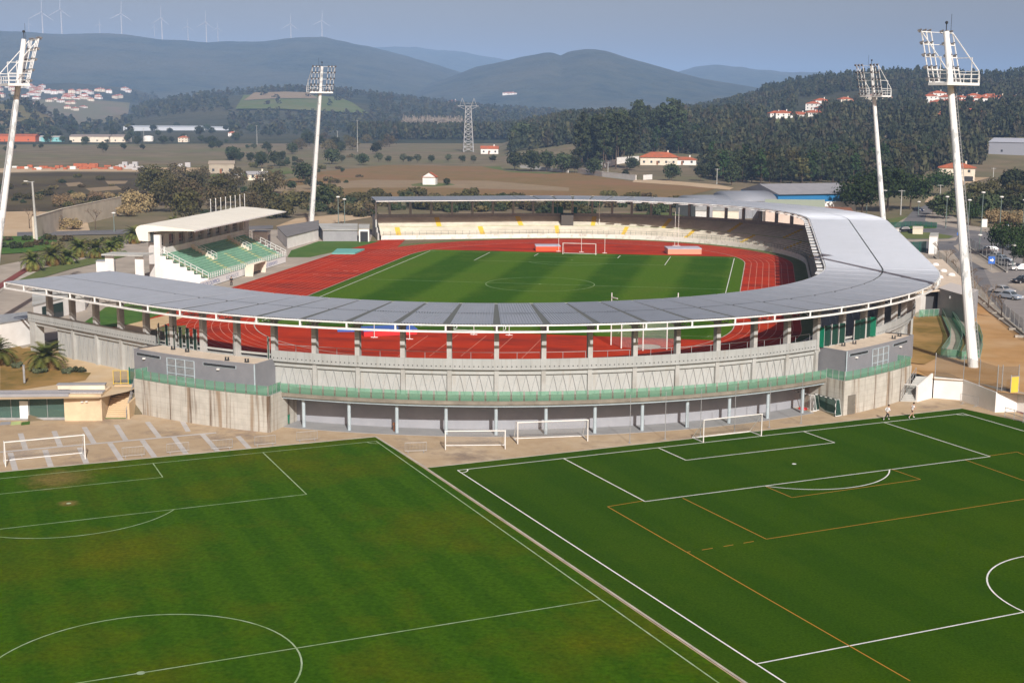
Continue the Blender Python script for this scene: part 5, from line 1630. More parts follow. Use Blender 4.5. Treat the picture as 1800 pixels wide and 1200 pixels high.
    mb = MB(); g0_, g1_ = A + n * 6.3 + d * .15, A + n * 6.3 - d * 1.55
    for p in (g0_, (g0_ + g1_) / 2, g1_): mb.beam(up(p, .1), up(p, 1.75), .06)
    mb.beam(up(g0_, .2), up(g1_, .2), .06); mb.beam(up(g0_, 1.72), up(g1_, 1.72), .05)
    mb.build('gate_frame', M['yellow'], G)
    mb = MB(); mb.add([up(g0_, .25), up(g1_, .25), up(g1_, 1.7), up(g0_, 1.7)], [(0, 1, 2, 3)]); mb.build('gate_mesh', M['meshfence'], G)
    F = thing('mesh_fence', 'green-posted mesh fence from the yellow gate to the grey pavilion', 'fence', up(A + n * 6.5 - d * 1.7, 0), world=True)
    f0, f1 = A + n * 6.4 - d * 1.7, Vector((-28.6, -97.0, 0))
    for k in range(4):
        p = f0 + (f1 - f0) * k / 3
        mb = MB(); mb.tube(up(p, 0), up(p, 2.1), .07, n=8); mb.build('fence_post', M['doorgreen'], F)
    mb = MB(); mb.add([up(f0, .1), up(f1, .1), up(f1, 1.9), up(f0, 1.9)], [(0, 1, 2, 3)]); mb.build('mesh_panel', M['greenmesh'], F)
    T = thing('bollard_light', 'grey metal post standing in the dry bed beside a palm', 'post', up(at(43, 671, .2), .1))
    mb = MB(); mb.tube((0, 0, 0), (0, 0, 2.0), .13, n=12); mb.build('shaft', M['galv'], T); mb = MB(); mb.tube((0, 0, 2.0), (0, 0, 2.1), .16, n=12); mb.build('cap', M['galv'], T)
glass_building()
for k, (x0, x1, m, lb) in enumerate(((0, 18, M['greywall'], 'grey'), (19, 36, M['walkgreen'], 'pale green'), (37, 52, M['lawn'], 'dark green'))):
    mb = MB(); mb.prism([at(x, y, ZL)[:2] for x, y in ((x0, 747), (x1, 745.5), (x1 + 1, 740.5), (x0 + 1, 742))], ZL, ZL + .04)
    tag(mb.build('door_mat', m), lb + ' mat lying in front of the glass building', 'mat', 'mats by the glass front')

# ------------------------------------------------------------------ white wall, fence, stairs and ramp at the right
def right_corner():
    W = thing('white_wall', 'bright white retaining wall round the corner of the turf pitch', 'wall', (61.45, -75.1, ZL), world=True)
    pts = [Vector((59.3, -77.9, -0.75)), Vector((61.3, -75.15, 0.28))]
    mb = MB(); nn = Vector((.8, -.55, 0)).normalized() * -.0
    def wall_seg(mb, p, q, zp, zq, th=.22):
        d = (q - p); d.z = 0; d.normalize(); s = Vector((-d.y, d.x, 0)) * th
        a, b = Vector((p.x, p.y, 0)), Vector((q.x, q.y, 0))
        vs = []
        for c, z in ((a, zp), (b, zq)):
            vs += [Vector((c.x, c.y, ZL - .1)), Vector((c.x, c.y, z)), Vector((c.x + s.x, c.y + s.y, z)), Vector((c.x + s.x, c.y + s.y, ZL - .1))]
        mb.add(vs, [(0, 4, 5, 1), (1, 5, 6, 2), (2, 6, 7, 3), (0, 1, 2, 3), (7, 6, 5, 4)])
    mb = MB(); wall_seg(mb, pts[0], pts[1], -.9, .28); mb.build('raking_wall', M['wallwhite'], W)
    mb = MB(); P2 = [Vector((61.45, -75.1, 0)), Vector((64.75, -75.8, 0)), Vector((67.65, -81.9, 0))]
    wall_seg(mb, P2[0], P2[1], -.20, -.22); mb.build('wall_panel', M['wallwhite'], W)
    mb = MB(); wall_seg(mb, P2[1], P2[2], -.225, -.40); mb.build('wall_panel', M['wallwhite'], W)
    e1 = at(1800, 717, ZL); 
    mb = MB(); wall_seg(mb, P2[2], Vector((70.2, -81.0, 0)), -.45, -.45); mb.build('wall_panel', M['wallwhite'], W)
    mb = MB(); wall_seg(mb, Vector((70.2, -81.0, 0)), Vector((78, -88, 0)), -.45, -.45); mb.build('wall_panel', M['wallwhite'], W)
    # wire fence on the wall
    F = thing('wire_fence', 'tall wire fence on grey posts along the top of the white wall', 'fence', (61.6, -74.9, -.3), world=True)
    fl = [Vector((61.55, -74.9, -.3)), Vector((64.8, -75.6, -.3)), Vector((66.2, -78.6, -.3)), Vector((67.75, -81.7, -.3)), Vector((68.3, -81.5, -.3)), Vector((70.2, -80.9, -.3))]
    for i, p in enumerate(fl):
        mb = MB(); mb.tube(p, p + Vector((0, 0, 3.1)), .05, n=8); mb.build('fence_post', M['galv'], F)
    for a, b in zip(fl, fl[1:]):
        mb = MB(); mb.add([a + Vector((0, 0, .05)), b + Vector((0, 0, .05)), b + Vector((0, 0, 2.9)), a + Vector((0, 0, 2.9))], [(0, 1, 2, 3)]); mb.build('mesh_panel', M['meshfence'], F)
    T = thing('yellow_gate', 'yellow sheet-metal gate panel beside the wire fence', 'gate', (69.0, -80.9, -.35), world=True)
    mb = MB(); a, b = at(1776, 690, -.35), at(1790, 689, -.35)
    mb.add([a, b, b + Vector((0, 0, 1.9)), a + Vector((0, 0, 1.9))], [(0, 1, 2, 3)]); mb.build('panel', M['yellow'], T)
    mb = MB(); 
    for p in (a, b): mb.beam(p, p + Vector((0, 0, 2.1)), .08)
    mb.beam(a + Vector((0, 0, 1.9)), b + Vector((0, 0, 1.9)), .06); mb.build('gate_frame', M['galv'], T)
    # concrete path behind the fence
    sheet('path', [(61.7, -74.6, -.325), (65.2, -75.0, -.325), (68.2, -81.0, -.325), (80, -89, -.325), (81, -87, -.325), (69.0, -77.5, -.325), (66.3, -72.2, -.325), (62.2, -71.8, -.325)], M['pave'])
    mb = MB(); mb.prism([(67 + 2.2 * cos(t), -68 + 1.7 * sin(t)) for t in [i * pi / 8 for i in range(16)]], -.36, -.30)
    structure('mast_footing', mb, M['pave'])
    # stairs up from the forecourt
    S = thing('stairs', 'concrete steps behind a white gate between the pavilion and the white wall', 'stairs', (58.3, -76.9, ZL), world=True)
    b0, b1 = Vector((57.35, -78.0, 0)), Vector((59.25, -77.75, 0)); dv = Vector((.5, .87, 0))
    dv.normalize(); mb = MB()
    for k in range(14):
        a, b = b0 + dv * (.3 * k), b1 + dv * (.3 * k); z = ZL + (-.3 - ZL) * (k + 1) / 14
        mb.prism([a[:2], b[:2], (b + dv * .3)[:2], (a + dv * .3)[:2]], ZL - .05, z)
    mb.build('treads', M['conc'], S)
    mb = MB()
    for k in range(6):
        p = b0 + dv * (.8 * k); z = ZL + (-.3 - ZL) * k / 5; mb.beam((p.x, p.y, z), (p.x, p.y, z + 1.1), .05)
    p, q = b0, b0 + dv * 4; mb.beam((p.x, p.y, ZL + 1.1), (q.x, q.y, .8), .05); mb.beam((p.x, p.y, ZL + .6), (q.x, q.y, .3), .04); mb.build('hand_rail', M['galv'], S)
    G = thing('mesh_gate', 'white framed mesh gate at the foot of the concrete steps', 'gate', (56.5, -78.3, ZL), world=True)
    a, b = at(1535, 700, ZL), at(1610, 703, ZL); mb = MB()
    for t in (0, .55, 1): p = a + (b - a) * t; mb.beam(p, p + Vector((0, 0, 1.9)), .06)
    mb.beam(a + Vector((0, 0, 1.9)), b + Vector((0, 0, 1.9)), .06); mb.beam(a + Vector((0, 0, .08)), b + Vector((0, 0, .08)), .06); mb.build('gate_frame', M['whitemetal'], G)
    mb = MB(); mb.add([a, b, b + Vector((0, 0, 1.9)), a + Vector((0, 0, 1.9))], [(0, 1, 2, 3)]); mb.build('gate_mesh', M['meshfence'], G)
    # red court corner at the far right with its rail
    sheet('red_court', [at(x, y, ZL) for x, y in ((1766, 716), (1800, 728), (1900, 760), (1900, 690), (1800, 708))], M['redcourt'], ZL + .004)
    F = thing('pipe_rail', 'grey pipe railing at the corner of the red court', 'railing', at(1767, 735, ZL), world=True)
    a, b = at(1766, 733, ZL), at(1815, 748, ZL); mb = MB()
    for k in range(4): p = a + (b - a) * k / 3; mb.beam(p, p + Vector((0, 0, 1.2)), .06)
    for z in (.15, .65, 1.15): mb.beam(a + Vector((0, 0, z)), b + Vector((0, 0, z)), .05)
    mb.build('rail_frame', M['galv'], F)
    # ramp with green glass sides
    R_ = thing('access_ramp', 'hairpin concrete ramp with green glass sides beside the tall mast', 'ramp', at(1660, 600, 0), world=True)
    def ribbon(name, L, R, m, dz=.06):
        mb = MB()
        for i in range(len(L) - 1): mb.add([L[i] + Vector((0, 0, dz)), R[i] + Vector((0, 0, dz)), R[i + 1] + Vector((0, 0, dz)), L[i + 1] + Vector((0, 0, dz))], [(0, 1, 2, 3)])
        mb.build(name, m, R_)
    L1 = [at(x, y, z) for x, y, z in ((1653, 549, .0), (1671, 589, .25), (1669, 605, .1), (1653, 628, -.1))]
    R1 = [at(x, y, z) for x, y, z in ((1667, 549, .0), (1689, 588, .25), (1691, 604, .1), (1682, 630, -.1))]
    L2 = [at(x, y, z) for x, y, z in ((1667, 549, .0), (1700, 596, .25), (1701, 612, .1), (1690, 633, -.1))]
    R2 = [at(x, y, z) for x, y, z in ((1680, 549, .0), (1721, 586, .25), (1727, 606, .1), (1722, 630, -.1))]
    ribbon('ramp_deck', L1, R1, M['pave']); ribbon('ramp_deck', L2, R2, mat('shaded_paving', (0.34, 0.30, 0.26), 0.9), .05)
    for line in (L1, R1, L2, R2, [L1[-1], R1[-1], L2[-1], R2[-1]]):
        mb = MB()
        for a, b in zip(line, line[1:]): mb.add([a + Vector((0, 0, .1)), b + Vector((0, 0, .1)), b + Vector((0, 0, 1.15)), a + Vector((0, 0, 1.15))], [(0, 1, 2, 3)])
        mb.build('ramp_glass', M['greenglass'], R_)
        mb = MB()
        for a, b in zip(line, line[1:]): mb.beam(a + Vector((0, 0, .08)), b + Vector((0, 0, .08)), .14, .2); mb.beam(a + Vector((0, 0, 1.15)), b + Vector((0, 0, 1.15)), .05)
        mb.build('ramp_kerb', mat('green_kerb_rail', (0.20, 0.28, 0.23), 0.7) if 'green_kerb_rail' not in bpy.data.materials else bpy.data.materials['green_kerb_rail'], R_)
    # green-glass landing by the gateway
    # changing-room building behind the stand
    B = thing('changing_block', 'flat-roofed pale block with skylights and a grey gable behind the right bend', 'building', (68, -20, 0), world=True)
    def pb(name, pts, z0, z1, m, mt=None):
        mb = MB(); mb.prism([p[:2] for p in pts], z0, z1, 0, 1 if mt else None); return mb.build(name, [m, mt] if mt else m, B)
    w0, w1 = at(1591, 554, 0), at(1617, 557, 0)
    n_ = Vector((.35, .94, 0)).normalized()
    pb('white_wing', [w0, w1, w1 + n_ * 9, w0 + n_ * 9], -.1, 3.7, M['wallwhite'], M['roofsand'])
    g0_, g1_ = at(1647, 552, 0), at(1696, 568, 0)
    pb('grey_wing', [g0_, g1_, g1_ + n_ * 8, g0_ + n_ * 8], -.1, 4.2, M['greywall'], mat('pale_grey_roofing', (0.52, 0.49, 0.47), 0.9))
    c0, c1 = w1 + Vector((-.6, -.4, 0)), g0_ + Vector((.4, -.2, 0))
    pb('gateway_canopy', [c0, c1, c1 + n_ * 6, c0 + n_ * 6], 3.72, 3.95, M['roofsand'])
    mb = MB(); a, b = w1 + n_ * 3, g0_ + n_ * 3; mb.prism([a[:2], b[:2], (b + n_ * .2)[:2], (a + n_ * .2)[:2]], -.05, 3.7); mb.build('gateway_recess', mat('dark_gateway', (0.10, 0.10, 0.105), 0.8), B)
    e0 = w0 + n_ * 9.01; e1 = g1_ + n_ * 8.01
    rr = [at(1613, 462, 3.9), at(1655, 455, 3.9), at(1702, 499, 3.9), at(1660, 500, 3.9), at(1640, 508, 3.9)]
    mb = MB(); mb.prism([(62.8, -12.5), (72.9, -21.0), (73.5, -14), (73.8, 24), (66.5, 24), (64.5, 0)], -.1, 3.85, 0, 1); mb.build('long_wing', [M['wallpink'], M['roofsand']], B)
    for x, y in ((1637, 470), (1658, 477), (1672, 484), (1651, 488), (1644, 466)):
        p = at(x, y, 3.9); mb = MB(); mb.tube((p.x, p.y, 3.85), (p.x, p.y, 4.15), .75, .6, 14); mb.ball((p.x, p.y, 4.15), .58, 12, 6, s=(1, 1, .35)); mb.build('skylight', M['wallwhite'], B, smooth=True)
    mb = MB(); p = g0_ + (g1_ - g0_) * .45 - n_ * .1; mb.box(p.x - .2, p.x + .2, p.y - .2, p.y + .1, 3.1, 3.5); mb.build('wall_lamp', M['galv'], B)
    q0, q1 = at(1615, 558, 0), at(1650, 556, 0)
    F = thing('glass_screen', 'green glass screen across the shaded gateway of the pale block', 'screen', q0, world=True)
    mb = MB(); mb.add([q0 + Vector((0, 0, .1)), q1 + Vector((0, 0, .1)), q1 + Vector((0, 0, 1.2)), q0 + Vector((0, 0, 1.2))], [(0, 1, 2, 3)]); mb.build('glass', M['greenglass'], F)
    mb = MB()
    for k in range(5): p = q0 + (q1 - q0) * k / 4; mb.beam(p, p + Vector((0, 0, 1.25)), .06)
    mb.beam(q0 + Vector((0, 0, 1.22)), q1 + Vector((0, 0, 1.22)), .05); mb.build('frame', M['galv'], F)
right_corner()
# ------------------------------------------------------------------ trees and plants
def leaf_cloud(mb, clumps, leaf, per, m=0, flat=0.5, rng=random):
    """clumps: (x, y, z, r); each gets `per` leaf-sized quads near its surface"""
    for (x, y, z, r) in clumps:
        for _ in range(per):
            while True:
                d = Vector((rng.uniform(-1, 1), rng.uniform(-1, 1), rng.uniform(-1, 1)))
                if 0.05 < d.length < 1: break
            d = d.normalized() * (rng.random() ** 0.4)
            c = Vector((x, y, z)) + Vector((d.x * r, d.y * r, d.z * r * .85))
            nrm = (d.normalized() + Vector((rng.uniform(-1, 1), rng.uniform(-1, 1), rng.uniform(-.4, 1))) * .8)
            if nrm.length < .1: nrm = Vector((0, 0, 1))
            nrm.normalize()
            u = nrm.orthogonal().normalized(); w = nrm.cross(u)
            a = rng.uniform(0, pi); u, w = u * cos(a) + w * sin(a), w * cos(a) - u * sin(a)
            s1 = leaf * rng.uniform(.6, 1.25); s2 = s1 * rng.uniform(.55, .95)
            mb.add([c - u * s1 - w * s2 * .3, c + w * s2 * -.9, c + u * s1 + w * s2 * .2, c + w * s2], [(0, 1, 2, 3)], m)

def limbs(mb, h, r, n, spread, top, rng):
    """tapered trunk with forking limbs; returns limb tips"""
    tips = []
    p = Vector((0, 0, -.15)); bend = Vector((rng.uniform(-.1, .1), rng.uniform(-.1, .1), 0))
    q = Vector((bend.x * h, bend.y * h, h)); mb.tube(p, q, r * 1.15, r * .75, 8)
    for i in range(n):
        a = 2 * pi * (i + rng.random() * .6) / n; L = spread * rng.uniform(.7, 1.1)
        t = q + Vector((cos(a) * L, sin(a) * L, top * rng.uniform(.5, 1)))
        mid = q * .5 + t * .5 + Vector((0, 0, -.1 * L)); mb.tube(q, mid, r * .55, r * .38, 6); mb.tube(mid, t, r * .38, r * .15, 6); tips.append(t)
    return tips, q

def round_tree(name, label, cat, H, W, trunk_h, leafm, leaf, nclump, per, seed, group=None, dense=1.0, trunkm=None):
    rng = random.Random(seed)
    T = thing(name, label, cat, (0, 0, 0), group=group)
    mb = MB(); tips, q = limbs(mb, trunk_h, max(.12, H * .022), 5, W * .28, (H - trunk_h) * .55, rng); mb.build('trunk', trunkm or M['trunk'], T)
    cl = []
    cz = trunk_h + (H - trunk_h) * .48
    for i in range(nclump):
        a = rng.uniform(0, 2 * pi); t = rng.uniform(-.9, 1); rad = sqrt(max(0, 1 - t * t)) * rng.uniform(.45, .95)
        r = W * rng.uniform(.13, .23)
        cl.append((cos(a) * rad * (W / 2 - r * .6), sin(a) * rad * (W / 2 - r * .6), cz + t * ((H - trunk_h) / 2 - r * .5), r))
    mb = MB(); leaf_cloud(mb, cl, leaf, per, rng=rng); mb.build('crown', leafm, T)
    return Proto(T)

def tall_tree(name, label, cat, H, W, clear, leafm, leaf, nclump, per, seed, taper=.38):
    """eucalyptus or pine: bare pole below, narrow ragged crown above"""
    rng = random.Random(seed)
    T = thing(name, label, cat, (0, 0, 0))
    mb = MB(); lean = rng.uniform(-.03, .03)
    mb.tube((0, 0, -.2), (lean * H, 0, H * .92), H * .014 + .06, .05, 7)
    cl = []
    for i in range(nclump):
        t = (i + rng.random()) / nclump; z = clear + (H - clear) * t
        rad = W / 2 * (1 - taper * t) * rng.uniform(.3, 1); a = rng.uniform(0, 2 * pi); r = W * rng.uniform(.14, .24)
        c = (cos(a) * rad + lean * z, sin(a) * rad, z, r); cl.append(c)
        if i % 3 == 0: mb.tube((lean * z, 0, z - .6), c[:3], .07, .03, 5)
    mb.build('trunk', M['trunk'], T)
    mb = MB(); leaf_cloud(mb, cl, leaf, per, rng=rng); mb.build('crown', leafm, T)
    return Proto(T)

def bush(name, label, cat, H, W, leafm, leaf, nclump, per, seed):
    rng = random.Random(seed)
    cl = []
    for i in range(nclump):
        a = rng.uniform(0, 2 * pi); rad = sqrt(rng.random()) * W * .38; r = rng.uniform(.16, .28) * min(W, H * 1.6)
        cl.append((cos(a) * rad, sin(a) * rad, rng.uniform(.25, .85) * H * (1 - .5 * rad / (W * .5)), r * .8))
    mb = MB(); leaf_cloud(mb, cl, leaf, per, rng=rng)
    o = mb.build(name, leafm); tag(o, label, cat)
    return Proto(o)

def reed_clump(name, label, cat, H, W, leafm, n, seed):
    rng = random.Random(seed); mb = MB()
    for i in range(n):
        a = rng.uniform(0, 2 * pi); rad = sqrt(rng.random()) * W / 2; x, y = cos(a) * rad, sin(a) * rad
        h = H * rng.uniform(.45, 1.0) * (1 - .72 * (rad / (W / 2)) ** 2); lx, ly = rng.uniform(-.25, .25) * h, rng.uniform(-.25, .25) * h
        w = .07 + .05 * rng.random(); c, s = cos(a + 1.3) * w, sin(a + 1.3) * w
        for k in range(3):
            t0, t1 = k / 3, (k + 1) / 3; f = lambda t: Vector((x + lx * t * t, y + ly * t * t, h * t))
            p, q = f(t0), f(t1); ww0, ww1 = 1 + 1.8 * t0, 1 + 1.8 * t1 if k < 2 else .6
            mb.add([p - Vector((c, s, 0)) * ww0, p + Vector((c, s, 0)) * ww0, q + Vector((c, s, 0)) * ww1, q - Vector((c, s, 0)) * ww1], [(0, 1, 2, 3)])
    o = mb.build(name, leafm); tag(o, label, cat); return Proto(o)

def bare_tree(name, label, cat, H, seed, m=None):
    rng = random.Random(seed); T = thing(name, label, cat)
    mt = MB(); mc = MB()
    def grow(mb, p, d, L, r, lev):
        q = p + d * L; mb.tube(p, q, r, r * .65, 5 if lev > 1 else 7, cap=False)
        if lev >= 4: return
        for i in range(3 if lev < 3 else 4):
            a = rng.uniform(0, 2 * pi); dd = (d + Vector((cos(a), sin(a), rng.uniform(-.1, .5))) * .62).normalized()
            grow(mc, q, dd, L * rng.uniform(.6, .78), r * .58, lev + 1)
    grow(mt, Vector((0, 0, -.1)), Vector((0, 0, 1)), H * .32, H * .022, 0)
    mt.build('trunk', m or M['trunk'], T); mc.build('crown', m or M['baretwig'], T)
    return Proto(T)

def palm(name, label, cat, trunk_h, fr_len, n, seed):
    rng = random.Random(seed); T = thing(name, label, cat)
    mb = MB()
    for k in range(max(2, int(trunk_h / .25))):
        z = k * .25; mb.tube((0, 0, z - .1), (0, 0, z + .25), .34 - .03 * (k % 2), .40, 10)
    mb.ball((0, 0, trunk_h + .25), .5, 10, 6, s=(1, 1, .9)); mb.build('trunk', M['trunk'], T)
    for nm, ring_, m in (('fronds', False, M['leafpalm']), ('dry_fronds', True, M['leafpalmdry'])):
        mb = MB(); cnt = n if not ring_ else n // 3
        for i in range(cnt):
            a = i * 2.39996 + rng.uniform(-.2, .2); t = i / cnt
            el = radians(80 - 75 * t) if not ring_ else radians(-8 - 30 * rng.random())
            L = fr_len * rng.uniform(.85, 1.08) * (1 if not ring_ else .8)
            d = Vector((cos(a), sin(a), 0)); p = Vector((0, 0, trunk_h + .35)); seg = 9
            cur = p; e = el; pts = [p]
            for k in range(seg):
                cur = cur + (d * cos(e) + Vector((0, 0, sin(e)))) * (L / seg); pts.append(cur); e -= radians(9 + 4 * (1 - abs(el)))
            side = Vector((-d.y, d.x, 0))
            for k in range(seg):
                p0, p1 = pts[k], pts[k + 1]; ax = (p1 - p0).normalized(); up = side.cross(ax)
                mb.add([p0 - side * .03, p0 + side * .03, p1 + side * .025, p1 - side * .025], [(0, 1, 2, 3)])
                for j in range(3):
                    b = p0 + (p1 - p0) * (j / 3); u = (k + j / 3) / seg
                    ll = fr_len * .26 * sin(pi * min(1, .12 + u * .88)) ** .6 + .12
                    for sd_ in (-1, 1):
                        tip = b + side * sd_ * ll * .86 + ax * ll * .5 - up * -(-.22) * ll
                        mb.add([b - ax * .05, b + ax * .06, tip], [(0, 1, 2)])
        mb.build(nm, m, T)
    return Proto(T)

PALM_A = palm('palm_tree', '', 'palm', .9, 2.9, 44, 3)
PALM_B = palm('palm_tree', '', 'palm', 1.7, 3.3, 46, 5)
p = at(82, 648, .05); PALM_A.place((p.x, p.y, 0), .4, 'broad low palm with arching fronds in the dry bed above the stone wall', 'palms round the stadium', 1.0)
p = at(-8, 640, .05); PALM_A.place((p.x, p.y, 0), 1.9, 'palm cut off by the left edge, in the dry bed', 'palms round the stadium', 1.05)
GR = 'palms round the stadium'
for i, (x, y, s, lb) in enumerate(((58, 477, .92, 'nearest palm of the row, leaning out by the path kerb'), (92, 467, .95, 'second palm of the row behind the near roof'), (119, 464, .95, 'third palm of the row, in front of the rest'), (140, 452, .92, 'palm standing behind the front row of palms, left'), (169, 454, .86, 'low dark palm between its neighbours near the row end'), (194, 447, .95, 'last palm of the row before the porch'), (236, 428, .95, 'lone palm behind the grandstand porch'), (305, 404, .8, 'palm top showing behind the white roof'), (205, 436, .8, 'palm behind the last palm of the row'))):
    p = at(x, y, 0); (PALM_B if i % 3 != 2 else PALM_A).place((p.x, p.y, 0), i * 1.3, lb, GR, s)
SHB = bush('low_shrub', '', 'shrub', .9, 2.0, M['leafolive'], .14, 14, 60, 11)
for x, y, lb in ((30, 645, 'grey green shrub between the two near palms'), (118, 655, 'grey green shrub at the foot of the broad palm'), (138, 653, 'small shrub right of the broad palm'), (70, 655, 'dark shrub under the broad palm fronds')):
    p = at(x, y, 0); SHB.place((p.x, p.y, 0), x, lb, 'shrubs by the near palms')

# prototypes for the country behind
OAK = [round_tree('oak_tree', '', 'tree', 8.5, 11, 1.6, M['leafoak'], .55, 30, 34, 21), round_tree('oak_tree', '', 'tree', 8, 9, 1.5, M['leafdark'], .5, 26, 34, 22)]
OLIVE = [round_tree('olive_tree', '', 'tree', 4.6, 5.6, 1.1, M['leafolive'], .36, 20, 26, 31), round_tree('olive_tree', '', 'tree', 4.0, 5.0, .9, M['leafoak'], .34, 18, 26, 32)]
PINE = [tall_tree('pine_tree', '', 'tree', 13, 7.5, 3.0, M['leafdark'], .60, 26, 24, 41), tall_tree('pine_tree', '', 'tree', 14, 6.5, 3.5, M['leafpine'], .58, 24, 24, 42), tall_tree('pine_tree', '', 'tree', 11.5, 8, 2.5, M['leafoak'], .6, 26, 24, 43), tall_tree('pine_tree', '', 'tree', 12.5, 7, 3.0, M['leafyellow'], .6, 24, 22, 44)]
EUC = [tall_tree('eucalyptus_tree', '', 'tree', 25, 9, 8, M['leafdark'], .85, 30, 22, 51, .25), tall_tree('eucalyptus_tree', '', 'tree', 27, 8, 10, M['leafoak'], .8, 28, 22, 52, .2)]
UMB = round_tree('umbrella_pine', '', 'tree', 13, 18, 4.0, M['leafpine'], .5, 46, 46, 61)
SCRUB = [bush('scrub_bush', '', 'bush', 2.6, 5.5, M['leafbrown'], .34, 18, 40, 71), bush('scrub_bush', '', 'bush', 2.2, 4.5, M['leafoak'], .30, 16, 40, 72), bush('scrub_bush', '', 'bush', 3.4, 6.0, M['leafyellow'], .36, 20, 40, 73)]
WILLOW = [round_tree('willow_tree', '', 'tree', 8.5, 11, 1.2, M['leafyellow'], .38, 30, 34, 81), round_tree('willow_tree', '', 'tree', 8, 12, 1.0, M['leafbrown'], .36, 30, 34, 82)]
REED = [bush('reed_clump', '', 'reeds', 5.0, 8.5, M['leafstraw'], .22, 34, 70, 91), bush('reed_clump', '', 'reeds', 3.6, 6.5, M['leafstraw'], .20, 26, 70, 92)]
BARE = [bare_tree('bare_tree', '', 'tree', 5.5, 95), bare_tree('bare_tree', '', 'tree', 5.0, 96)]

def hill_at(px, row, r0=900, r1=5200):
    r = r0
    while r < r1:
        t = tpr(px, r); d = t - CAM; k = d.dot(FW); y = 600 - FPX * d.dot(UPV) / k
        if y <= row: return t, r
        r += 12
    return t, r

def gpt(px, py):
    """ground under a place on the photograph, rising land included"""
    if py > 313: return at(px, py, 0)
    return hill_at(px, py, 560, 2600)[0]

def gplace(pr_list, i, px, py, s, label, group, z=0.0, rz=None):
    p = gpt(px, py)
    return pr_list[i % len(pr_list)].place((p.x, p.y, p.z - .05), rz if rz is not None else (px * .37) % 6.28, label, group, s)

# row of small round trees at the foot of the purple field
for i, x in enumerate((600, 637, 665, 681, 709, 720, 733, 759, 788, 813, 832, 866)):
    gplace(OLIVE, i, x, 287 - (x % 3), .95 + .25 * ((i * 7) % 5) / 5, 'small rounded tree in the row below the purple-brown field', 'small trees along the field edge')
# oaks
for i, (x, y, s, lb) in enumerate(((582, 290, 1.05, 'spreading oak beside the slim back mast, left of the field-edge row'), (660, 272, 1.0, 'broad oak at the left corner of the purple-brown field'), (372, 258, .95, 'lone round dark tree in the far brown field'), (568, 370, 1.0, 'dark leafy tree right at the foot of the slim back mast'),
        (918, 260, 2.0, 'large dark tree at the edge of the wood, right of the pylon'), (905, 300, 1.2, 'oak at the left end of the cork oak row'), (935, 302, 1.25, 'cork oak before the wood, second in the row'), (962, 302, 1.3, 'cork oak before the wood, third in the row'), (990, 305, 1.15, 'cork oak before the wood, casting shade on green grass'), (1012, 304, 1.05, 'small cork oak next to the white wall end'), (1047, 309, 1.0, 'open-crowned tree in front of the long white wall'), (1101, 312, .45, 'young tree by the long white wall'), (1112, 300, .8, 'thin tree beside the gate of the tiled villa'),
        (1152, 292, .65, 'tree at the corner of the tiled villa'), (1180, 318, .9, 'olive dark tree below the tiled villa'), (1232, 318, .9, 'olive dark tree right of the villa drive'), (785, 326, .35, 'small dark bush beside the tiny white hut'))):
    gplace(OAK, i, x, y, s, lb, 'oaks and field trees')
# umbrella pines above the roundabout
UMBS = ((1515, 384, 1.0, 'dark pine behind the blue hall'), (1560, 372, 1.12, 'great umbrella pine left of the uphill road'), (1600, 368, .9, 'umbrella pine next to the uphill road'), (1652, 343, .75, 'round pine in front of the tiled hillside house'), (1705, 395, .5, 'dark pine by the roundabout lamps'))
for x, y, s, lb in UMBS: p = at(x, y, 0); UMB.place((p.x, p.y, -.05), x, lb, 'umbrella pines', s)
for i, (x, y, s) in enumerate(((1660, 385, .9), (1690, 382, 1.0), (1715, 372, 1.1), (1735, 385, .9), (1760, 378, 1.0), (1785, 370, 1.1), (1800, 385, .9), (1680, 362, .8), (1740, 355, 1.0), (1780, 345, 1.2), (1640, 378, .6))):
    gplace(OAK + WILLOW[:1], i, x, y, s, 'dense dark tree in the thicket beyond the roundabout', 'thicket beyond the roundabout')
# parking trees and bare street trees
for x, y, s, lb in ((1762, 452, .62, 'bushy green tree in the car park behind parked cars'), (1795, 440, .5, 'green tree at the right edge of the car park'), (1798, 470, .5, 'dark shrub tree at the right edge above parked cars')):
    p = at(x, y, 0); UMB.place((p.x, p.y, -.05), x, lb, 'car park trees', (s * .75, s * .75, s))
for i, (x, y) in enumerate(((1663, 470), (1683, 487), (1700, 508), (1712, 520), (1737, 542), (1650, 452), (1760, 560))):
    gplace(BARE, i, x, y, .9, 'bare leafless tree along the car park fence', 'bare trees along the fence')
for x, y, lb in ((52, 402, 'bare yellowish tree in front of the concrete wall, by the lamp post'), (168, 403, 'bare tree right of the reed clump')): gplace(BARE, 0, x, y, 1.25, lb, 'bare trees by the concrete wall')
# scrub belts between the stadium and the fields
rng = random.Random(5)
LOOK = {}
for P_, w_ in zip(OAK + OLIVE + SCRUB + WILLOW, ('round dark green', 'dense blackish green', 'small grey green', 'small rounded green', 'brownish', 'low dark green', 'tall olive brown', 'spreading olive', 'grey brown leafless')): LOOK[id(P_)] = w_
def belt(n, x0, x1, y0, y1, protos, s0, s1, label, group):
    for i in range(n):
        x = x0 + (x1 - x0) * (i + rng.random()) / n; y = rng.uniform(y0, y1)
        k = rng.randrange(9); P_ = protos[k % len(protos)]
        sec = ('at its left end', 'left of its middle', 'right of its middle', 'at its right end')[min(3, int(4 * (x - x0) / (x1 - x0)))]
        gplace([P_], 0, x, y, rng.uniform(s0, s1), LOOK[id(P_)] + ' ' + label + ', ' + sec, group)
belt(54, 585, 900, 346, 374, SCRUB, .8, 1.45, 'bush in the scrub belt behind the far roof', 'scrub behind the far roof')
belt(36, 900, 1225, 350, 380, SCRUB, .8, 1.5, 'bush on the grassy strip behind the far roof', 'scrub behind the far roof')
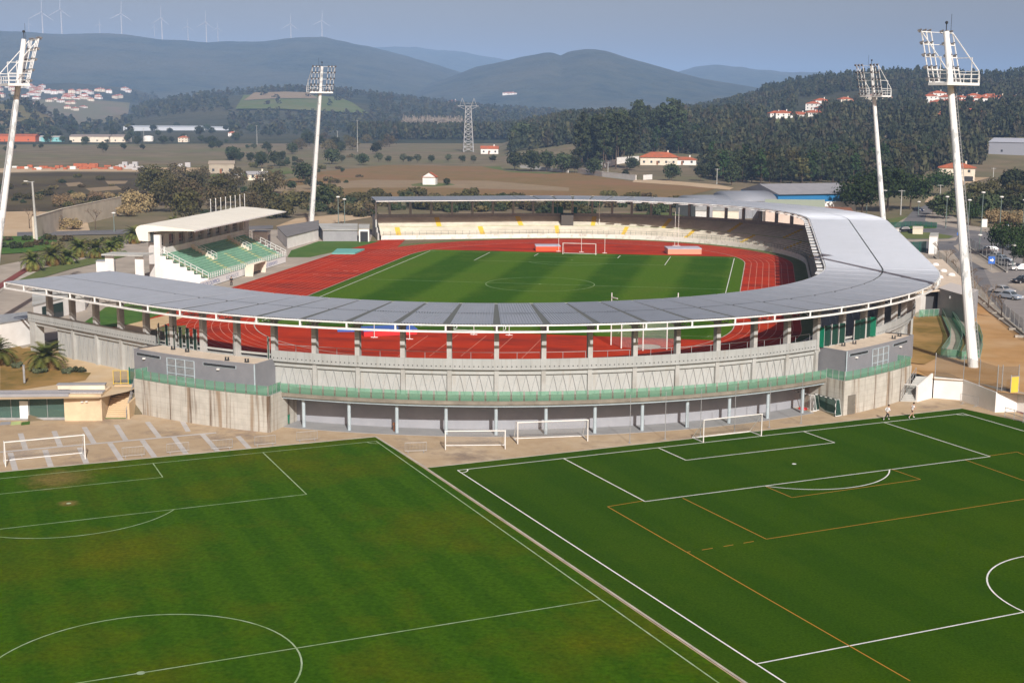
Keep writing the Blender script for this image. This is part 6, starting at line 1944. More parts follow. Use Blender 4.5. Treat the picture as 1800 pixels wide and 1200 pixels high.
belt(30, 480, 660, 346, 384, SCRUB, .8, 1.7, 'bush in the strip beside the slim back mast', 'scrub by the back mast')
belt(34, 250, 490, 322, 386, WILLOW + SCRUB, .7, 1.25, 'growth in the thicket behind the grandstand', 'thicket behind the grandstand')
belt(44, 0, 300, 312, 368, SCRUB, .45, .95, 'bush on the heath above the concrete wall', 'heath bushes')
belt(40, 405, 640, 276, 335, SCRUB + OLIVE + OAK[:1], .6, 1.1, 'plant among the gardens left of the slim mast', 'garden bushes')
belt(20, 400, 520, 262, 300, OAK + OLIVE, .6, 1.1, 'tree near the concrete barn', 'trees by the barn')
belt(34, 0, 420, 244, 270, OAK + OLIVE, .5, .95, 'tree along the far yards at the left', 'trees by the far yards')
belt(44, 0, 700, 228, 243, OAK, .7, 1.2, 'tree along the far edge of the brown plain', 'far hedgerow trees')
belt(16, 520, 690, 240, 270, WILLOW + OAK, .8, 1.3, 'tree left of the purple-brown field', 'far hedgerow trees')
gplace(OAK, 1, 53, 236, 2.0, 'tall lone tree standing up from the plain, beside the left mast', 'far lone tree')
for x, y, s, lb in ((275, 345, 1.3, 'large olive-brown willow behind the heath'), (300, 372, 1.2, 'grey willow behind the straw reeds'), (330, 390, 1.1, 'low brown thicket tree behind the white roof')): gplace(WILLOW, 0, x, y, s, lb, 'willows behind the reeds')
for i, (x, y, s, lb) in enumerate(((242, 372, 1.6, 'great straw-coloured reed clump at the end of the concrete wall'), (222, 380, 1.1, 'straw reeds against the concrete wall end'), (110, 362, 1.0, 'straw reeds behind the concrete wall, left'), (137, 352, .9, 'straw reeds behind the concrete wall, middle'), (170, 353, .8, 'straw reeds behind the concrete wall, right'), (190, 350, .8, 'straw reeds beside the wall end, upper'), (92, 403, 1.0, 'olive-straw reed clump in front of the concrete wall, left half'), (125, 404, 1.0, 'olive-straw reed clump in front of the concrete wall, right half'), (1752, 392, 1.0, 'straw reeds beyond the roundabout, left'), (1775, 394, 1.0, 'straw reeds beyond the roundabout, middle'), (1797, 395, 1.0, 'straw reeds beyond the roundabout, right'))):
    gplace(REED, i, x, y, s, lb, 'straw reed clumps')
belt(18, 0, 215, 414, 438, SCRUB, .5, .85, 'shrub in the hedge behind the palm row', 'hedge behind the palms')

# the wood right of the stadium: front rows tree by tree, the depth of it as one mass
WG = 'trees of the wood behind the stadium'
def edge_y(x): return interp([(880, 300), (1040, 292), (1100, 282), (1116, 272), (1236, 272), (1252, 320), (1300, 328), (1420, 326), (1500, 326), (1635, 312), (1640, 303), (1735, 300), (1742, 300), (1760, 297), (1850, 296)], x)
cnt = 0
for row in range(5):
    x = 1020 + rng.random() * 12
    while x < 1640:
        y = edge_y(x) - row * 5.0 - rng.random() * 5
        if True:
            p, r = hill_at(x, y, 500, 1100); z = p.z
            PINE[rng.randrange(4)].place((p.x, p.y, z - .1), rng.random() * 6, 'dark pine in the dense wood behind the stadium', WG, rng.uniform(.75, 1.1)); cnt += 1
        x += rng.uniform(13, 21)
for i in range(46):
    x = 1022 + 182 * ((i * .618) % 1); r = rng.uniform(700, 800) if x < 1108 else rng.uniform(850, 930)
    t = tpr(x, r); EUC[i % 2].place(t - Vector((0, 0, .1)), rng.random() * 6, 'tall eucalyptus standing above the dark wood', 'tall eucalyptus stand', rng.uniform(.8, 1.08)); cnt += 1

def mass(name, label, spots, protos, leaf, per, leafms, seed):
    """one object for a wood nobody could count: many small ragged crowns"""
    rg = random.Random(seed); tm = []
    for _ in range(6):
        m_ = MB(); cl = [(rg.uniform(-.32, .32) * (1 - .35 * k / 5), rg.uniform(-.32, .32) * (1 - .35 * k / 5), .26 + .58 * k / 5, .30 - .015 * k) for k in range(6)]
        leaf_cloud(m_, cl, leaf, per // 6, rng=rg); tm.append((m_.v, m_.f))
    mb = MB()
    for (x, y, z, h, w) in spots:
        v, f = tm[rg.randrange(6)]; a = rg.uniform(0, 6.28); c, s = cos(a), sin(a); k = rg.randrange(len(leafms))
        mb.add([(x + (c * p[0] - s * p[1]) * w, y + (s * p[0] + c * p[1]) * w, z + p[2] * h) for p in v], f, k)
    o = mb.build(name, leafms); tag(o, label, None, None, 'stuff'); return o
MASSM = [mat('wood_canopy_d', (0.070, 0.070, 0.032), 0.8, (0.046, 0.052, 0.022), 0.1), mat('wood_canopy_a', (0.022, 0.032, 0.014), 0.8, (0.036, 0.044, 0.018), 0.12), mat('wood_canopy_b', (0.034, 0.042, 0.019), 0.8, (0.023, 0.033, 0.015), 0.1), mat('wood_canopy_c', (0.052, 0.042, 0.024), 0.8, (0.034, 0.037, 0.017), 0.1)]
spots = []
CLEAR = [((1340, 1445), (980, 1260)), ((1395, 1580), (1260, 1480)), ((1622, 1742), (1150, 1420)), ((1732, 1860), (690, 905))]
def clearing(x, r):
    return any(a <= x <= b and c <= r <= d for (a, b), (c, d) in CLEAR)
EDGE_R = {}
for i in range(9600):
    x = rng.uniform(900, 2300); r = 620 + 1350 * rng.random() ** 1.1
    y0 = edge_y(x)
    kx = int(x / 8)
    if kx not in EDGE_R: EDGE_R[kx] = hill_at(x, y0, 520, 1100)[1]
    re_ = EDGE_R[kx]
    if r < re_ or clearing(x, r): continue
    if x < 1020 and r < 900: continue
    t = tpr(x, r); spots.append((t.x, t.y, t.z, rng.uniform(8, 15), rng.uniform(6, 10)))
mass('woodland', 'dense dark wood covering the slope right of the stadium', spots, None, .15, 60, MASSM, 3)
spots = []
for i in range(5600):
    x = rng.uniform(-150, 1300); r = 1420 + 1900 * rng.random()
    if 400 < x < 650 and 1950 < r < 2350 and rng.random() < .88: continue
    if x < 235 and r > 2050: continue
    if 640 < x < 900 and r < 1500: continue
    if 232 < x < 402 and r < 2020: continue
    if rng.random() < .35 and x < 220: continue
    t = tpr(x, r)
    if t.z < 3 and r < 1900 and x < 640 and rng.random() < .8: continue
    spots.append((t.x, t.y, t.z, rng.uniform(7, 15), rng.uniform(8, 15)))
for i in range(700):
    x = rng.uniform(620, 1040); r = rng.uniform(1290, 1420); t = tpr(x, r); spots.append((t.x, t.y, t.z, rng.uniform(11, 16), rng.uniform(7, 10)))
mass('forest', 'far wooded slopes below the blue mountains', spots, None, .17, 36, MASSM, 4)
spots = []
for i in range(1100):
    x = rng.uniform(1335, 2300); r = rng.uniform(1640, 1850); t = tpr(x, r); spots.append((t.x, t.y, t.z, rng.uniform(13, 21), rng.uniform(8, 12)))
mass('treeline', 'ragged pine tops along the right-hand ridge', spots, None, .16, 60, MASSM[1:3], 6)
# bare grey poplars: a pale strip in the far wood
spots = []
for i in range(130):
    x = 706 + 110 * rng.random(); r = rng.uniform(1480, 1530); t = tpr(x, r); spots.append((t.x, t.y, t.z + 4, rng.uniform(13, 17), 4.5))
mass('poplar_belt', 'pale strip of bare poplars in the far wood', spots, None, .12, 30, [mat('bare_poplar_twigs', (0.30, 0.26, 0.22), 0.9, (0.22, 0.19, 0.16), 0.2)], 8)
# ------------------------------------------------------------------ fields, roads and sheets on the plain
def fieldmat(name, a, b, c, rows=None):
    m, n, l, p = new_mat(name)
    v = coord(n, l, 'POS')
    base = mixc(n, l, ramp(n, l, noise_tex(n, l, v, 0.10, 6, 0.75), .35, .65), a, b)
    base = mixc(n, l, ramp(n, l, noise_tex(n, l, v, 0.02, 4), .45, .7), base, c)
    if rows:
        w = n.new('ShaderNodeTexWave'); w.inputs['Scale'].default_value = 1.0; w.inputs['Distortion'].default_value = 1.5
        l.new(coord(n, l, 'POS', (rows, rows * .25, 1)), w.inputs['Vector'])
        base = mixc(n, l, 0.35, base, [x * .62 for x in a]) if False else base
    l.new(base, p.inputs['Base Color']); p.inputs['Roughness'].default_value = .95; p.inputs['Specular IOR Level'].default_value = 0.1
    return m
FM = {
 'purple': fieldmat('purple_brown_vines', (0.29, 0.135, 0.140), (0.25, 0.118, 0.120), (0.28, 0.150, 0.140)),
 'vine': fieldmat('brown_vineyard', (0.23, 0.150, 0.070), (0.175, 0.130, 0.054), (0.245, 0.138, 0.074)),
 'tan': fieldmat('tan_stubble', (0.30, 0.23, 0.145), (0.235, 0.18, 0.11), (0.26, 0.19, 0.12)),
 'heath': fieldmat('dark_heath', (0.082, 0.060, 0.040), (0.060, 0.050, 0.028), (0.120, 0.098, 0.045)),
 'plough': fieldmat('ploughed_field', (0.245, 0.165, 0.120), (0.205, 0.145, 0.098), (0.165, 0.150, 0.070)),
 'olivefield': fieldmat('olive_pasture', (0.165, 0.145, 0.068), (0.130, 0.122, 0.050), (0.190, 0.135, 0.080)),
 'meadow': fieldmat('green_meadow', (0.090, 0.135, 0.035), (0.125, 0.145, 0.050), (0.155, 0.150, 0.07)),
 'sandf': fieldmat('bare_sand', (0.50, 0.38, 0.25), (0.42, 0.30, 0.18), (0.52, 0.42, 0.30)),
}
_fz = [0.0]
def fld(name, key, pts):
    _fz[0] += 0.004
    m = FM[key] if isinstance(key, str) else key
    return pxsheet(name, pts, m, -0.05 + _fz[0])
fld('field', 'plough', [(-60, 262), (200, 258), (430, 258), (560, 262), (520, 278), (420, 276), (0, 280), (-60, 280)])
fld('field', 'olivefield', [(-60, 281), (420, 277), (470, 282), (360, 296), (-60, 292)])
fld('field', 'sandf', [(-60, 297), (120, 294), (352, 295), (352, 302), (250, 302), (100, 301), (-60, 305)])
fld('field', 'heath', [(-60, 306), (100, 303), (350, 304), (420, 318), (330, 350), (240, 356), (215, 352), (60, 374), (-60, 378)])
fld('field', 'olivefield', [(60, 245), (420, 237), (690, 237), (690, 246), (420, 252), (60, 256)])
for hx in ([(-60, 257), (420, 253.5), (420, 257), (-60, 261)], [(-60, 278), (300, 277), (420, 275), (420, 276.5), (-60, 281)], [(300, 262), (470, 262), (560, 265), (560, 267), (300, 264.5)], [(250, 243), (520, 240), (520, 242), (250, 245)]): fld('hedge_strip', 'heath', hx)
for hx in ([(300, 247), (470, 246), (480, 252), (310, 253)], [(470, 258), (560, 258), (600, 266), (480, 266)], [(560, 262), (690, 262), (690, 272), (600, 274)], [(60, 268), (300, 266), (300, 271), (60, 273)]): fld('field', 'tan', hx)
fld('field', 'olivefield', [(180, 282), (420, 279), (440, 288), (200, 293)])
for hx in ([(115, 322), (140, 320), (150, 326), (120, 328)], [(150, 331), (205, 327), (215, 333), (160, 337)], [(185, 318), (225, 318), (220, 323), (190, 324)]): fld('field', 'tan', hx)
fld('field', 'purple', [(690, 237), (887, 235.5), (892, 250), (878, 262), (870, 269), (700, 272), (683, 262)])
fld('field', 'tan', [(600, 274), (690, 272.5), (872, 270), (960, 278), (940, 283), (700, 278), (600, 280)])
fld('field', 'vine', [(478, 322), (560, 302), (680, 290), (880, 293), (1000, 302), (1120, 320), (1262, 331), (1180, 352), (1000, 350), (640, 345), (478, 344)])
fld('field', 'tan', [(478, 330), (640, 316), (860, 318), (1000, 330), (1000, 336), (780, 330), (620, 330), (480, 341)])
fld('field', 'meadow', [(848, 293), (890, 292), (1000, 303), (960, 306), (900, 303)])
fld('field', 'meadow', [(722, 324), (745, 321), (790, 322), (800, 325), (760, 328), (725, 327)])
fld('field', 'meadow', [(420, 306), (505, 294), (520, 303), (470, 312), (430, 316)])
fld('field', 'meadow', [(930, 385), (1060, 376), (1240, 372), (1240, 392), (930, 393)])
fld('field', 'meadow', [(340, 322), (375, 306), (395, 306), (370, 330)])
fld('field', 'sandf', [(484, 398), (520, 384), (650, 372), (652, 382), (560, 396), (500, 403)])
fld('dirt_track', 'sandf', [(1115, 316), (1170, 317), (1262, 325), (1290, 330), (1282, 334), (1200, 326), (1112, 320)])
fld('field', 'sandf', [(-60, 374), (60, 371), (150, 377), (160, 412), (60, 416), (-60, 418)])
fld('lawn', M['lawn'], [(-60, 416), (96, 414), (104, 436), (40, 444), (-60, 450)])
fld('road', M['asphalt'], [(30, 408), (240, 403), (480, 396), (480, 402), (240, 411), (30, 415)])
fld('palm_lawn', M['grassstrip'], [(20, 494), (70, 472), (220, 440), (232, 448), (120, 474), (60, 492), (30, 500)])
fld('red_path', M['redcourt'], [(-20, 510), (44, 470), (52, 474), (-20, 520)])
fld('kerb_strip', M['kerb'], [(-20, 521), (52, 475), (70, 470), (72, 474), (20, 498), (-20, 528)])
# roads by the roundabout and car park at the right
fld('verge', M['grassstrip'], [(1560, 385), (1640, 372), (1700, 400), (1800, 405), (1900, 410), (1900, 430), (1800, 440), (1700, 420), (1600, 440)])
fld('pavement', M['pave'], [(1560, 402), (1610, 372), (1665, 374), (1700, 396), (1900, 415), (1900, 700), (1800, 592), (1735, 545), (1640, 460), (1560, 440)])
fld('road', M['asphalt'], [(1583, 394), (1604, 371), (1647, 351), (1662, 353), (1656, 365), (1628, 378), (1626, 388), (1660, 397), (1700, 404), (1900, 424), (1900, 700), (1800, 588), (1735, 520), (1672, 440), (1600, 440), (1560, 432), (1560, 420), (1585, 405)])
fld('parking', mat('pale_asphalt', (0.255, 0.24, 0.23), .9, (0.215, 0.2, 0.195), .4), [(1712, 436), (1900, 470), (1900, 690), (1800, 580), (1742, 500)])
fld('roundabout_island', M['grassstrip'], [(1570, 411), (1590, 407), (1640, 409), (1677, 415), (1668, 419), (1610, 420), (1572, 418)])
fld('pavement', M['pave'], [(1540, 418), (1600, 421.5), (1668, 420), (1684, 416), (1680, 423), (1610, 425), (1540, 422)])
fld('traffic_island', M['lawn'], [(1598, 398), (1612, 394), (1646, 397), (1646, 401), (1600, 402)])
fld('pavement', M['pave'], [(1676, 432), (1690, 428), (1712, 440), (1770, 476), (1745, 480), (1700, 455)])
fld('pavement', M['pave'], [(1770, 500), (1790, 495), (1810, 500), (1795, 512)])
fld('sandy_yard', 'sandf', [(1640, 316), (1722, 300), (1775, 287), (1800, 290), (1800, 300), (1740, 312), (1690, 326), (1650, 322)])
fld('sandy_yard', 'sandf', [(1625, 356), (1632, 345), (1655, 346), (1660, 352), (1640, 354)])

def drape(name, key, pts, dz=1.2):
    """a field laid over rising ground, given as column and distance"""
    mb = MB(); P3 = []
    n = 14
    (x0, r0), (x1, r1), (x2, r2), (x3, r3) = pts
    for i in range(n + 1):
        for j in range(n + 1):
            a, b = i / n, j / n
            x = (x0 * (1 - a) + x1 * a) * (1 - b) + (x3 * (1 - a) + x2 * a) * b; r = (r0 * (1 - a) + r1 * a) * (1 - b) + (r3 * (1 - a) + r2 * a) * b
            x += 6 * sin(r * .05) * sin(pi * a); t = tpr(x, r); P3.append((t.x, t.y, t.z + dz))
    mb.add(P3, [(i * (n + 1) + j, (i + 1) * (n + 1) + j, (i + 1) * (n + 1) + j + 1, i * (n + 1) + j + 1) for i in range(n) for j in range(n)])
    mb2 = structure(name, mb, FM[key]); return mb2
drape('field', 'meadow', [(415, 2030), (650, 1980), (600, 2240), (430, 2320)], 2.5)
drape('field', 'tan', [(430, 2200), (560, 2180), (540, 2330), (450, 2370)], 3.2)
drape('field', 'meadow', [(1345, 990), (1450, 990), (1460, 1230), (1370, 1240)], 1.5)
drape('field', 'tan', [(1338, 960), (1400, 960), (1392, 1010), (1340, 1010)], 1.8)
drape('field', 'olivefield', [(-60, 2080), (210, 2080), (230, 3050), (-60, 3050)], 2.0)
drape('field', 'olivefield', [(0, 1500), (110, 1500), (90, 1800), (-20, 1800)], 2.0)

# ------------------------------------------------------------------ houses
def house(name, label, cat, w, d, h, roof_h, wall_m, roof_m=None, hip=True, nwin=3, storeys=1, over=.35, chimney=True, door=True, garage=False):
    T = thing(name, label, cat)
    mb = MB(); mb.box(-w / 2, w / 2, -d / 2, d / 2, -2.5, h)
    if not hip: 
        for x in (-w / 2, w / 2): mb.add([(x, -d / 2, h), (x, d / 2, h), (x, 0, h + roof_h)], [(0, 1, 2)])
    mb.build('wall', wall_m, T)
    mb = MB(); e = over; W2, D2 = w / 2 + e, d / 2 + e; hx = max(.3, W2 - D2) if hip else W2
    z0 = h - .02
    vs = [(-W2, -D2, z0), (W2, -D2, z0), (W2, D2, z0), (-W2, D2, z0), (-hx, 0, h + roof_h), (hx, 0, h + roof_h), (-W2, -D2, z0 - .15), (W2, -D2, z0 - .15), (W2, D2, z0 - .15), (-W2, D2, z0 - .15)]
    fs = [(0, 1, 5, 4), (2, 3, 4, 5), (6, 7, 1, 0), (7, 8, 2, 1), (8, 9, 3, 2), (9, 6, 0, 3), (9, 8, 7, 6)]
    if hip: fs += [(1, 2, 5), (3, 0, 4)]
    mb.add(vs, fs); rf = mb.build('roof', roof_m or M['tile'], T)
    if chimney:
        mb = MB(); mb.box(w * .22, w * .22 + .7, -.3, .4, h + roof_h * .3, h + roof_h + .9); mb.build('chimney', wall_m, rf)
    for s in range(storeys):
        zb = h / storeys * s
        for i in range(nwin):
            if garage and s == 0: continue
            x = -w / 2 + w * (i + .5) / nwin
            mb = MB(); mb.box(x - .55, x + .55, -d / 2 - .05, -d / 2 + .02, zb + 1.0, zb + 2.2); mb.build('window', M['window'], T)
        for yy in (-d * .2, d * .22):
            mb = MB(); mb.box(w / 2 - .02, w / 2 + .05, yy - .5, yy + .5, zb + 1.0, zb + 2.2); mb.build('window', M['window'], T)
    if garage:
        for i in range(3):
            x = -w / 2 + w * (i + .5) / 3; mb = MB(); mb.box(x - w * .12, x + w * .12, -d / 2 - .06, -d / 2 + .02, 0, 2.4); mb.build('garage_door', M['dark'], T)
    elif door:
        mb = MB(); mb.box(-w * .04 - .5, -w * .04 + .5, -d / 2 - .06, -d / 2 + .02, 0, 2.1); mb.build('door', M['rust'], T)
    return Proto(T)

def put(pro, px, py, label=None, group=None, s=1.0, rz=None, z=0.0):
    p = gpt(px, py); rz = rz if rz is not None else 0.18
    return pro.place((p.x, p.y, p.z), rz, label, group, s)

H_HUT = house('field_hut', 'tiny white gabled hut alone in the brown vineyard', 'hut', 4.6, 5.4, 3.3, 1.9, M['wallwhite'], hip=False, nwin=0, chimney=False, door=False)
put(H_HUT, 756, 324.5, rz=.18 + 1.45)
put(house('farmhouse', 'small white farmhouse with a red roof right of the lattice pylon', 'house', 12, 7, 3.6, 1.8, M['wallwhite'], hip=False, nwin=3), 861, 271, rz=.15)
put(house('villa', 'cream villa with a hipped orange-red roof behind long white walls', 'house', 20, 11, 4.2, 2.6, M['wallcream'], nwin=5, over=.7), 1160, 290, rz=.05)
put(house('villa_annex', 'low tiled annex at the right of the cream villa', 'house', 14, 7, 2.8, 1.4, M['wallwhite'], nwin=3, chimney=True), 1203, 290, rz=.0)
put(house('hillside_house', 'two-storey white house with an orange roof over dark garages, right of the pine', 'house', 15.5, 10.5, 6.2, 1.9, M['wallcream'], nwin=3, storeys=2, garage=True, over=.6), 1681, 318, rz=-.12)
def wall_run(name, label, pts, h, m, th=.3):
    T = thing(name, label, 'wall', pts[0], world=True)
    for a, b in zip(pts, pts[1:]):
        d = (b - a); d.z = 0; d.normalize(); s = Vector((-d.y, d.x, 0)) * th / 2
        mb = MB(); z0 = min(a.z, b.z); z1 = max(a.z, b.z) if name == 'garden_wall' else 0.0; mb.prism([(a - s)[:2], (b - s)[:2], (b + s)[:2], (a + s)[:2]], z0 - .3, z1 + h); mb.build('wall_panel', m, T)
        mb = MB(); mb.prism([(a - s * 1.3)[:2], (b - s * 1.3)[:2], (b + s * 1.3)[:2], (a + s * 1.3)[:2]], z1 + h + .002, z1 + h + .14); mb.build('coping', m, T)
    return T
wall_run('garden_wall', 'long white garden wall climbing to the cream villa', [gpt(1055, 298), gpt(1085, 291), gpt(1124, 286)], 2.6, M['wallwhite'])
wall_run('garden_wall', 'white garden wall along the lane below the cream villa', [gpt(1017, 304), gpt(1060, 311), gpt(1118, 317)], 2.2, M['wallwhite'])
wall_run('gate_wall', 'short white wall piece at the gate of the cream villa', [at(1131, 316, 0), at(1146, 315, 0)], 2.0, M['wallwhite'])
wall_run('field_wall', 'low pale wall seen under the row of cork oaks', [gpt(915, 297), gpt(1000, 305)], 1.6, M['wallwhite'])
wall_run('retaining_wall', 'long grey concrete retaining wall above the sand, ending in the straw reeds', [at(60, 420, 0), at(110, 402, 0), at(213, 377, 0)], 5.2, mat('old_concrete', (0.60, 0.53, 0.43), .9, (0.48, 0.42, 0.33), .25), .5)

# sports hall, clubhouse and huts behind the right end of the far roof
def hall():
    a, b = at(1366, 383, 0), at(1504, 380, 0); ax = (b - a); ax.z = 0; L = ax.length; ax.normalize(); n = Vector((-ax.y, ax.x, 0))
    T = thing('sports_hall', 'long sports hall with a grey pitched roof and a bright blue wall band', 'hall', a, world=True)
    D = 24
    mb = MB(); mb.prism([a[:2], b[:2], (b + n * D)[:2], (a + n * D)[:2]], -.1, 4.6); mb.build('wall', M['wallwhite'], T)
    mb = MB(); o = n * -.06; mb.prism([(a + o)[:2], (b + o)[:2], (b + n * D)[:2], (a + n * D)[:2]], 4.6, 6.9); mb.build('blue_band', mat('blue_sheet', (0.02, 0.16, 0.36), .6), T)
    mb = MB(); e = n * -.8
    U_ = lambda p, z: Vector((p.x, p.y, z))
    A, B_, C_, D_ = U_(a + e, 6.9), U_(b + e + ax * .6, 6.9), U_(b + ax * .6 + n * 12, 9.4), U_(a + n * 12, 9.4); E_, F_ = U_(b + ax * .6 + n * (D + .8), 6.9), U_(a + n * (D + .8), 6.9)
    mb.add([A, B_, C_, D_, E_, F_], [(0, 1, 2, 3), (3, 2, 4, 5), (1, 4, 2), (0, 3, 5)]); mb.build('roof', mat('grey_metal_roof', (0.30, 0.30, 0.32), .5, (0.26, 0.26, 0.28), .4), T)
    # barrel-vaulted glazed wing
    for x0, x1, z0, z1, nm in ((1292, 1365, 5.0, 7.6, 'vault'), (1227, 1291, 4.0, 6.3, 'vault')):
        p, q = at(x0, 384, 0), at(x1, 383, 0); k = 10
        mb = MB(); vs = []
        for i in range(k + 1):
            t = pi * i / k; off = n * (8 - 8 * cos(t)); z = z0 + (z1 - z0) * sin(t); vs += [U_(p + off, z), U_(q + off, z)]
        mb.add(vs, [(2 * i, 2 * i + 1, 2 * i + 3, 2 * i + 2) for i in range(k)] + [tuple(range(0, 2 * k + 2, 2)), tuple(range(2 * k + 1, 0, -2))]); mb.build(nm, mat('grey_polycarbonate', (0.25, 0.27, 0.31), .45) if 'grey_polycarbonate' not in bpy.data.materials else bpy.data.materials['grey_polycarbonate'], T, smooth=True)
        mb = MB(); mb.prism([p[:2], q[:2], (q + n * 16)[:2], (p + n * 16)[:2]], -.1, z0); mb.build('wing_wall', M['greywall'], T)
        mb = MB()
        for i in range(8):
            c = p + (q - p) * i / 7 - n * .1; mb.beam(U_(c, 0), U_(c, z0 + .2), .12)
        mb.beam(U_(p - n * .1, z0), U_(q - n * .1, z0), .14); mb.build('wing_frame', M['galv'], T)
hall()
T = px_box('clubhouse', 'pale pink clubhouse with a flat green-edged roof before the blue hall', 'building', [(1345, 398), (1447, 402), (1447, 386), (1345, 385)], 0, 5.6, M['wallpink'], mat('pale_green_roof_edge', (0.42, 0.47, 0.36), .8))
for x0, x1, z0, z1 in ((1392, 1404, 3.6, 4.6), (1418, 1440, 4.5, 5.1)):
    a, b = at(x0, 399.6, 0), at(x1, 400.5, 0); o_ = Vector((.02, -.14, 0)); mb = MB(); mb.add([a + o_ + Vector((0, 0, z0)), b + o_ + Vector((0, 0, z0)), b + o_ + Vector((0, 0, z1)), a + o_ + Vector((0, 0, z1))], [(0, 1, 2, 3)]); mb.build('window', M['window'], T)
T = px_box('tiled_shed', 'shed with a rusty tile roof between clubhouse and pine', 'shed', [(1449, 398), (1500, 400), (1495, 388), (1449, 386)], 0, 3.6, M['wallpink'], mat('rusty_tiles', (0.30, 0.13, 0.07), .9, (0.22, 0.1, 0.06), .5))
px_box('boundary_block', 'low white flat block in front of the rusty-roofed shed', 'building', [(1447, 408), (1508, 411), (1508, 402), (1447, 400)], 0, 3.0, M['wallwhite'], M['wallpink'])
for i, (x0, x1, m, lb) in enumerate(((1222, 1246, M['wallwhite'], 'white hut with a grey door seen under the far roof'), (1252, 1298, M['wallcream'], 'cream shed seen under the far roof, second from the left'), (1340, 1362, M['wallwhite'], 'white shed seen under the far roof, right of the green van'), (1366, 1390, M['wallpink'], 'pinkish shed seen under the far roof beside the green gates'))):
    T = px_box('equipment_shed', lb, 'shed', [(x0, 397), (x1, 398), (x1, 391), (x0, 390)], 0, 4.2, m, M['conc'])
    a, b = at(x0 + (x1 - x0) * .45, 397.4, 0), at(x0 + (x1 - x0) * .7, 397.6, 0); mb = MB(); o_ = Vector((.0, -.1, 0)); mb.add([a + o_, b + o_, b + o_ + Vector((0, 0, 2.6)), a + o_ + Vector((0, 0, 2.6))], [(0, 1, 2, 3)]); mb.build('door', M['greywall'], T)

# barn, cottages, yards and warehouses on the left plain
put(house('barn', 'bare grey-brown concrete barn with a low gable roof beside the yards', 'barn', 12, 9, 4.6, 1.3, mat('raw_blockwork', (0.40, 0.36, 0.29), .9, (0.33, 0.29, 0.23), .3), mat('grey_brown_sheet', (0.33, 0.28, 0.22), .9), hip=False, nwin=3, chimney=False), 388, 304, rz=.35, s=1.0)
put(house('cottage', 'low cottage with a grey roof among garden bushes, left of the slim mast', 'cottage', 9, 6, 2.6, 1.2, M['wallcream'], mat('slate_grey_sheet', (0.32, 0.32, 0.33), .8), hip=False, nwin=2), 452, 316, rz=.5)
put(house('garden_shed', 'small pale shed left of the grey-roofed cottage', 'shed', 4, 3, 2.4, .6, M['wallcream'], M['conc'], hip=False, nwin=0, chimney=False), 418, 317, rz=.3)
WH = [house('warehouse', '', 'warehouse', 34, 14, 5, 1.6, M['wallcream'], mat('brown_sheet_roof', (0.25, 0.21, 0.19), .8), hip=False, nwin=5, chimney=False), house('glasshouse', '', 'greenhouse', 95, 30, 4, 1.2, mat('pale_grey_blue_sheet', (0.46, 0.50, 0.55), .6), mat('pale_polythene', (0.46, 0.50, 0.55), .5), hip=False, nwin=0, chimney=False, door=False)]
put(WH[0], 160, 250, 'cream workshop with a brown roof on the far plain, left half', 'workshops on the far plain'); put(WH[0], 192, 250, 'cream workshop with a brown roof on the far plain, right half', 'workshops on the far plain')
put(WH[1], 290, 228.5, 'long pale greenhouse at the far edge of the plain, left one', 'far greenhouses'); put(WH[1], 365, 229, 'long pale greenhouse at the far edge of the plain, right one', 'far greenhouses', .8)
put(house('works_hall', 'orange-red works hall at the far left beside the left mast', 'works', 50, 12, 5, 1.5, mat('orange_cladding', (0.50, 0.13, 0.05), .8), M['tile'], hip=False, nwin=4, chimney=False), 15, 249)
put(house('works_hall', 'small pale blue workshop between trees at the left', 'works', 14, 8, 4, 1, mat('pale_blue_cladding', (0.35, 0.52, 0.55), .7), M['conc'], hip=False, nwin=2, chimney=False), 62, 249)
put(house('works_hall', 'turquoise workshop between trees, left of the cream one', 'works', 18, 8, 4, 1, mat('turquoise_cladding', (0.20, 0.48, 0.50), .7), M['conc'], hip=False, nwin=2, chimney=False), 92, 249)
put(house('steel_shed', 'big grey-blue steel shed at the right edge above the sandy yard', 'shed', 30, 16, 6.5, 2.2, mat('grey_blue_sheet', (0.34, 0.36, 0.42), .6), mat('grey_blue_roof', (0.40, 0.42, 0.48), .5), hip=False, nwin=2, chimney=False, door=False), 1795, 276, rz=-.5); _t, _r = hill_at(1796, 271, 600); bpy.data.objects['steel_shed'].location = _t
# brick and block pallets in the yard
PAL = []
for nm, m in (('brick', mat('orange_bricks', (0.42, 0.13, 0.06), .9, (0.32, 0.10, 0.05), 1.0)), ('block', mat('grey_blocks', (0.46, 0.46, 0.47), .9, (0.38, 0.38, 0.39), 1.0)), ('white', M['white'])):
    T = thing('brick_pallet' if nm == 'brick' else 'block_pallet', '', 'pallet'); mb = MB(); mb.box(-1.7, 1.7, -1, 1, .15, 1.9); mb.build('stack', m, T)
    mb = MB()
    for y in (-.8, 0, .8): mb.box(-1.7, 1.7, y - .1, y + .1, 0, .15)
    mb.build('pallet_base', M['trunk'], T); PAL.append(Proto(T))
rg = random.Random(9)
for i in range(34):
    x = 22 + 226 * i / 33; y = 300 - 2.5 * rg.random() - (3 if i % 4 == 0 else 0)
    k = 0 if 8 <= i <= 28 and i % 5 else (1 if i > 24 else (2 if i % 3 == 0 else 0))
    put(PAL[k], x, y, ('stack of orange bricks in the builders yard on the left plain', 'stack of grey concrete blocks in the builders yard on the left plain', 'white wrapped pallet in the builders yard on the left plain')[k], 'stacks in the builders yard', (.5 + .6 * rg.random(), .8, .4 + .5 * rg.random()), .2)
for i, x in enumerate((134, 143, 158, 162)): put(PAL[0], x, 296 - i % 2, 'tall stack of orange bricks in the middle of the builders yard', 'tall brick stacks', (1.3, 1.0, 1.05), .2)
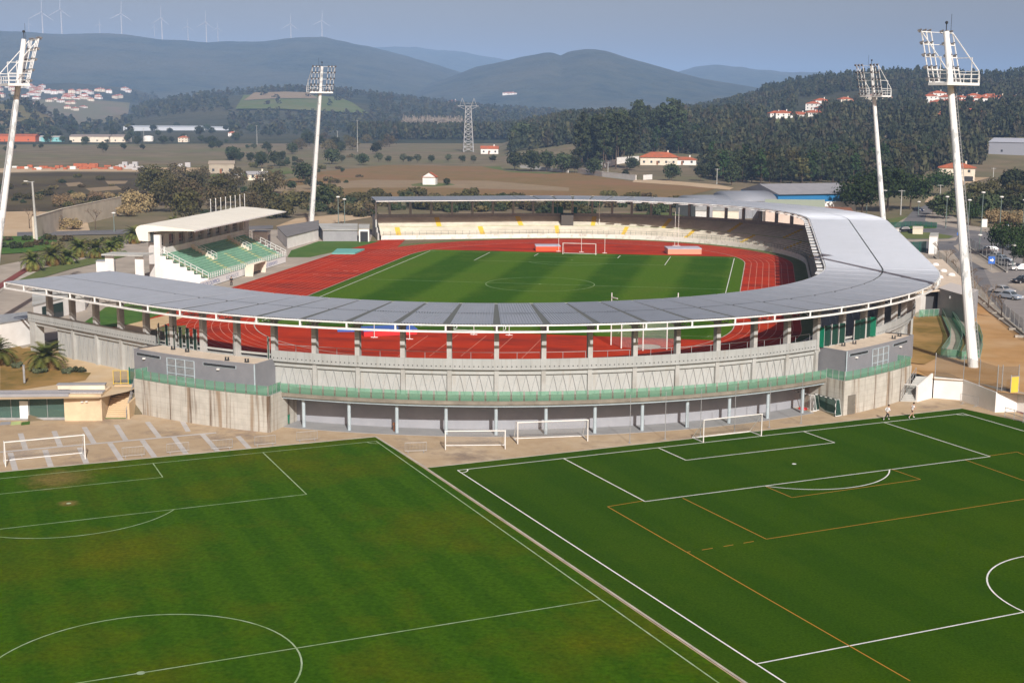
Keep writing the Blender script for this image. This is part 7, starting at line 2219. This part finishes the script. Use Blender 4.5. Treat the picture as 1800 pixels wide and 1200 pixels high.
for i in range(9): put(PAL[1], 205 + i * 6 if i < 6 else 300 + (i - 6) * 14, 297 - i % 3, 'tall stack of grey concrete blocks at the right end of the yard', 'tall block stacks', (.8, 1, .7 + .35 * (i % 3)), .2)

# villages on the slopes
VH = [house('village_house', '', 'house', 13, 10, 6, 2.2, M['wallwhite'], nwin=3, storeys=2), house('village_house', '', 'house', 16, 9, 3.8, 2, M['wallwhite'], nwin=4), house('village_house', '', 'house', 12, 9, 5.6, 2, M['wallcream'], nwin=3, storeys=2)]
def village(spots, label, group, sc):
    for i, (x, y) in enumerate(spots):
        t, r = hill_at(x, y); VH[(i * 5 + int(x)) % 3].place((t.x, t.y, t.z), rg.uniform(-.5, .6), label, group, sc * rg.uniform(.8, 1.15))
sp = [(rg.uniform(-20, 90), rg.uniform(152, 172)) for _ in range(22)] + [(rg.uniform(60, 190), rg.uniform(160, 186)) for _ in range(30)] + [(183, 162), (194, 164), (222, 160), (229, 163), (205, 174), (212, 173), (120, 194), (133, 196), (148, 192), (162, 180), (98, 166), (140, 165), (120, 172), (128, 172)]
village(sp, 'white tile-roofed house in the far village on the left slope', 'houses of the far left village', 1.05)
sp = [(1362, 211), (1375, 212), (1388, 211), (1402, 210), (1415, 209), (1427, 209), (1438, 208)]
village(sp, 'house in the long white row beside the meadow clearing', 'white row by the clearing', .95)
sp = [(1428, 194), (1441, 190), (1452, 200), (1462, 201), (1474, 198), (1483, 187), (1490, 201), (1502, 198), (1512, 202), (1524, 198), (1532, 203), (1540, 200), (1550, 186), (1556, 192), (1496, 192), (1535, 184)]
village(sp, 'orange-roofed house in the hillside estate left of the right-hand masts', 'hillside estate', 1.05)
sp = [(1632, 182), (1645, 176), (1650, 188), (1662, 184), (1672, 190), (1685, 182), (1696, 186), (1708, 180), (1722, 182), (1738, 180), (1752, 186), (1765, 188), (1778, 184), (1640, 194), (1668, 198), (1690, 196)]
village(sp, 'orange-roofed house in the hillside estate behind the tall right mast', 'estate behind the tall mast', 1.1)
t, r = hill_at(1700, 214, 800); VH[1].place((t.x, t.y, t.z), -.2, 'large long house with an orange roof below the hillside estate', 'estate behind the tall mast', 1.5)
t, r = hill_at(1662, 214, 800); VH[1].place((t.x, t.y, t.z), .2, 'pale long house beside the large orange-roofed one', 'estate behind the tall mast', 1.2)
t, r = hill_at(896, 167, 3000); VH[1].place((t.x, t.y, t.z), .1, 'white convent-like block on the foot of the blue mountain, left part', 'white block under the mountain', (2.4, 1.6, 1.1)); 
t, r = hill_at(797, 186, 1500); VH[0].place((t.x, t.y, t.z), .2, 'white house with an orange roof above the far wood, near the pylon top', 'house above the far wood', 1.5)
t, r = hill_at(813, 187, 1500); VH[1].place((t.x, t.y, t.z), .2, 'long pale wing right of the white house above the far wood', 'house above the far wood', 1.2)
t, r = hill_at(408, 240, 600); VH[0].place((t.x, t.y, t.z), .2, 'white house on the far plain right of the greenhouses', 'houses on the plain', .6)
put(VH[2], 322, 250, 'small white house by a round tree on the plain', 'houses on the plain', .7)

# ------------------------------------------------------------------ pylon, poles, lamps, turbines
def pylon(base, h):
    T = thing('lattice_pylon', 'grey lattice power pylon standing before the purple-brown field', 'pylon', base, .3)
    mb = MB(); hb, ht = 3.6, 1.9
    lv = 9
    def cor(k):
        t = k / lv; w = hb + (ht - hb) * t; return [Vector((sx * w, sy * w, h * .84 * t)) for sx, sy in ((-1, -1), (1, -1), (1, 1), (-1, 1))]
    for k in range(lv):
        a, b = cor(k), cor(k + 1)
        for i in range(4):
            j = (i + 1) % 4; mb.beam(a[i], b[i], .34); mb.beam(a[i], b[j], .2); mb.beam(a[j], b[i], .2); mb.beam(b[i], b[j], .2)
    mb.build('lattice_body', M['galv'], T)
    mb = MB(); z = h * .84
    for s in (-1, 1):
        mb.beam((0, 0, z + .5), (s * 7.5, 0, z + .6), .3); mb.beam((s * 1.9, 0, z - 2), (s * 7.5, 0, z + .5), .2); mb.beam((s * 1.9, 1.5, z), (s * 4.2, 0, h), .25); mb.beam((s * 1.9, -1.5, z), (s * 4.2, 0, h), .25); mb.beam((s * 6.0, 0, z + .6), (s * 4.2, 0, h), .2)
    mb.beam((-4, 0, z + 2.4), (4, 0, z + 2.4), .18); mb.build('cross_arm', M['galv'], T)
    for s in (-6.8, 0, 6.8):
        mb = MB(); mb.tube((s, 0, z + .3), (s, 0, z - 2.2), .12, n=6); mb.build('insulator', M['dark'], T)
    return T
pb = gpt(823, 268); pylon(pb, (268 - 176) / FPX * (pb - CAM).length)
def upole(px, py, top, label, m=None, arm=True):
    p = gpt(px, py); h = (py - top) / FPX * (p - CAM).length
    T = thing('utility_pole', label, 'pole', p); mb = MB(); mb.tube((0, 0, 0), (0, 0, h), .20, .13, 8); mb.build('shaft', m or M['conc'], T)
    if arm: mb = MB(); mb.beam((-1, 0, h - .3), (1, 0, h - .3), .16); mb.build('cross_arm', M['galv'], T)
upole(451, 255, 222, 'pale concrete pole among bushes, left of the slim back mast'); upole(593, 263, 231, 'pale concrete pole right of the slim back mast'); upole(628, 268, 214, 'tall thin pole left of the purple field')
upole(252, 251, 227, 'pale pole beside the white tank on the far plain'); upole(1583, 378, 336, 'concrete pole left of the uphill road', arm=True); upole(1652, 352, 326, 'pale pole at the top of the uphill road'); upole(1260, 324, 297, 'pole with a lamp at the end of the dirt track'); upole(1374, 317, 304, 'short pole in front of the wood')
upole(1745, 324, 297, 'pole in the sandy yard right of the tiled house'); upole(1070, 312, 286, 'white pole at the long garden wall'); upole(1175, 316, 284, 'white pole below the cream villa')
def street_lamp(px, py, top, label, style='T'):
    p = at(px, py, 0); h = (py - top) / FPX * (p - CAM).length
    T = thing('street_lamp', label, 'street lamp', (p.x, p.y, 0), group='street lamps')
    mb = MB(); mb.tube((0, 0, 0), (0, 0, h), .13, .08, 8)
    if style == 'A': mb.beam((0, 0, h), (-1.6, 0, h + .2), .1)
    mb.build('shaft', mat('green_grey_post', (0.15, 0.20, 0.19), .6) if 'green_grey_post' not in bpy.data.materials else bpy.data.materials['green_grey_post'], T)
    mb = MB()
    if style == 'A': mb.box(-2.4, -1.3, -.25, .25, h + .1, h + .3)
    else: mb.ball((0, 0, h + .15), .55, 10, 6, s=(1, 1, .45))
    mb.build('lamp_head', M['white'], T)
for x, y, t, lb in ((1523, 378, 348, 'street lamp before the dark pine, behind the roof edge'), (1554, 384, 338, 'lamp head beside the right back mast'), (1614, 380, 357, 'small lamp by the uphill road car'), (1662, 402, 350, 'street lamp at the left of the thicket'), (1701, 408, 356, 'street lamp just right of the tall mast pole'), (1724, 413, 344, 'tall street lamp before the thicket'), (1757, 405, 351, 'street lamp before the straw reeds'), (1721, 442, 416, 'low lamp beside the car park fence'), (1780, 470, 435, 'lamp with a white globe by the parked cars'), (1798, 400, 356, 'street lamp at the right edge'), (1797, 432, 412, 'low lamp at the right edge of the verge')):
    street_lamp(x, y, t, lb)
p = at(65, 428, 0)
T = thing('concrete_lamp_post', 'tall grey concrete lamp post on the bright lawn at the left', 'street lamp', (p.x, p.y, 0)); h = (428 - 326) / FPX * (p - CAM).length
mb = MB(); mb.tube((0, 0, 0), (-.35, 0, h), .36, .2, 10); mb.build('shaft', M['conc'], T)
mb = MB(); mb.beam((-.35, 0, h - .2), (-1.9, 0, h), .12); mb.beam((-.35, 0, h - .2), (.2, 0, h), .1); mb.build('arm', M['galv'], T)
mb = MB(); mb.box(-2.4, -1.5, -.2, .2, h - .05, h + .15); mb.build('lamp_head', M['white'], T)
for x, y, t, lb in ((407, 398, 369, 'twin globe lamp behind the thicket, left one'), (401, 398, 372, 'twin globe lamp behind the thicket, right one'), (595, 395, 348, 'thin lamp in the scrub right of the slim mast'), (606, 395, 352, 'second thin lamp in the scrub by the sand bank'), (201, 408, 377, 'thin lamp by the road before the dark hedge')): street_lamp(x, y, t, lb)

TUR = None
def turbine_proto():
    tm = mat('pale_grey_tower', (0.42, 0.42, 0.43), .5)
    T = thing('wind_turbine', '', 'wind turbine'); mb = MB(); mb.tube((0, 0, -10), (0, 0, 80), 2.3, 1.5, 12); mb.build('tower', tm, T)
    mb = MB(); mb.box(-1.9, 1.9, -3.5, 6, 79, 83); mb.build('nacelle', tm, T)
    mb = MB(); mb.ball((0, -4.6, 81), 2.1, 10, 6); hb = mb.build('hub', tm, T)
    for k in range(3):
        a = radians(4 + 120 * k); d = Vector((sin(a), 0, cos(a))); s = Vector((cos(a), 0, -sin(a))); mb = MB(); c = Vector((0, -4.8, 81))
        prof = ((0, .9), (4, 1.2), (10, 1.8), (22, 1.4), (34, .9), (42, .4)); vs = []
        for L, w in prof: vs += [c + d * L - s * w * .4 + Vector((0, .25, 0)), c + d * L + s * w * .6 + Vector((0, .25, 0)), c + d * L + s * w * .6 - Vector((0, .35, 0)), c + d * L - s * w * .4 - Vector((0, .35, 0))]
        mb.add(vs, [(i * 4 + j, i * 4 + (j + 1) % 4, i * 4 + 4 + (j + 1) % 4, i * 4 + 4 + j) for i in range(5) for j in range(4)] + [(20, 21, 22, 23)]); mb.build('blade', tm, hb)
    return Proto(T)
TUR = turbine_proto()
for i, (x, yh, yb, lb) in enumerate(((60, 42, 57, 'small wind turbine left of the tallest one'), (84, 23, 69, 'tallest wind turbine, second from the left'), (117, 18, 63, 'tall wind turbine right of the tallest'), (183, 43, 62, 'short wind turbine alone on the flat ridge'), (221, 25, 64, 'tall wind turbine near the middle of the ridge'), (278, 48, 62, 'low wind turbine just left of a taller one'), (291, 33, 72, 'tall wind turbine at the step in the ridge'), (336, 47, 71, 'middling wind turbine right of the step'), (368, 40, 76, 'tall wind turbine, ninth along the ridge'), (388, 50, 70, 'faint small wind turbine, tenth along the ridge'), (515, 43, 76, 'wind turbine left of the pair over the slim mast'), (569, 37, 70, 'rightmost wind turbine above the slim back mast'))):
    r = 5450 if yb > 66 else 5700
    t = tpr(x, r); d0 = zrow(x, yh, r)
    hh = (yb - yh) / FPX * r; s = hh / 80
    TUR.place((t.x, t.y, d0 - 80 * s), rg.uniform(-.2, .5), lb, 'wind turbines on the ridge', s)

# ------------------------------------------------------------------ cars, booth, signs, fences at the right
def car(label, paint, loc, rz, wagon=False):
    T = thing('parked_car', label, 'car', loc, rz)
    L, W = 4.3, 1.72
    low = [(-2.15, .35), (-2.12, .72), (-1.15, .86), (1.55 if not wagon else 1.9, .92), (2.08, .80), (2.15, .35)]
    def loft(secs, m, nm):
        mb = MB(); k = len(secs); 
        vs = [(x, -w, z) for x, z, w in secs] + [(x, w, z) for x, z, w in secs]
        mb.add(vs, [(i, k + i, k + i + 1, i + 1) for i in range(k - 1)] + [tuple(reversed(range(k))), tuple(range(k, 2 * k)), (k - 1, 2 * k - 1, k, 0)]); return mb.build(nm, m, T)
    loft([(x, z, W / 2) for x, z in low], paint, 'body')
    xr = 1.15 if not wagon else 1.95
    loft([(-.95, .88, .78), (-.35, 1.36, .62), (.1, 1.43, .60), (xr - .35, 1.40, .60), (xr + .25, .92, .76)], paint, 'cabin')
    mb = MB(); mb.add([(-.93, -.66, .93), (-.93, .66, .93), (-.42, .56, 1.33), (-.42, -.56, 1.33)], [(0, 1, 2, 3)])
    o = Vector((-.03, 0, .02)); mb.v = [tuple(Vector(p) + o) for p in mb.v]; mb.build('windscreen', M['window'], T)
    mb = MB(); mb.add([(xr + .24, -.64, .97), (xr + .24, .64, .97), (xr - .28, .54, 1.36), (xr - .28, -.54, 1.36)], [(3, 2, 1, 0)]); mb.v = [tuple(Vector(p) - o * Vector((1, 1, -1)) if False else Vector(p) + Vector((.03, 0, .02))) for p in mb.v]; mb.build('rear_window', M['window'], T)
    for s in (-1, 1):
        mb = MB(); mb.add([(-.75, s * .765, .94), (xr + .05, s * .765, .95), (xr - .32, s * .635, 1.34), (-.32, s * .635, 1.33)], [(0, 1, 2, 3) if s < 0 else (3, 2, 1, 0)]); mb.build('side_window', M['window'], T)
        for x in (-1.3, 1.35):
            mb = MB(); mb.tube((x, s * .66, .32), (x, s * .88, .32), .32, n=14); w = mb.build('wheel', M['rubber'], T)
            mb = MB(); mb.tube((x, s * .87, .32), (x, s * .89, .32), .18, n=10); mb.build('rim', M['galv'], w)
        mb = MB(); mb.box(-2.17, -2.05, s * .62 - .2, s * .62 + .2, .58, .72); mb.build('headlight', M['white'], T)
        mb = MB(); mb.box(2.05, 2.17, s * .66 - .14, s * .66 + .14, .6, .76); mb.build('tail_light', M['red'], T)
def paint(n, c): 
    m = mat(n, c, .25, spec=.6); return m
PSIL, PDARK, PBLK, PWHT, PBLU = paint('silver_paint', (.42, .43, .45)), paint('dark_blue_paint', (.02, .025, .06)), paint('black_paint', (.012, .012, .014)), paint('car_white_paint', (.75, .75, .75)), paint('grey_blue_paint', (.30, .35, .42))
for x, y, rz, m, lb, wg in ((1614, 372, 2.0, PDARK, 'dark blue car driving up the hill road', False), (1589, 408, .2, PBLK, 'dark car going round the roundabout', False), (1736, 444, .1, PSIL, 'silver estate car nearest the car park fence', True), (1751, 455, 2.2, PSIL, 'grey car behind the front silver one', False), (1761, 460, 2.2, PBLU, 'grey-blue car between two silver cars', False), (1766, 467, 2.2, PSIL, 'silver car at the front of the parked row', False), (1785, 440, .3, PBLK, 'dark car in the shade of the car park tree', False), (1762, 516, 2.3, PSIL, 'silver car on the road behind the wire fence, upper one', False), (1775, 526, 2.3, PBLU, 'pale blue-grey car on the road behind the wire fence, lower one', False), (1797, 498, .6, PBLK, 'black car cut by the right edge', False), (1796, 476, .1, PWHT, 'white car cut by the right edge by the trees', False)):
    p = at(x, y, 0.02); car(lb, m, (p.x, p.y, 0.07), rz, wg)
def mesh_fence(name, label, pts, h, n, m, kerb=True, pm=None):
    F = thing(name, label, 'fence', pts[0], world=True)
    mb = MB()
    for a, b in zip(pts, pts[1:]): mb.add([a + Vector((0, 0, .2)), b + Vector((0, 0, .2)), b + Vector((0, 0, h)), a + Vector((0, 0, h))], [(0, 1, 2, 3)])
    mb.build('mesh_panel', m, F)
    for a, b in zip(pts, pts[1:]):
        for k in range(n + 1):
            p = a + (b - a) * k / n; mb = MB(); mb.tube(p, p + Vector((0, 0, h + .05)), .05, n=6); mb.build('fence_post', pm or M['galv'], F)
        if kerb:
            d = (b - a).normalized(); s = Vector((-d.y, d.x, 0)) * .15; mb = MB(); mb.prism([(a - s)[:2], (b - s)[:2], (b + s)[:2], (a + s)[:2]], -.1, .38); mb.build('kerb_wall', M['kerb'], F)
mesh_fence('street_fence', 'long grey mesh fence on a kerb between the brown earth and the road', [at(1642, 452, 0), at(1700, 505, 0), at(1760, 556, 0), at(1815, 602, 0)], 2.2, 7, M['meshfence'])
mesh_fence('car_park_fence', 'mesh fence on a white kerb in front of the parked cars', [at(1703, 436, 0), at(1740, 460, 0), at(1770, 480, 0)], 2.4, 6, M['meshfence'])
mesh_fence('green_gate_fence', 'dark green mesh gate beside the white guard booth', [at(1594, 446, 0), at(1627, 444, 0)], 2.6, 3, M['greenmesh'], False, M['doorgreen'])
mesh_fence('verge_fence', 'green mesh fence along the roundabout verge', [at(1555, 402, 0), at(1600, 399, 0), at(1646, 401, 0)], 1.6, 5, M['greenmesh'], False, M['doorgreen'])
T = px_box('guard_booth', 'white guard booth with a flat roof by the green gate', 'booth', [(1632, 447), (1646, 447), (1648, 441), (1634, 441)], 0, 4.0, M['wallwhite'], M['conc'])
a, b = at(1636, 446.7, 0), at(1644, 446.7, 0); mb = MB(); o_ = Vector((.0, -.1, 0)); mb.add([a + o_ + Vector((0, 0, 2.6)), b + o_ + Vector((0, 0, 2.6)), b + o_ + Vector((0, 0, 3.3)), a + o_ + Vector((0, 0, 3.3))], [(0, 1, 2, 3)]); mb.build('window', M['window'], T)
px_box('name_stone', 'cream monument block on the roundabout grass', 'monument', [(1604, 412), (1622, 412.5), (1622, 409), (1604, 408.6)], 0, 1.5, M['wallcream'], M['wallcream'])
px_box('small_marker', 'small white marker block at the left of the roundabout', 'marker', [(1575, 414), (1580, 414), (1580, 411.5), (1575, 411.5)], 0, 1.3, M['white'], M['white'])
def sign(px, py, top, label, m, w, h):
    p = at(px, py, 0); H = (py - top) / FPX * (p - CAM).length; T = thing('road_sign', label, 'road sign', (p.x, p.y, 0), .1)
    mb = MB(); mb.tube((0, .05, 0), (0, .05, H), .06, n=6); mb.build('post', M['galv'], T)
    mb = MB()
    if w == h: mb.tube((0, -.02, H - h / 2), (0, .02, H - h / 2), w / 2, n=16)
    else: mb.box(-w / 2, w / 2, -.02, .02, H - h, H)
    pl = mb.build('plate', m, T)
    if m is SBLUE:
        mb = MB(); mb.add([(-w * .28, -.03, H - h / 2 - h * .1), (-w * .28, -.03, H - h / 2 + h * .1), (w * .05, -.03, H - h / 2 + h * .1), (w * .05, -.03, H - h / 2 + h * .28), (w * .34, -.03, H - h / 2), (w * .05, -.03, H - h / 2 - h * .28), (w * .05, -.03, H - h / 2 - h * .1)], [(6, 5, 4, 3, 2, 1, 0)]); mb.build('arrow', M['white'], pl)
SBLUE = mat('blue_sign', (0.04, 0.14, 0.50), .5)
sign(1638, 424, 414.5, 'round blue arrow sign at the roundabout', SBLUE, 1.0, 1.0); sign(1685, 430, 408, 'round blue sign left of the tall mast pole', SBLUE, 1.1, 1.1); sign(1772, 400, 394, 'blue sign at the verge on the right', SBLUE, .9, .9)
sign(1742, 476, 452, 'blue and white panel on the car park fence', SBLUE, 1.3, 1.5); sign(1730, 400, 386, 'white advertising panel on the verge', M['white'], 1.5, 2.2)
# concrete wheel stops on the earth bank
for i, (x, y) in enumerate(((1710, 515), (1737, 535), (1752, 552), (1765, 562), (1784, 580), (1795, 593))):
    p = at(x, y, -.05); mb = MB(); mb.box(-.9, .9, -.28, .28, -.05, .32); T = mb.build('stone_bench', M['kerb']); T.location = p; T.rotation_euler = (0, 0, .1); tag(T, 'pale concrete block bench on the brown earth beside the road fence', 'bench', 'block benches on the earth bank')
# clutter on the far verge: white tank on the plain
T = thing('water_tank', 'white round tank on the far plain right of the cream workshops', 'tank', at(261, 250, 0)); mb = MB(); mb.tube((0, 0, 0), (0, 0, 4.5), 4.5, n=20); mb.build('tank_wall', M['white'], T); mb = MB(); mb.ball((0, 0, 4.5), 4.5, 20, 6, s=(1, 1, .3)); mb.build('lid', M['white'], T)
# ------------------------------------------------------------------ look-alikes in a short row are told apart by their place in it
def tell_apart():
    same = {}
    for o in COL.objects:
        if o.parent is None and o.get('label') and o.get('group'): same.setdefault(o['label'], []).append(o)
    nth = ('leftmost', 'second from left', 'third from left', 'fourth from left', 'fifth from left', 'sixth from left', 'seventh from left', 'eighth from left')
    nr = ('rightmost', 'second from right', 'third from right', 'fourth from right', 'fifth from right', 'sixth from right', 'seventh from right', 'eighth from right')
    def col(o):
        d = o.location - CAM
        return d.dot(RT) / d.dot(FW)
    for lb, os_ in same.items():
        if not 1 < len(os_) <= 16 or 'wood' in lb: continue
        os_.sort(key=col); n = len(os_); h = (n + 1) // 2
        for i, o in enumerate(os_):
            w = lb + ', ' + (nth[i] if i < h else nr[n - 1 - i])
            if len(w.split()) <= 16: o['label'] = w
tell_apart()
# ------------------------------------------------------------------ the hazy air
def build_haze():
    mb = MB()
    mb.box(-15800, 15800, -1500, 15900, -4.6, 505)
    m = bpy.data.materials.new('pale_haze'); m.use_nodes = True
    n = m.node_tree.nodes; l = m.node_tree.links
    for x in list(n):
        if x.type == 'BSDF_PRINCIPLED': n.remove(x)
    pv = n.new('ShaderNodeVolumePrincipled')
    pv.inputs['Color'].default_value = (0.31, 0.50, 0.84, 1)
    pv.inputs['Density'].default_value = 1.35e-4
    pv.inputs['Anisotropy'].default_value = -0.3
    l.new(pv.outputs[0], n['Material Output'].inputs['Volume'])
    tag(mb.build('haze', m), kind='stuff')
build_haze()
